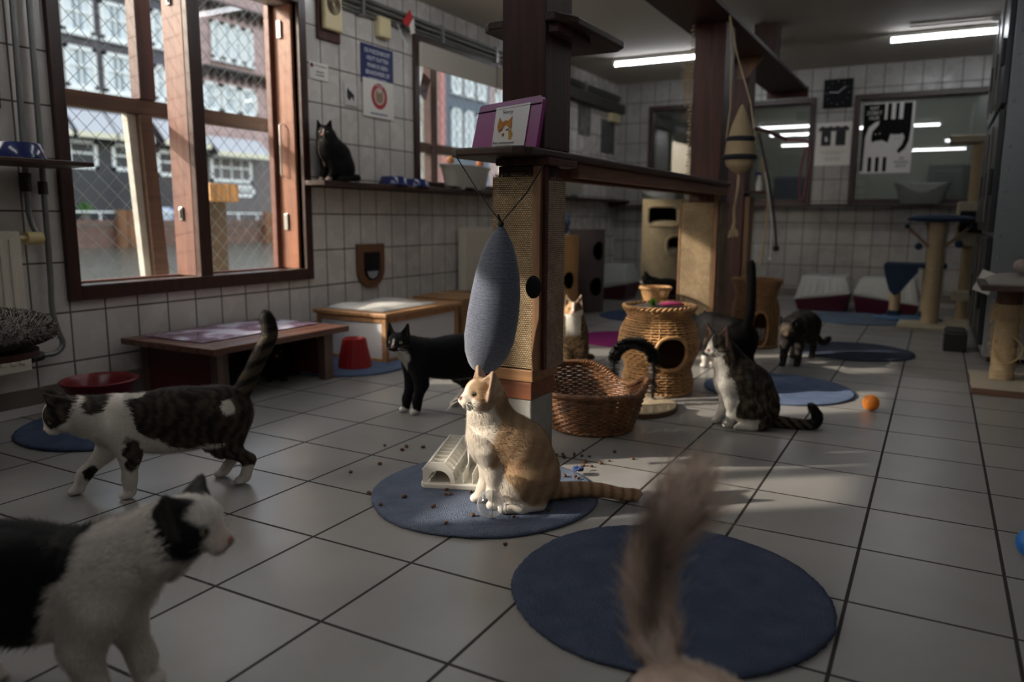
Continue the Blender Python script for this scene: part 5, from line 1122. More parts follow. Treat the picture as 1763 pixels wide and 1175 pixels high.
# ------------------------------------------------------------------ cat trees on the right
navy = mat('navy_plush', (32, 52, 78), .95, noise=.2, bump=.6, bscale=170); bluepl = mat('blue_plush', (84, 122, 160), .95, noise=.2, bump=.6, bscale=170)
t = thing('cat_tree', 'navy plush cat tree with a thick sisal column and draped seat', 'cat tree', loc=(1.615, 5.10, 0))
m = MB(); m.box(-.22, .24, -.16, .16, 0, .035); m.build('base', mat('plush_cream', (190, 180, 156), .95, noise=.1, bump=.6, bscale=150), t, bevel=.012)
m = MB(); m.cyl((-.01, 0, .0355), (-.01, 0, .775), .058, n=30); m.build('sisal_column', sisal_rope, t, smooth='auto')
m = MB(); m.add(*pillow(.22, .15, .055, lo=.4, seed=3)); o = m.build('top_seat', navy, t, smooth=True); o.location = (.0, 0, .776)
for s in (-1, 1):
    m = MB(); m.tube([(-.01+s*.05, -.03, .60), (-.01+s*.19, -.05, .735)], .010, 8); m.build('strut', trimw, t, smooth='auto'); m = MB(); m.ball((-.01+s*.20, -.05, .745), .016, 10, 8); m.build('strut_end', navy, t, smooth=True)
m = MB(); m.tube([(-.01-.02, .03, .62), (-.09, .07, .775)], .010, 8); m.build('strut', trimw, t, smooth='auto')
for x, z in ((-.125, .60), (.13, .62)):
    m = MB(); m.ball((x, -.05, z), .026, 14, 10); m.tube([(x, -.05, z+.02), (x, -.05, z+.13)], .0015, 5); m.build('dangling_ball', navy, t, smooth=True)
t = thing('cat_tree', 'low cat tree with a navy hammock cloth and blue base left of the thick column', 'cat tree', loc=(1.45, 5.42, 0))
m = MB(); m.add(*pillow(.24, .15, .05, lo=.5, seed=6)); m.build('base', bluepl, t, smooth=True)
for x in (-.10, .12):
    m = MB(); m.cyl((x, 0, .05), (x, 0, .43), .04, n=20); m.build('sisal_column', sisal_rope, t, smooth='auto'); m = MB(); m.cyl((x, 0, .045), (x, 0, .085), .052, n=20); m.build('column_foot', navy, t, smooth='auto')
m = MB(); m.box(-.19, .24, -.13, .13, .4305, .46); m.build('seat_board', navy, t, bevel=.012)
V = [(-.19, -.135, .455), (.05, -.135, .455), (.05, -.14, .40), (.0, -.145, .33), (-.06, -.15, .24), (-.10, -.15, .21), (-.14, -.15, .25), (-.17, -.145, .34), (-.19, -.14, .42)]
m = MB(); m.add(V+[(a, b-.014, c) for a, b, c in V], [tuple(range(9)), tuple(range(17, 8, -1))]+[(i+9, (i+1) % 9+9, (i+1) % 9, i) for i in range(9)]); m.fixn = True; m.build('hammock_cloth', navy, t, bevel=.006)
t = thing('cat_tree', 'tall cream cat tree with a platform in front of the wide far window', 'cat tree', loc=(1.80, 5.47, 0))
cre = MATS['plush_cream']
m = MB(); m.box(-.08, .2, -.15, .15, 0, .04); m.build('base', cre, t, bevel=.01)
m = MB(); m.cyl((.02, 0, .0405), (.02, 0, .60), .045, n=24); m.build('sisal_column', sisal_rope, t, smooth='auto')
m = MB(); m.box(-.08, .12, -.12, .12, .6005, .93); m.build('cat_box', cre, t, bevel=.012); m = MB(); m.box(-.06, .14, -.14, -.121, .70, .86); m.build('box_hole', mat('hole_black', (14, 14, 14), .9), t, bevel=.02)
m = MB(); m.cyl((.03, 0, .9305), (.03, 0, 1.36), .047, n=24); m.build('sisal_column', sisal_rope, t, smooth='auto')
m = MB(); m.box(-.17, .17, -.14, .14, 1.3605, 1.385); m.box(-.17, -.155, -.14, .14, 1.386, 1.42); m.box(-.17, .17, -.14, -.125, 1.386, 1.41); m.build('top_platform', cre, t, bevel=.008)
m = MB(); m.cyl((.10, -.17, .28), (.10, -.17, .56), .045, n=20); m.build('black_bolster', black, t, smooth='auto')
m = MB(); m.box(-.07, .15, -.22, -.14, .20, .27); m.build('step', cre, t, bevel=.01)
m = MB(); m.box(1.69, 1.815, 3.98, 4.28, .0, .11); m.box(1.70, 1.805, 4.0, 4.26, .1105, .122); tag(m.build('storage_crate', black, bevel=.008), 'small black crate on the floor in front of the tall cat tree', 'crate')

# metal cage block on the right
t = thing('metal_cage_cabinet', 'tall grey metal cage cabinet with riveted side at the right edge', 'cabinet')
cg = mat('painted_steel', (128, 132, 136), .38, metal=.35, noise=.05, nscale=2)
m = MB(); m.box(1.875, 2.7, 3.62, 5.0, .04, 2.12); m.build('cabinet_body', cg, t, bevel=.004)
for z in np.arange(.12, 2.1, .118): m = MB(); m.ball((1.905, 3.618, z), .0065, 10, 6); m.build('rivet', chrome, t, smooth=True)
for a, b in ((3.64, 4.08), (4.10, 4.54), (4.56, 4.98)):
    for z0, z1 in ((.10, .70), (.73, 1.38), (1.41, 2.08)):
        m = MB(); m.box(1.845, 1.874, a, b, z0, z1); d = m.build('cage_door', mat('door_dark_steel', (52, 54, 58), .35, metal=.6), t, bevel=.004)
        m = MB(); m.box(1.825, 1.8445, a+.02, a+.05, z0+.20, z0+.34); m.build('handle', black, d, bevel=.004)
        m = MB(); m.cyl((1.838, b-.01, z0+.05), (1.838, b-.01, z1-.05), .006, n=8); m.build('hinge', chrome, d)
m = MB()
for x in (1.92, 2.6):
    for y in (3.7, 4.9): m.cyl((x-.012, y, .022), (x+.012, y, .022), .022, n=16)
m.build('castor', black, t, smooth='auto')
t = thing('paper_sheet', 'white paper hanging askew from the side of the metal cabinet', 'paper'); m = MB(); m.obox((1.858, 3.612, .455), (.085, .002, .12), 0, 0, R(20)); m.build('sheet', paper, t)
# scratch table in front of it
t = thing('scratching_table', 'wooden topped scratching table with a frayed sisal column at the right edge', 'table', loc=(1.93, 2.95, 0))
m = MB(); m.box(-.13, .36, -.26, .24, 0, .03); m.build('base', wood('base_plank', (112, 84, 66), (84, 62, 50), .6, axis=0), t, bevel=.004); m = MB(); m.add(*cloth_slab(-.13, .36, -.255, .235, .0305, .010, amp=.003)); m.build('base_carpet', mat('carpet_beige', (176, 166, 148), .95, bump=.6, bscale=160), t, smooth='auto')
m = MB(); m.cyl((0, 0, .041), (0, 0, .40), .052, n=28); m.build('sisal_column', sisal_rope, t, smooth='auto')
m = MB(); m.cyl((.0, 0, .4005), (.0, 0, .472), .055, n=28); m.build('column_top', wood('core_brown', (96, 62, 44), (76, 48, 36), .5), t, smooth='auto')
m = MB()
for _ in range(420):
    a = random.uniform(0, 2*PI); z = random.choice([random.uniform(.33, .40), random.uniform(.14, .36)]); r0 = .053; L_ = random.uniform(.01, .035); da = random.uniform(-.5, .5)
    m.tube([(r0*math.cos(a), r0*math.sin(a), z), ((r0+L_*.6)*math.cos(a+da*.5), (r0+L_*.6)*math.sin(a+da*.5), z+random.uniform(-.01, .015)), ((r0+L_*.7)*math.cos(a+da), (r0+L_*.7)*math.sin(a+da), z-random.uniform(0, .03))], .0009, 3, cap=False)
m.tube(catmull([(-.03, -.05, .38), (-.045, -.06, .30), (-.05, -.05, .2), (-.02, -.06, .13), (.04, -.06, .14), (.07, -.05, .20), (.02, -.065, .26)]), .0035, 6)
m.build('frayed_fibres', mat('loose_sisal', (196, 168, 122), .9), t)
m = MB(); m.box(-.13, .40, -.20, .27, .4725, .50); m.build('table_top', wood('top_plank', (84, 62, 52), (66, 48, 42), .6, axis=0), t, bevel=.006)
t = thing('grey_blanket', 'crumpled light grey blanket lying on the scratching table', 'blanket', loc=(1.93, 2.95, .5005)); m = MB(); m.add(*cloth_slab(-.10, .38, -.19, .24, 0, .03, amp=.012, seed=5, n=30)); m.build('blanket', mat('blanket_grey', (160, 156, 150), .95, bump=.6, bscale=150), t, smooth='auto')
t = thing('plush_bed', 'small fluffy pinkish grey cat bed on the blanket at the right edge', 'cat bed', loc=(2.06, 2.99, .562)); m = MB(); m.tube([(.10*math.cos(a*PI/14), .085*math.sin(a*PI/14), .02) for a in range(28)], .03, 10, closed=True); m.ball((0, 0, .02), .075, sz=(1, .85, .25)); m.ball((.02, 0, .05), .045, sz=(1.2, 1, .9)); m.build('bed_body', mat('bed_pinkish', (176, 160, 154), .95, noise=.2, bump=.9, bscale=140), t, smooth=True)
# ------------------------------------------------------------------ cats: one smooth body each, grown from blended limbs
EDG = [(0, 1), (2, 3), (4, 5), (6, 7), (0, 2), (1, 3), (4, 6), (5, 7), (0, 4), (1, 5), (2, 6), (3, 7)]
CRN = np.array([(i, j, k) for k in (0, 1) for j in (0, 1) for i in (0, 1)])
def sd_prim(p, P):
    k = p[0]
    if k == 'cap':
        a, b, ra, rb = p[1:5]; ba = b-a; h = np.clip(((P-a) @ ba)/max(ba @ ba, 1e-12), 0, 1); return np.linalg.norm(P-a-h[..., None]*ba, axis=-1)-(ra+(rb-ra)*h)
    if k == 'ell':
        c, r, Rm = p[1:4]; q = (P-c) @ Rm.T; k0 = np.linalg.norm(q/r, axis=-1); k1 = np.linalg.norm(q/(r*r), axis=-1); return k0*(k0-1)/np.maximum(k1, 1e-9)
    if k == 'tri':
        a, b, c, th = p[1:5]; ba, cb, ac = b-a, c-b, a-c; n = np.cross(ba, ac); pa, pb, pc = P-a, P-b, P-c
        d2 = lambda e, q: ((e*np.clip((q @ e)/(e @ e), 0, 1)[..., None]-q)**2).sum(-1)
        out = (np.sign(pa @ np.cross(ba, n))+np.sign(pb @ np.cross(cb, n))+np.sign(pc @ np.cross(ac, n))) < 2
        return np.sqrt(np.where(out, np.minimum(np.minimum(d2(ba, pa), d2(cb, pb)), d2(ac, pc)), (pa @ n)**2/(n @ n)))-th
def bounds(p):
    if p[0] == 'cap': r = max(p[3], p[4]); return np.minimum(p[1], p[2])-r, np.maximum(p[1], p[2])+r
    if p[0] == 'ell': r = p[2].max(); return p[1]-r, p[1]+r
    q = np.array(p[1:4]); return q.min(0)-p[4], q.max(0)+p[4]
class Cat:
    def __init__(s): s.pr = []; s.k = []; s.tg = []; s.ax = []; s.eyes = []; s.frames = []; s.noses = []
    def cap(s, a, b, ra, rb, tag_, k=.015):
        a, b = np.array(a, float), np.array(b, float); s.pr.append(('cap', a, b, ra, rb)); s.k.append(k); s.tg.append(tag_); d = b-a; n = np.linalg.norm(d); s.ax.append(d/n if n > 1e-6 else np.array([-1., 0, 0]))
    def chain(s, pts, rs, tag_, k=.015):
        for i in range(len(pts)-1): s.cap(pts[i], pts[i+1], rs[i], rs[i+1], tag_, k)
    def ell(s, c, r, tag_, k=.02, ry=0.0, rz=0.0, F=None, ax=(-1, 0, -.25)):
        Rm = np.eye(3)
        if ry or rz:
            M = np.array(Matrix.Rotation(rz, 3, 'Z') @ Matrix.Rotation(ry, 3, 'Y')); Rm = M.T
        if F is not None: Rm = np.array(F)
        s.pr.append(('ell', np.array(c, float), np.array(r, float), Rm)); s.k.append(k); s.tg.append(tag_); a = np.array(ax, float); s.ax.append(a/np.linalg.norm(a))
    def tri(s, a, b, c, th, tag_, k=.005, ax=None):
        a, b, c = [np.array(q, float) for q in (a, b, c)]; s.pr.append(('tri', a, b, c, th)); s.k.append(k); s.tg.append(tag_); d = a-(b+c)/2 if ax is None else np.array(ax); s.ax.append(d/np.linalg.norm(d))
    def head(s, c, yaw=0, pitch=0, roll=0, sc=1.0, ears=1.0, flat=0.0, eyes=True, mz=0.0):
        """skull, cheeks, muzzle, chin, ears; yaw to the left, pitch up (degrees)"""
        c = np.array(c, float); M = Matrix.Rotation(R(yaw), 3, 'Z') @ Matrix.Rotation(R(-pitch), 3, 'Y') @ Matrix.Rotation(R(roll), 3, 'X'); B = np.array(M).T; F, L_, U = B
        g = lambda f, l, u: c+(F*f+L_*l+U*u)*sc
        s.ell(c, np.array((.045, .043, .039))*sc, 'head', .02, F=B, ax=-F)
        s.ell(g(.010, 0, .010), np.array((.036, .034, .032))*sc, 'head', .01, F=B, ax=-F)
        for q in (-1, 1): s.ell(g(.012, q*.025, -.014), np.array((.025, .020, .020))*sc, 'cheek', .012, F=B, ax=-F+q*L_*.5)
        s.cap(g(.018, 0, .004), g(.047+mz, 0, -.008), .023*sc, .0125*sc, 'bridge', .012); s.ax[-1] = -F
        for q in (-1, 1): s.ell(g(.046+mz, q*.009, -.017), np.array((.0135, .012, .0105))*sc, 'muzzle', .006, F=B, ax=-F+q*L_)
        s.ell(g(.040+mz, 0, -.027), np.array((.012, .011, .008))*sc, 'chin', .008, F=B, ax=-F)
        s.ell(g(.0585+mz, 0, -.0085), np.array((.005, .0062, .0045))*sc, 'nose', .003, F=B, ax=-F)
        for q in (-1, 1):
            tip = g(.004-.03*flat, q*(.040+.008*flat), .070*ears-.012*flat); inn = g(.016, q*.009, .033); bk = g(-.027, q*.032, .022); out = g(.012, q*.049, -.002)
            s.tri(tip, inn, bk, .0042*sc, 'ear', .008); s.tri(tip, bk, out, .0042*sc, 'ear', .008)
            s.tri(g(-.002, q*.034, .046), g(.003, q*.020, .028), g(-.004, q*.038, .016), .0035*sc, 'ear', .008)
        fr = dict(c=c, F=F, L=L_, U=U, sc=sc); s.frames.append(fr); s.hf = fr
        if eyes:
            for q in (-1, 1): s.eyes.append((fr, q))
        return g
    def eval(s, P):
        D = np.stack([sd_prim(p, P) for p in s.pr], -1); d = np.full(len(P), 1.0)
        for i, k in enumerate(s.k):
            e = D[:, i]; h = np.clip(.5+.5*(e-d)/k, 0, 1); d = e*(1-h)+d*h-k*h*(1-h)
        return d, D
    def surface(s, h):
        lo = np.min([bounds(p)[0] for p in s.pr], 0)-.02; hi = np.max([bounds(p)[1] for p in s.pr], 0)+.02; n = np.ceil((hi-lo)/h).astype(int)+1
        D = np.full(n, 1.0); ax = [lo[i]+h*np.arange(n[i]) for i in range(3)]
        for p, k in zip(s.pr, s.k):
            b0, b1 = bounds(p); m_ = k+2*h+.004; i0 = np.maximum(((b0-m_-lo)/h).astype(int), 0); i1 = np.minimum(np.ceil((b1+m_-lo)/h).astype(int)+1, n); sl_ = tuple(slice(a, b) for a, b in zip(i0, i1))
            G = np.stack(np.meshgrid(*[ax[i][sl_[i]] for i in range(3)], indexing='ij'), -1); e = sd_prim(p, G); d = D[sl_]; hh = np.clip(.5+.5*(e-d)/k, 0, 1); D[sl_] = e*(1-hh)+d*hh-k*hh*(1-hh)
        I = D < 0; cs = [I[a:n[0]-1+a, b:n[1]-1+b, c:n[2]-1+c] for a, b, c in CRN]; cnt = sum(x.astype(np.int8) for x in cs); act = (cnt > 0) & (cnt < 8); idx = np.argwhere(act)
        vals = np.stack([D[idx[:, 0]+a, idx[:, 1]+b, idx[:, 2]+c] for a, b, c in CRN], 1); acc = np.zeros((len(idx), 3)); ct = np.zeros(len(idx))
        for a, b in EDG:
            va, vb = vals[:, a], vals[:, b]; q = (va < 0) != (vb < 0); t = np.where(q, va/np.where(q, va-vb, 1), 0); pt = CRN[a]+(CRN[b]-CRN[a])*t[:, None]; acc += pt*q[:, None]; ct += q
        V = lo+h*(idx+acc/ct[:, None]); vid = -np.ones(act.shape, int); vid[act] = np.arange(len(idx)); F = []
        for axis in range(3):
            o1, o2 = [(1, 2), (2, 0), (0, 1)][axis]; s0 = [slice(None)]*3; s1 = [slice(None)]*3; s0[axis] = slice(0, n[axis]-1); s1[axis] = slice(1, n[axis]); A, Bq = I[tuple(s0)], I[tuple(s1)]; ch = np.argwhere(A != Bq)
            ch = ch[(ch[:, o1] > 0) & (ch[:, o2] > 0) & (ch[:, o1] < n[o1]-1) & (ch[:, o2] < n[o2]-1)]
            e1 = np.zeros(3, int); e2 = np.zeros(3, int); e1[o1] = 1; e2[o2] = 1; g = lambda q: vid[q[:, 0], q[:, 1], q[:, 2]]
            Q = np.stack([g(ch-e1-e2), g(ch-e2), g(ch), g(ch-e1)], 1); ins = A[ch[:, 0], ch[:, 1], ch[:, 2]]; Q[~ins] = Q[~ins][:, ::-1]; F.append(Q)
        F = np.concatenate(F); F = F[(F >= 0).all(1)]
        # drop loose bits, keep the body in one piece
        return V, F
def vnormals(V, F):
    n = np.cross(V[F[:, 2]]-V[F[:, 0]], V[F[:, 3]]-V[F[:, 1]]); N_ = np.zeros_like(V)
    for i in range(4): np.add.at(N_, F[:, i], n)
    return N_/np.maximum(np.linalg.norm(N_, axis=1), 1e-12)[:, None]
def nz3(P, f, seed=0, oct_=3):
    rs = np.random.default_rng(seed); out = np.zeros(len(P)); a = 1.0; tot = 0
    for o in range(oct_):
        for _ in range(4): k = rs.normal(size=3); k /= np.linalg.norm(k); out += a*np.sin(P @ k*f*(2**o)*2*PI*rs.uniform(.7, 1.3)+rs.uniform(0, 6.28))
        tot += 4*a; a *= .55
    return out/tot*1.6
def mixc(a, b, t): t = np.clip(t, 0, 1)[:, None]; return a*(1-t)+b*t
def sstep(a, b, x): t = np.clip((x-a)/(b-a), 0, 1); return t*t*(3-2*t)
def LC(*c): return np.array(lin(c))
def fur_mat(name, rough=.62):
    m = bpy.data.materials.new(name); m.use_nodes = True; N, L = nodes(m); b = N['Principled BSDF']; a = N.new('ShaderNodeAttribute'); a.attribute_name = 'Col'; L.new(a.outputs['Color'], b.inputs['Base Color']); b.inputs['Roughness'].default_value = rough; b.inputs['Specular IOR Level'].default_value = .22; b.inputs['Sheen Weight'].default_value = .0; b.inputs['Sheen Roughness'].default_value = .4
    return m
FURM = fur_mat('cat_fur'); SKINM = fur_mat('cat_coat', .75)
def fast_mesh(name, V, F, cols=None, normals=None, m_=None, parent=None):
    me = bpy.data.meshes.new(name); nv, nf, k = len(V), len(F), F.shape[1]; me.vertices.add(nv); me.vertices.foreach_set('co', np.asarray(V, np.float32).ravel()); me.loops.add(nf*k); me.loops.foreach_set('vertex_index', np.asarray(F, np.int32).ravel()); me.polygons.add(nf); me.polygons.foreach_set('loop_start', np.arange(0, nf*k, k, dtype=np.int32)); me.polygons.foreach_set('loop_total', np.full(nf, k, np.int32)); me.update(calc_edges=True)
    if cols is not None:
        a = me.attributes.new('Col', 'FLOAT_COLOR', 'POINT'); c = np.ones((nv, 4), np.float32); c[:, :3] = cols; a.data.foreach_set('color', c.ravel())
    me.shade_smooth()
    if normals is not None: me.normals_split_custom_set_from_vertices(normals.astype(np.float32))
    if m_: me.materials.append(m_)
    o = bpy.data.objects.new(name, me); COL.objects.link(o)
    if parent: o.parent = parent
    return o
FURLEN = dict(body=1.0, chest=1.25, neck=1.1, belly=1.3, head=.42, cheek=.7, bridge=.22, muzzle=.25, chin=.35, nose=0, ear=.30, leg=.5, paw=.22, tail=1.0, thigh=.9)
def eye_mat(name, iris):
    m = bpy.data.materials.new(name); m.use_nodes = True; N, L = nodes(m); b = N['Principled BSDF']; a = N.new('ShaderNodeAttribute'); a.attribute_name = 'Col'; L.new(a.outputs['Color'], b.inputs['Base Color']); b.inputs['Roughness'].default_value = .06; b.inputs['Coat Weight'].default_value = .6; return m
EYEM = eye_mat('cat_eye', None)
def make_cat(cat, name, label, loc, heading, coat, h=.0045, strands=26000, flen=.012, width=.0011, lift=.45, iris=(150, 140, 70), scale=1.0, group=None, whisk=True, wcol=(225, 222, 215), pupil=.45, seed=1, eye_r=.0092, nose_c=(176, 112, 102), tailmul=1.0, shade=(.72, 1.2)):
    t = thing(name, label, 'cat', group, loc, R(heading)); t.scale = (scale,)*3
    V, F = cat.surface(h); N_ = vnormals(V, F); tags = np.array(cat.tg); d, D = cat.eval(V); best = D.argmin(1)
    fr = cat.hf; H = np.stack([(V-fr['c']) @ fr['F'], (V-fr['c']) @ fr['L'], (V-fr['c']) @ fr['U']], 1)/fr['sc']
    col = coat(V, tags[best], H)
    rs = np.random.default_rng(seed)
    def facedetail(P, tg_, Hh, c):
        isn = (tg_ == 'nose'); c[isn] = LC(*nose_c)
        q = np.exp(-((Hh[:, 1]/.0012)**2))*(Hh[:, 0] > .054)*(Hh[:, 2] < -.012)*(Hh[:, 2] > -.020); c *= (1-.4*q)[:, None]
        for (f_, sg) in cat.eyes:
            e = eyepos[sg]; r = np.linalg.norm(P-e, axis=1)/(eye_r*fr['sc']); c *= (1-.75*np.exp(-((r-1.0)/.28)**2))[:, None]
        return c
    eyepos = {}
    for (f_, sg) in cat.eyes:
        dr = f_['F']*.034+f_['L']*sg*.0215+f_['U']*.0055; dr /= np.linalg.norm(dr); ts = np.linspace(.02, .07, 120)*f_['sc']; dd_, _ = cat.eval(f_['c']+dr*ts[:, None]); k = int(np.argmax(dd_ > 0)); eyepos[sg] = f_['c']+dr*(ts[k]-eye_r*f_['sc']*.76)
    col = facedetail(V, tags[best], H, col)
    base = fast_mesh('body', V, F, col*.9, None, SKINM, t)
    # hair
    A = np.linalg.norm(np.cross(V[F[:, 2]]-V[F[:, 0]], V[F[:, 3]]-V[F[:, 1]]), axis=1); lenf = np.array([FURLEN.get(x, 1) for x in cat.tg]); fl_face = lenf[best[F[:, 0]]]; wgt = A*np.where(fl_face > 0, 1/np.sqrt(np.maximum(fl_face, .2)), 0)*(V[F[:, 0], 2] > .004); pr_ = wgt/wgt.sum()
    fi = rs.choice(len(F), strands, p=pr_); u, v = rs.random((2, strands)); q = F[fi]; w = np.stack([(1-u)*(1-v), u*(1-v), u*v, (1-u)*v], 1)
    P = (V[q]*w[..., None]).sum(1); n = (N_[q]*w[..., None]).sum(1); n /= np.linalg.norm(n, axis=1)[:, None]; bi = best[q[:, 0]]; tg_ = tags[bi]; Hh = (H[q]*w[..., None]).sum(1)
    ax = np.array(cat.ax)[bi]; ax = ax+np.array([0, 0, -.25])*((tg_ == 'body') | (tg_ == 'chest') | (tg_ == 'belly') | (tg_ == 'thigh'))[:, None]; tan = ax-n*(ax*n).sum(1)[:, None]; tan /= np.maximum(np.linalg.norm(tan, axis=1), 1e-6)[:, None]; tan += rs.normal(size=(strands, 3))*.22
    L_ = flen*lenf[bi]*rs.uniform(.65, 1.25, strands)*np.where(tg_ == 'tail', tailmul(P) if callable(tailmul) else tailmul, 1)
    nearpaw = np.clip(P[:, 2]/.03, .15, 1); L_ *= np.where((tg_ == 'paw') | (tg_ == 'leg'), nearpaw, 1)
    for sg in eyepos: L_ *= np.where(np.linalg.norm(P-eyepos[sg], axis=1) < eye_r*1.35*fr['sc'], 0, 1)
    lf = lift*np.ones(strands); d1 = n*lf[:, None]+tan; d1 /= np.linalg.norm(d1, axis=1)[:, None]; d2 = n*(lf*.25)[:, None]+tan; d2[:, 2] -= .12; d2 /= np.linalg.norm(d2, axis=1)[:, None]
    side = np.cross(d1, n); side /= np.maximum(np.linalg.norm(side, axis=1), 1e-6)[:, None]; W_ = width*rs.uniform(.6, 1.2, strands)
    P0 = P-n*.0006; P1 = P0+d1*(L_*.5)[:, None]; P2 = P1+d2*(L_*.5)[:, None]
    VV = np.empty((strands, 6, 3)); VV[:, 0] = P0-side*(W_*.5)[:, None]; VV[:, 1] = P0+side*(W_*.5)[:, None]; VV[:, 2] = P1-side*(W_*.42)[:, None]; VV[:, 3] = P1+side*(W_*.42)[:, None]; VV[:, 4] = P2-side*(W_*.10)[:, None]; VV[:, 5] = P2+side*(W_*.10)[:, None]
    b_ = np.arange(strands)[:, None]*6; FF = np.concatenate([b_+np.array([0, 1, 3, 2]), b_+np.array([2, 3, 5, 4])])
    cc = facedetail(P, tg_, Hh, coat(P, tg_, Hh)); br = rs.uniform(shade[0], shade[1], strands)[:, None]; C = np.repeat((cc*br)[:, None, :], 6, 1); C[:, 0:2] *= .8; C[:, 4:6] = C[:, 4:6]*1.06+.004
    nn = n[:, None, :]*.9+np.stack([d1*0, d1*0, d1*.15, d1*.15, d2*.35, d2*.35], 1)*1.0; nn = nn/np.linalg.norm(nn, axis=2)[..., None]
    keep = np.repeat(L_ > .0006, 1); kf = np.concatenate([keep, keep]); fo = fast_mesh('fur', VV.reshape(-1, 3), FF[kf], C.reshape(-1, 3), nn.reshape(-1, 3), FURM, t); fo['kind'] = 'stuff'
    # eyes
    for (f_, sg) in cat.eyes:
        e = eyepos[sg]; m = MB(); n1, n2 = 28, 16; fw = f_['F']*.86+f_['L']*sg*.42+f_['U']*.05; fw /= np.linalg.norm(fw); rt = np.cross(f_['U'], fw); rt /= np.linalg.norm(rt); up = np.cross(fw, rt); r = eye_r*f_['sc']; VV2 = []; CC = []
        for i in range(n2+1):
            a = PI*i/n2*.62
            for j in range(n1):
                b = 2*PI*j/n1; x, y, z = math.cos(a), math.sin(a)*math.cos(b), math.sin(a)*math.sin(b); VV2.append(e+r*(fw*x+rt*y+up*z)); pu = (y/(pupil*.45))**2+(z/.62)**2 < 1; rad_ = math.hypot(y, z); CC.append(LC(6, 6, 8) if pu else (LC(*iris)*(1.15-.5*rad_) if rad_ < .82 else LC(20, 16, 14)))
        FQ = np.array([(i*n1+j, i*n1+(j+1) % n1, (i+1)*n1+(j+1) % n1, (i+1)*n1+j) for i in range(n2) for j in range(n1)]); fast_mesh('eye', np.array(VV2), FQ, np.array(CC), None, EYEM, t)
    if whisk:
        m = MB(); f_ = fr
        for sg in (-1, 1):
            for k in range(7):
                a = (k-3)*.16; p0 = f_['c']+(f_['F']*.052+f_['L']*sg*.016+f_['U']*(-.015-.002*(k % 3)))*f_['sc']; dr = f_['L']*sg*.9+f_['F']*(.25-.08*k)+f_['U']*(-.15+a); p1 = p0+dr*.028*f_['sc']; p2 = p0+dr*.052*f_['sc']-f_['U']*.008; m.tube([tuple(p0), tuple(p1), tuple(p2)], [.00030, .00022, .0001], 3, cap=False)
        m.build('whiskers', mat('whisker', wcol, .4), t)
    return t

# ---- coats
def tabby_cols(P, seed, base=(112, 96, 78), dk=(38, 32, 28), f=1/.034, amp=.6, along=0):
    n = nz3(P, 9, seed); s = np.sin((P[:, along]*f+n*amp*1.5+.30*np.sin(P[:, 2]*30))*2*PI); n2 = nz3(P, 30, seed+5); n4 = nz3(P, 14, seed+9); c = mixc(np.tile(LC(*base), (len(P), 1)), np.tile(LC(*dk), (len(P), 1)), sstep(-.9, .9, s*.55+n2*.7+n4*.7+.15)); return c
WHITE = LC(222, 216, 206)
def coat_walk(P, tg_, H):
    w = np.tile(WHITE, (len(P), 1)); tab = tabby_cols(P, 3, (82, 70, 58), (36, 31, 28)); n = nz3(P, 11, 4)*.014+nz3(P, 40, 6)*.005; m = np.zeros(len(P)); x, y, z = P.T
    low = np.interp(x, [-.30, -.2, -.13, -.03, .03, .065, .085], [.06, .05, .128, .130, .175, .20, .26]); sad = sstep(-.004, .004, z+n-low)*sstep(-.004, .004, .088+.25*(.29-z)*0-(x+n))*((tg_ != 'head') & (tg_ != 'cheek')); m = np.maximum(m, sad)
    m = np.maximum(m, sstep(1.1, .9, np.sqrt(((x-.165+n)/.030)**2+((z-.285)/.034)**2))); m = np.maximum(m, sstep(1.12, .9, np.sqrt(((x-.088+n)/.024)**2+((z-.135+n)/.050)**2+((y-.055)/.05)**2)))
    m = np.maximum(m, sstep(1.1, .9, np.sqrt(((x-.20+n)/.016)**2+((z-.062)/.026)**2))*(y < 0)); m = np.where((tg_ == 'tail'), 1, m)
    hl = (x < -.10) & (z < .14) & ((tg_ == 'leg') | (tg_ == 'thigh')); m = np.where(hl, sstep(.056, .062, z+n*.4)*(1-sstep(.014, .010, np.abs(z-.142+(x+.13)*.3))), m); m = np.where((tg_ == 'paw'), 0, m)
    m = m*(1-sstep(1.15, .8, np.sqrt(((x+.172+n)/.018)**2+((z-.245)/.020)**2))); m = m*(1-sstep(1.1, .9, np.sqrt(((x-.068)/.030)**2+((z-.300)/.018)**2)))
    hd = np.isin(tg_, ['head', 'cheek', 'bridge', 'muzzle', 'chin', 'ear', 'nose']); cap_ = sstep(-.002, .003, H[:, 2]+.012+.2*np.abs(H[:, 1])*0+n*.25)*sstep(.004, .009, np.abs(H[:, 1])+np.clip(.02-H[:, 0], 0, 1)*3.0)*sstep(.052, .044, H[:, 0]); cap_ = np.where(tg_ == 'ear', 1, cap_); m = np.where(hd, cap_, m)
    tail = tg_ == 'tail'; ring = np.sin((x*.35+z)*2*PI/.042); tab[tail] = mixc(np.tile(LC(76, 66, 54), (tail.sum(), 1)), np.tile(LC(24, 20, 18), (tail.sum(), 1)), sstep(-.1, .5, ring[tail])+sstep(.462, .475, z[tail])); return mixc(w, tab, m)
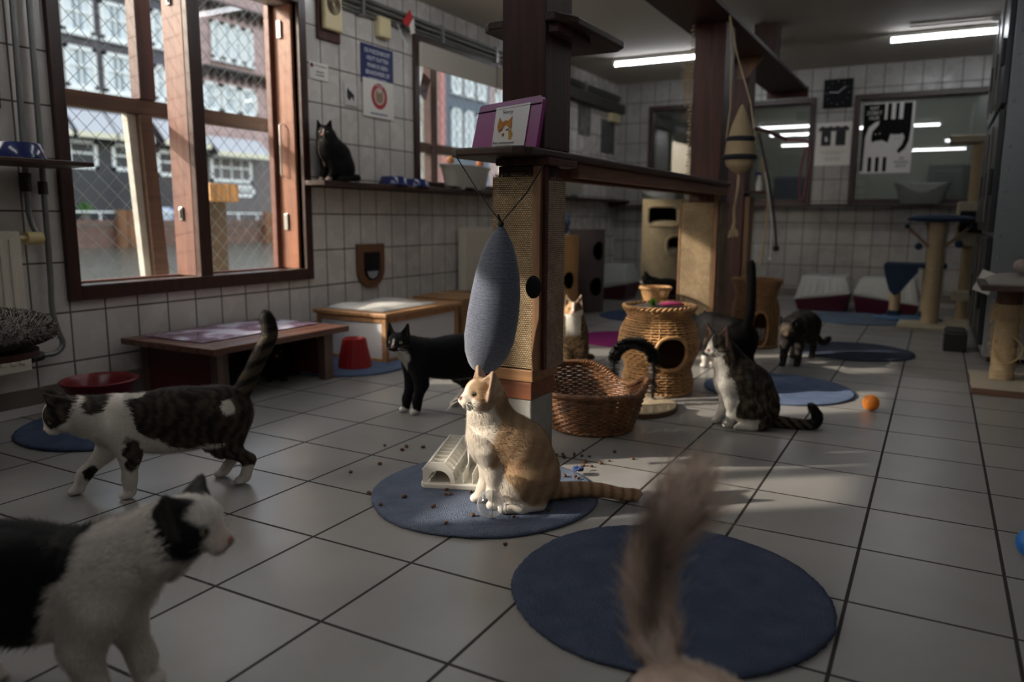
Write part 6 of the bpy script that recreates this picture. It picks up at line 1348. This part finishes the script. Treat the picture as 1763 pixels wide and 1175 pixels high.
def coat_orange(P, tg_, H):
    x, y, z = P.T; n = nz3(P, 10, 8)*.012+nz3(P, 45, 3)*.004; n2 = nz3(P, 22, 9); o = mixc(np.tile(LC(206, 174, 138), (len(P), 1)), np.tile(LC(170, 134, 100), (len(P), 1)), .45+.22*np.sin((x*.7+z*.3)*2*PI/.026+n*90)+.45*n2); w = np.tile(LC(236, 226, 212), (len(P), 1))
    edge = np.interp(z, [0, .05, .10, .15, .2, .25, .29], [-.10, -.035, .0, .03, .025, .012, .018]); m = sstep(.006, -.006, x+n-edge); m = np.where((tg_ == 'leg') & (x > -.02), sstep(.115, .13, z+n)*sstep(.052, .03, x+n), m); m = np.where(tg_ == 'paw', 0, m); m = np.where((z < .03) & (tg_ != 'tail'), m*sstep(.012, .03, z), m); m = np.where(tg_ == 'tail', 1, m)
    hd = np.isin(tg_, ['head', 'cheek', 'bridge', 'muzzle', 'chin', 'ear', 'nose']); mm = sstep(-.004, .006, H[:, 2]+.010+n*.4-np.clip(H[:, 0]-.030, 0, 1)*.6)*sstep(.054, .042, H[:, 0]+n*.3); mm = np.maximum(mm, .85*sstep(-.004, .004, H[:, 2]+.030+n*.3)*sstep(.036, .028, H[:, 0])*(np.abs(H[:, 1]) > .018)); mm = np.maximum(mm, sstep(.018, .008, H[:, 0])*sstep(-.032, -.018, H[:, 2]+n)); mm = mm*(1-.8*np.exp(-(H[:, 1]/.007)**2)*(H[:, 0] > .03)); mm = np.where(tg_ == 'ear', .8, mm); m = np.where(hd, mm, m)
    c = mixc(w, o, m); e = (tg_ == 'ear') & (((P-CUR['ear_c']) @ CUR['ear_f']) > .0015); c[e] = c[e]*.6+LC(150, 118, 106)*.4
    tl = tg_ == 'tail'; ring = np.sin((-x)*2*PI/.030); c[tl] = mixc(np.tile(LC(210, 176, 138), (tl.sum(), 1)), np.tile(LC(166, 124, 88), (tl.sum(), 1)), sstep(.0, .8, ring[tl])); return c
CUR = dict(ear_c=np.zeros(3), ear_f=np.array([1., 0, 0]))
def coat_tux(P, tg_, H):
    x, y, z = P.T; b = np.tile(LC(22, 20, 21), (len(P), 1))*(1+.25*nz3(P, 30, 2))[:, None]; w = np.tile(WHITE, (len(P), 1)); n = nz3(P, 12, 5)*.010; m = np.zeros(len(P))
    bib = sstep(.004, -.004, n+.172-x+np.clip(z-.23, 0, 1)*.2)*sstep(.268, .25, z)*((tg_ != 'leg')); m = np.maximum(m, bib); m = np.where(tg_ == 'paw', 1, m); m = np.where((tg_ == 'leg') & (x < .02) & (z < .075), 1, m); m = np.where((tg_ == 'belly') & (z < .128) & (x < -.02), 1, m)
    hd = np.isin(tg_, ['head', 'cheek', 'bridge', 'muzzle', 'chin', 'ear', 'nose']); hm = sstep(.0055, .003, np.abs(H[:, 1]+.002))*sstep(.035, .045, H[:, 0])*sstep(.025, .015, H[:, 2])*(H[:, 2] > -.014); hm = np.maximum(hm, sstep(-.026, -.032, H[:, 2])); m = np.where(hd, hm, m); return mixc(b, w, m)
def coat_tabsit(P, tg_, H):
    x, y, z = P.T; n = nz3(P, 11, 14)*.012+nz3(P, 42, 6)*.004; tab = tabby_cols(P, 23, (108, 96, 80), (40, 36, 32), 1/.030, .7, 0); s2 = np.sin((z*.9+x*.5)*2*PI/.034+nz3(P, 8, 3)*3); tab = mixc(tab, np.tile(LC(30, 26, 24), (len(P), 1)), .5*sstep(0, .7, s2)); w = np.tile(LC(220, 216, 208), (len(P), 1))
    edge = np.interp(z, [0, .06, .12, .18, .24, .30], [.0, .04, .075, .082, .070, .088]); m = sstep(.005, -.005, x+n-edge); m = np.where((tg_ == 'leg') & (x > .0), 0, m); m = np.where(tg_ == 'paw', 0, m); m = np.where((x > -.05) & (z < .05) & (tg_ != 'tail'), 0, m); m = np.where((tg_ == 'thigh') & (z > .05+.3*(x+.05)+n), 1, m); m = np.where(tg_ == 'tail', 1, m)
    hd = np.isin(tg_, ['head', 'cheek', 'bridge', 'muzzle', 'chin', 'ear', 'nose']); blaze = np.abs(H[:, 1])*1.0-np.clip(.030-H[:, 2]*1.0, 0, .05)*.42; cap_ = sstep(-.002, .004, blaze+n*.15)*sstep(-.030, -.018, H[:, 2]+n*.3)*(1-((tg_ == 'muzzle') | (tg_ == 'chin'))); cap_ = np.maximum(cap_, sstep(.030, .015, H[:, 0])*sstep(-.030, -.018, H[:, 2])); cap_ = np.where(tg_ == 'ear', 1, cap_); m = np.where(hd, cap_, m); c = mixc(w, tab, m)
    # shut lids
    for q in (-1, 1):
        e = np.exp(-((H[:, 2]-.004+.25*np.abs(H[:, 1]-q*.021))/.0016)**2)*(np.abs(H[:, 1]-q*.021) < .010)*(H[:, 0] > .02); c *= (1-.85*e)[:, None]
    e = (tg_ == 'ear') & (((P-CUR['ear_c']) @ CUR['ear_f']) > .0015); c[e] = c[e]*.5+LC(150, 118, 106)*.5
    tl = tg_ == 'tail'; ring = np.sin((x-z*1.2)*2*PI/.036); c[tl] = mixc(np.tile(LC(104, 92, 78), (tl.sum(), 1)), np.tile(LC(26, 23, 22), (tl.sum(), 1)), sstep(-.1, .6, ring[tl])+sstep(-.245, -.262, x[tl])); return c
def coat_fg(P, tg_, H):
    x, y, z = P.T; b = np.tile(LC(20, 18, 19), (len(P), 1)); w = np.tile(LC(226, 218, 208), (len(P), 1)); n = nz3(P, 9, 31)*.012+nz3(P, 40, 2)*.005; m = sstep(.004, -.004, x+n-np.interp(z, [.08, .14, .2, .26, .30], [-.095, -.055, -.02, .005, .010]))*sstep(.105, .122, z+n); m = np.where((tg_ == 'leg') | (tg_ == 'paw'), 0, m)
    m = np.maximum(m, sstep(1.1, .9, np.sqrt(((x-.06)/.010)**2+((z-.20)/.02)**2))*.0*(y < 0))
    hd = np.isin(tg_, ['head', 'cheek', 'bridge', 'muzzle', 'chin', 'ear', 'nose']); pat = sstep(1.12, .9, np.sqrt(((H[:, 0]-.002)/.040)**2+((H[:, 2]+.006)/.032)**2))*(np.abs(H[:, 1]) > .014); top = sstep(.010, .014, H[:, 2])*sstep(.022, .010, H[:, 0])*sstep(.007, .011, np.abs(H[:, 1])); mm = np.maximum(pat, top); mm = mm*(1-((tg_ == 'muzzle') | (tg_ == 'chin') | (tg_ == 'bridge'))*.0); mm = mm*sstep(.043, .036, H[:, 0]); mm = np.where(tg_ == 'ear', .96, mm); m = np.where(hd, mm, m)
    c = mixc(w, b, m); c[((tg_ == 'muzzle') | (tg_ == 'bridge')) & (H[:, 0] > .046)] *= np.array([.90, .82, .80]); return c
def coat_black(P, tg_, H): return np.tile(LC(15, 13, 13), (len(P), 1))*(1+.2*nz3(P, 30, 2))[:, None]
def coat_shelf(P, tg_, H):
    c = coat_black(P, tg_, H); x, y, z = P.T; m = sstep(.004, .001, np.abs(y+.006))*sstep(.045, .055, x)*(z > .09)*(z < .24)+sstep(.004, .002, np.abs(H[:, 1]-.004))*(H[:, 0] > .03)*(H[:, 2] < .022)*(H[:, 2] > -.03); m = np.where(tg_ == 'paw', (P[:, 0] > .04)*.7, m); return mixc(c, np.tile(LC(200, 180, 170), (len(P), 1)), m)
def coat_bw(P, tg_, H):
    c = coat_black(P, tg_, H); m = np.where((tg_ == 'paw') | ((tg_ == 'leg') & (P[:, 2] < .07)) | (tg_ == 'muzzle') | (tg_ == 'chin') | ((tg_ == 'belly') & (P[:, 2] < .12)), 1.0, 0); return mixc(c, np.tile(WHITE, (len(P), 1)), m)
def coat_dark(P, tg_, H):
    c = tabby_cols(P, 53, (66, 58, 52), (30, 27, 26), 1/.028, .7); hd = np.isin(tg_, ['head', 'cheek', 'muzzle', 'bridge', 'chin']); c[hd] = mixc(c[hd], np.tile(LC(112, 96, 80), (hd.sum(), 1)), .35*(H[hd][:, 0] > .03)); return c
def coat_calico(P, tg_, H):
    x, y, z = P.T; c = tabby_cols(P, 63, (156, 128, 96), (74, 58, 44), 1/.026, .8, 2); n = nz3(P, 12, 66); w = np.tile(LC(226, 222, 212), (len(P), 1)); m = sstep(.03, .05, x+n*.01)*sstep(.17, .20, z)*(z < .30)*(np.abs(y) < .04); hd = np.isin(tg_, ['head', 'cheek', 'bridge', 'muzzle', 'chin', 'ear', 'nose']); hm = np.where(H[:, 2] < -.012+.3*H[:, 1], 1.0, 0)+sstep(.008, .004, np.abs(H[:, 1]+.004))*(H[:, 0] > .02); hm = np.clip(hm, 0, 1); c[hd & (H[:, 1] > 0)] = LC(92, 70, 50); c[hd & (H[:, 1] <= 0)] = LC(190, 150, 108); c[tg_ == 'ear'] = LC(184, 160, 134); m = np.where(hd, hm*(tg_ != 'ear'), m); m = np.where(tg_ == 'paw', .9, m); return mixc(c, w, m)
def coat_cream(P, tg_, H):
    n = nz3(P, 14, 73); c = mixc(np.tile(LC(236, 216, 198), (len(P), 1)), np.tile(LC(196, 170, 152), (len(P), 1)), .5+.5*n); tl = tg_ == 'tail'; s = np.exp(-(((P[:, 0]+.24)*.49+(P[:, 1]+.005)*.87)/.011)**2)*sstep(.47, .42, P[:, 2])*sstep(.27, .32, P[:, 2]); return mixc(c, np.tile(LC(84, 66, 58), (len(P), 1)), s*.8*tl)
TAILX = lambda z: 0*z

# ---- poses
def torso(c, dz=0.0, slim=1.0, dx=0.0):
    c.ell((-.045+dx, 0, .212+dz), (.185, .074*slim, .088*slim), 'body', .04); c.ell((.105+dx, 0, .208+dz), (.082, .062*slim, .076*slim), 'chest', .035); c.ell((-.165+dx, 0, .212+dz), (.082, .066*slim, .078*slim), 'body', .035); c.ell((-.03+dx, 0, .165+dz), (.14, .060*slim, .055*slim), 'belly', .03)
def neck_head(c, p0, hp, r0=.060, r1=.042, **k):
    mid = (np.array(p0)*.5+np.array(hp)*.5); mid[2] -= .004; c.chain([p0, tuple(mid), tuple(np.array(hp)-np.array((.012, 0, .008)))], [r0, (r0+r1)/2, r1], 'neck', .03); return c.head(hp, **k)
def foreleg(c, y, sh, el, wr, pw, s=1.0):
    c.chain([(sh[0], y*.85, sh[1]), (el[0], y, el[1]), (wr[0], y, wr[1]), (pw[0]-.012, y, pw[1]+.012)], [.042*s, .0265*s, .0170*s, .0165*s], 'leg', .018); toes(c, pw[0], y, pw[1], s)
def toes(c, x, y, z, s=1.0):
    c.ell((x-.004, y, z+.001), (.020*s, .0165*s, .0125*s), 'paw', .008, ax=(1, 0, -.2))
    for q in (-1.5, -.5, .5, 1.5): c.ell((x+.009-.002*abs(q), y+q*.0074*s, z-.002), (.0105*s, .0055*s, .0085*s), 'paw', .004, ax=(1, 0, -.2))
def hindleg(c, y, hip, kn, hk, pw, s=1.0):
    c.ell(((hip[0]*.55+kn[0]*.45), y*.9, (hip[1]*.55+kn[1]*.45)), (.052*s, .034*s, .068*s), 'thigh', .03, ry=.25, ax=(-.2, 0, -1)); c.chain([(hip[0], y*.8, hip[1]), (kn[0], y, kn[1])], [.052*s, .034*s], 'thigh', .03); c.chain([(kn[0], y, kn[1]), (hk[0], y, hk[1]), (pw[0]-.016, y, pw[1]+.012)], [.031*s, .0165*s, .0165*s], 'leg', .016); toes(c, pw[0], y, pw[1], s)
def tailc(c, pts, r0=.019, r1=.012, k=.014):
    P = catmull(pts, 4); n = len(P); c.chain([tuple(p) for p in P], [r0+(r1-r0)*i/(n-1) for i in range(n)], 'tail', k)
def setear(c):
    f = c.hf; CUR['ear_c'] = f['c']+f['F']*(-.004); CUR['ear_f'] = f['F']
Z0_ = .0125
# walking tabby
c = Cat(); torso(c); neck_head(c, (.125, 0, .228), (.243, .0, .252), yaw=10, pitch=-32, sc=1.10)
foreleg(c, .047, (.120, .20), (.088, .122), (.094, .055), (.106, .012)); foreleg(c, -.045, (.140, .19), (.152, .118), (.212, .058), (.240, .012))
hindleg(c, .045, (-.180, .205), (-.155, .125), (-.228, .072), (-.200, .012)); hindleg(c, -.045, (-.165, .20), (-.132, .120), (-.196, .066), (-.150, .012))
tailc(c, [(-.215, 0, .262), (-.245, 0, .315), (-.280, 0, .385), (-.308, 0, .440), (-.300, 0, .492)], .021, .017)
make_cat(c, 'walking_cat', 'brown tabby and white cat walking left past the bench with its tail up', (-.315, .05, .0), -126.9, coat_walk, h=.0042, strands=70000, flen=.012, shade=(.8, 1.15), iris=(92, 94, 70), width=.0011, whisk=False)
# sitting cats
def sit(c, dx=0.0, hp=(.052, 0, .308), fat=1.0, far=.062, near=.022, tail=None, nside=1, **k):
    c.ell((-.068+dx, 0, .078), (.084*fat, .074*fat, .076), 'body', .035); P = [(-.070+dx, 0, .105), (-.046+dx, 0, .158), (-.002+dx*.8, 0, .192), (.028+dx*.5, 0, .220)]; c.chain(P, [.078*fat, .074*fat, .066*fat, .056], 'body', .03); c.ell((.036+dx*.6, 0, .185), (.058, .055, .068), 'chest', .03, ax=(.1, 0, -1)); hpv = np.array(hp); c.chain([P[-1], tuple(hpv*.55+np.array(P[-1])*.45-np.array((.002, 0, 0))), tuple(hpv-np.array((.014, 0, .014)))], [.056, .048, .042], 'neck', .03); c.ax[-1] = c.ax[-2] = np.array([.05, 0, -1.])
    foreleg(c, .030*nside, (.036+dx, .165), (.022+dx, .100), (.028+dx*.7, .045), (near+.008, .012)); foreleg(c, -.028*nside, (.042+dx, .165), (.034+dx, .100), (far-.016, .045), (far+.008, .012))
    for y in (-1, 1):
        c.ell((-.060+dx, y*.048, .066), (.066, .034, .062), 'thigh', .022, ax=(-.5, 0, -1)); c.chain([(-.095+dx, y*.060, .020), (-.045+dx, y*.064, .016), (-.012+dx, y*.062, .0135)], [.018, .0165, .0145], 'leg', .012); toes(c, .002+dx, y*.062, .0115, .92)
    if tail: tailc(c, tail, .019, .0115)
    return c.head(hp, **k)
c = Cat(); sit(c, tail=[(-.120, -.01, .030), (-.165, -.025, .026), (-.225, -.035, .024), (-.285, -.035, .018), (-.345, -.03, .006), (-.385, -.03, .004)], yaw=22, pitch=8, sc=1.12, ears=.86, fat=1.0); setear(c)
make_cat(c, 'sitting_cat', 'orange and white cat sitting upright on the blue rug in front of the nearest post', (.620, .395, .0128), -145.2, coat_orange, h=.0034, strands=125000, flen=.0105, lift=.38, shade=(.84, 1.12), iris=(96, 92, 66), width=.00075, nose_c=(140, 94, 86), seed=5, pupil=.9, eye_r=.0076)
c = Cat(); sit(c, dx=.020, hp=(.104, 0, .316), far=.086, near=.050, tail=[(-.10, .0, .026), (-.15, .0, .020), (-.205, .005, .016), (-.262, .01, .020), (-.276, .01, .052), (-.252, .01, .088)], yaw=52, pitch=-4, sc=1.06, eyes=False); setear(c)
make_cat(c, 'sitting_cat', 'grey tabby and white cat sitting with eyes shut in front of the wicker houses', (1.0, 1.60, 0), -159.4, coat_tabsit, h=.0042, strands=46000, flen=.013, width=.0014, seed=6, nose_c=(176, 120, 110))
# tuxedo standing
c = Cat(); torso(c, .018, .96); neck_head(c, (.130, 0, .250), (.212, .012, .296), .056, .038, yaw=50, pitch=2, sc=.98, ears=1.08)
foreleg(c, .030, (.135, .20), (.125, .125), (.146, .055), (.158, .012)); foreleg(c, -.030, (.150, .20), (.148, .125), (.170, .055), (.186, .012))
hindleg(c, .045, (-.185, .215), (-.170, .130), (-.240, .078), (-.215, .012)); hindleg(c, -.045, (-.15, .215), (-.062, .135), (-.105, .072), (-.040, .012))
tailc(c, [(-.235, 0, .255), (-.30, 0, .25), (-.36, 0, .19), (-.40, 0, .12)], .018, .012)
make_cat(c, 'standing_cat', 'black and white tuxedo cat standing behind the hanging grey cushion, looking at the camera', (-.12, 1.25, 0), -126.9, coat_tux, h=.0045, strands=40000, flen=.011, width=.0014, iris=(150, 154, 118), seed=8, nose_c=(150, 100, 96), shade=(.8, 1.15))
# foreground black and white cat
c = Cat(); torso(c, .004, .98, -.075); c.cap((.03, 0, .235), (.105, 0, .265), .062, .047, 'neck', .03); neck_head(c, (.07, 0, .25), (.170, 0, .306), .052, .040, yaw=-8, pitch=-8, sc=1.14, ears=.80, flat=.45, mz=.005)
foreleg(c, -.042, (.040, .185), (.010, .120), (.020, .055), (.035, .012), 1.15); foreleg(c, .042, (.045, .185), (.035, .120), (.06, .055), (.075, .012), 1.15)
hindleg(c, -.05, (-.255, .205), (-.225, .12), (-.295, .07), (-.27, .012)); hindleg(c, .05, (-.24, .2), (-.175, .12), (-.24, .066), (-.195, .012)); tailc(c, [(-.30, 0, .26), (-.365, 0, .25), (-.435, 0, .20)], .02, .014)
make_cat(c, 'walking_cat', 'large black and white cat walking right in the left foreground, cut by the frame', (.45, -.67, 0), 28.6, coat_fg, h=.0042, strands=80000, flen=.019, width=.0014, shade=(.85, 1.25), iris=(96, 94, 60), seed=9, whisk=True, nose_c=(186, 120, 116), lift=.6)
# fluffy tailed cat at the bottom edge
c = Cat(); torso(c, -.005, .95); neck_head(c, (.13, 0, .22), (.235, 0, .255), yaw=0, pitch=-5)
foreleg(c, .045, (.12, .19), (.09, .12), (.10, .055), (.115, .012)); foreleg(c, -.045, (.13, .19), (.12, .12), (.14, .055), (.155, .012)); hindleg(c, .045, (-.17, .2), (-.14, .12), (-.21, .07), (-.19, .012)); hindleg(c, -.045, (-.17, .2), (-.12, .12), (-.18, .07), (-.15, .012))
tailc(c, [(-.215, 0, .262), (-.232, -.003, .31), (-.240, -.006, .36), (-.232, -.003, .41), (-.214, .008, .455), (-.206, .012, .475)], .015, .012)
FURLEN['tail'] = 2.2; TAILFN = lambda P: 1+.7*sstep(.39, .46, P[:, 2])
make_cat(c, 'fluffy_cat', 'fluffy cream cat at the bottom edge holding its bushy tail straight up', (1.548, -.655, 0), -32, coat_cream, h=.005, strands=64000, flen=.017, width=.0013, lift=.9, shade=(.9, 1.25), seed=10, tailmul=TAILFN)
FURLEN['tail'] = 1.0
# dark tabby coming forward
c = Cat(); torso(c, -.012, .95); neck_head(c, (.13, 0, .215), (.225, 0, .222), .056, .04, yaw=8, pitch=-28, sc=.98)
foreleg(c, .038, (.13, .19), (.12, .12), (.13, .055), (.14, .012)); foreleg(c, -.030, (.13, .19), (.14, .12), (.165, .055), (.180, .012)); hindleg(c, .045, (-.18, .2), (-.15, .12), (-.215, .07), (-.19, .012)); hindleg(c, -.045, (-.17, .2), (-.11, .12), (-.16, .066), (-.11, .012)); tailc(c, [(-.225, 0, .25), (-.27, .02, .18), (-.30, .05, .10), (-.33, .08, .075), (-.37, .10, .095)], .018, .012)
make_cat(c, 'walking_cat', 'dark tabby cat walking toward the camera beside the farther wicker house', (.965, 3.13, 0), -94, coat_dark, h=.006, strands=20000, flen=.012, width=.002, seed=11, whisk=False, nose_c=(120, 84, 78), iris=(110, 110, 70))
# black cat with raised tail behind the sunlit house
c = Cat(); torso(c, .0, .92); neck_head(c, (.13, 0, .235), (.235, 0, .225), yaw=0, pitch=-30)
foreleg(c, .04, (.12, .19), (.09, .12), (.10, .055), (.115, .012)); foreleg(c, -.04, (.13, .19), (.12, .12), (.14, .055), (.155, .012)); hindleg(c, .045, (-.17, .2), (-.09, .125), (-.13, .07), (-.07, .012)); hindleg(c, -.045, (-.17, .2), (-.15, .12), (-.21, .07), (-.18, .012)); tailc(c, [(-.215, 0, .255), (-.235, 0, .33), (-.24, 0, .42), (-.235, 0, .50), (-.225, 0, .575)], .021, .015)
make_cat(c, 'standing_cat', 'black cat with white paws seen from behind, tail straight up beside the second post', (.665, 2.66, 0), 134, coat_bw, h=.006, strands=24000, flen=.014, width=.002, seed=12, whisk=False)
# upright calico behind the nearest post
c = Cat(); sit(c, hp=(.055, 0, .312), far=.050, near=.045, tail=[(-.13, 0, .03), (-.17, .05, .025), (-.16, .11, .02)], yaw=0, pitch=2, sc=.95, ears=1.12)
make_cat(c, 'sitting_cat', 'tabby and white cat sitting upright half hidden by the nearest post', (-.075, 2.40, 0), -66, coat_calico, h=.005, strands=24000, flen=.010, width=.0018, seed=13, whisk=False, iris=(170, 160, 90), nose_c=(190, 120, 110))
# black cat on the wall shelf
c = Cat(); sit(c, hp=(.048, 0, .285), far=.06, near=.05, tail=[(-.13, 0, .03), (-.15, .05, .025), (-.10, .09, .02)], yaw=34, pitch=-10, sc=.98, fat=.92)
make_cat(c, 'sitting_cat', 'black cat with a thin pale chest stripe sitting on the wall shelf by the window', (XL+.100, 2.075, .9885), -98, coat_shelf, h=.005, strands=30000, flen=.011, width=.0016, seed=14, whisk=False, iris=(150, 156, 120), scale=.94)
# crouching cats
def crouch(c, hp=(.145, 0, .150), **k):
    c.ell((-.02, 0, .085), (.150, .076, .078), 'body', .03); c.ell((.09, 0, .095), (.06, .058, .068), 'chest', .03); c.chain([(.09, 0, .12), tuple(np.array(hp)-np.array((.015, 0, .01)))], [.05, .04], 'neck', .03)
    for y in (-1, 1): c.ell((-.09, y*.05, .06), (.06, .03, .055), 'thigh', .02); toes(c, .11, y*.032, .012); toes(c, -.03, y*.066, .012)
    tailc(c, [(-.15, 0, .04), (-.17, .06, .025), (-.10, .10, .02), (-.02, .10, .018)], .018, .012); return c.head(hp, **k)
c = Cat(); crouch(c, yaw=10, pitch=0, sc=.95)
make_cat(c, 'crouching_cat', 'black cat hiding in the dark under the low bench', (-1.22, 1.37, 0), -46, coat_black, h=.006, strands=14000, flen=.010, width=.002, seed=15, whisk=False, iris=(150, 160, 100), pupil=.9)
c = Cat(); crouch(c, yaw=0, pitch=-6, sc=.95)
make_cat(c, 'resting_cat', 'small black and white cat resting behind the little wicker basket at the second post', (.125, 3.32, .30), -150, coat_bw, h=.006, strands=14000, flen=.010, width=.002, seed=16, whisk=False, scale=.75)
m = MB(); m.box(.02, .245, 3.18, 3.42, 0, .298); m_ = m.build('wooden_step', dark, bevel=.004); tag(m_, 'dark wooden step box left of the second post, with a cat on it', 'box')

# fluff on the grey cushion
def fluff(o, parent, n, L0, w, colr, seed=3, lift=.8):
    me = o.data; V = np.array([v.co[:] for v in me.vertices]); F = np.array([tuple(p.vertices) for p in me.polygons if len(p.vertices) == 4 and p.center.z > .045]); N_ = vnormals(V, F); rs = np.random.default_rng(seed); A = np.linalg.norm(np.cross(V[F[:, 2]]-V[F[:, 0]], V[F[:, 3]]-V[F[:, 1]]), axis=1); fi = rs.choice(len(F), n, p=A/A.sum()); q = F[fi]; u, v = rs.random((2, n)); ww = np.stack([(1-u)*(1-v), u*(1-v), u*v, (1-u)*v], 1); P = (V[q]*ww[..., None]).sum(1); nn = (N_[q]*ww[..., None]).sum(1); d = nn*lift+rs.normal(size=(n, 3))*.5; d /= np.linalg.norm(d, axis=1)[:, None]; s = np.cross(d, rs.normal(size=(n, 3))); s /= np.linalg.norm(s, axis=1)[:, None]; L_ = L0*rs.uniform(.6, 1.2, n)
    VV = np.stack([P-s*w/2, P+s*w/2, P+d*L_[:, None]+s*w*.3, P+d*L_[:, None]-s*w*.3], 1); C = np.repeat((np.tile(LC(*colr), (n, 1))*rs.uniform(.7, 1.2, n)[:, None])[:, None], 4, 1); fo = fast_mesh('fleece', VV.reshape(-1, 3), np.arange(n*4).reshape(-1, 4), C.reshape(-1, 3), np.repeat(nn, 4, 0), FURM, parent); fo['kind'] = 'stuff'
for o, t in FLUFF: fluff(o, t, 16000, .014, .002, (168, 160, 150))

# ------------------------------------------------------------------ origins: put every thing's origin at the middle of its foot
def tree(o):
    out = [o]
    for c_ in o.children: out += tree(c_)
    return out
bpy.context.view_layer.update()
seen = {}
for o in [q for q in SC.objects if q.parent is None and q.type in ('EMPTY', 'MESH')]:
    if o.location.length > 1e-6 or abs(o.rotation_euler.z) > 1e-6: continue
    T = tree(o)
    if any(q.type not in ('EMPTY', 'MESH', 'FONT') for q in T): continue
    pts = [v.co for q in T if q.type == 'MESH' for v in q.data.vertices]
    if not pts or any(q.type == 'MESH' and q.location.length > 1e-6 for q in T): continue
    A = np.array([p[:] for p in pts]); cpt = Vector(((A[:, 0].min()+A[:, 0].max())/2, (A[:, 1].min()+A[:, 1].max())/2, A[:, 2].min()))
    for q in T:
        if q.type == 'MESH': q.data.transform(Matrix.Translation(-cpt))
        elif q.type == 'FONT': q.location -= cpt
    o.location = cpt
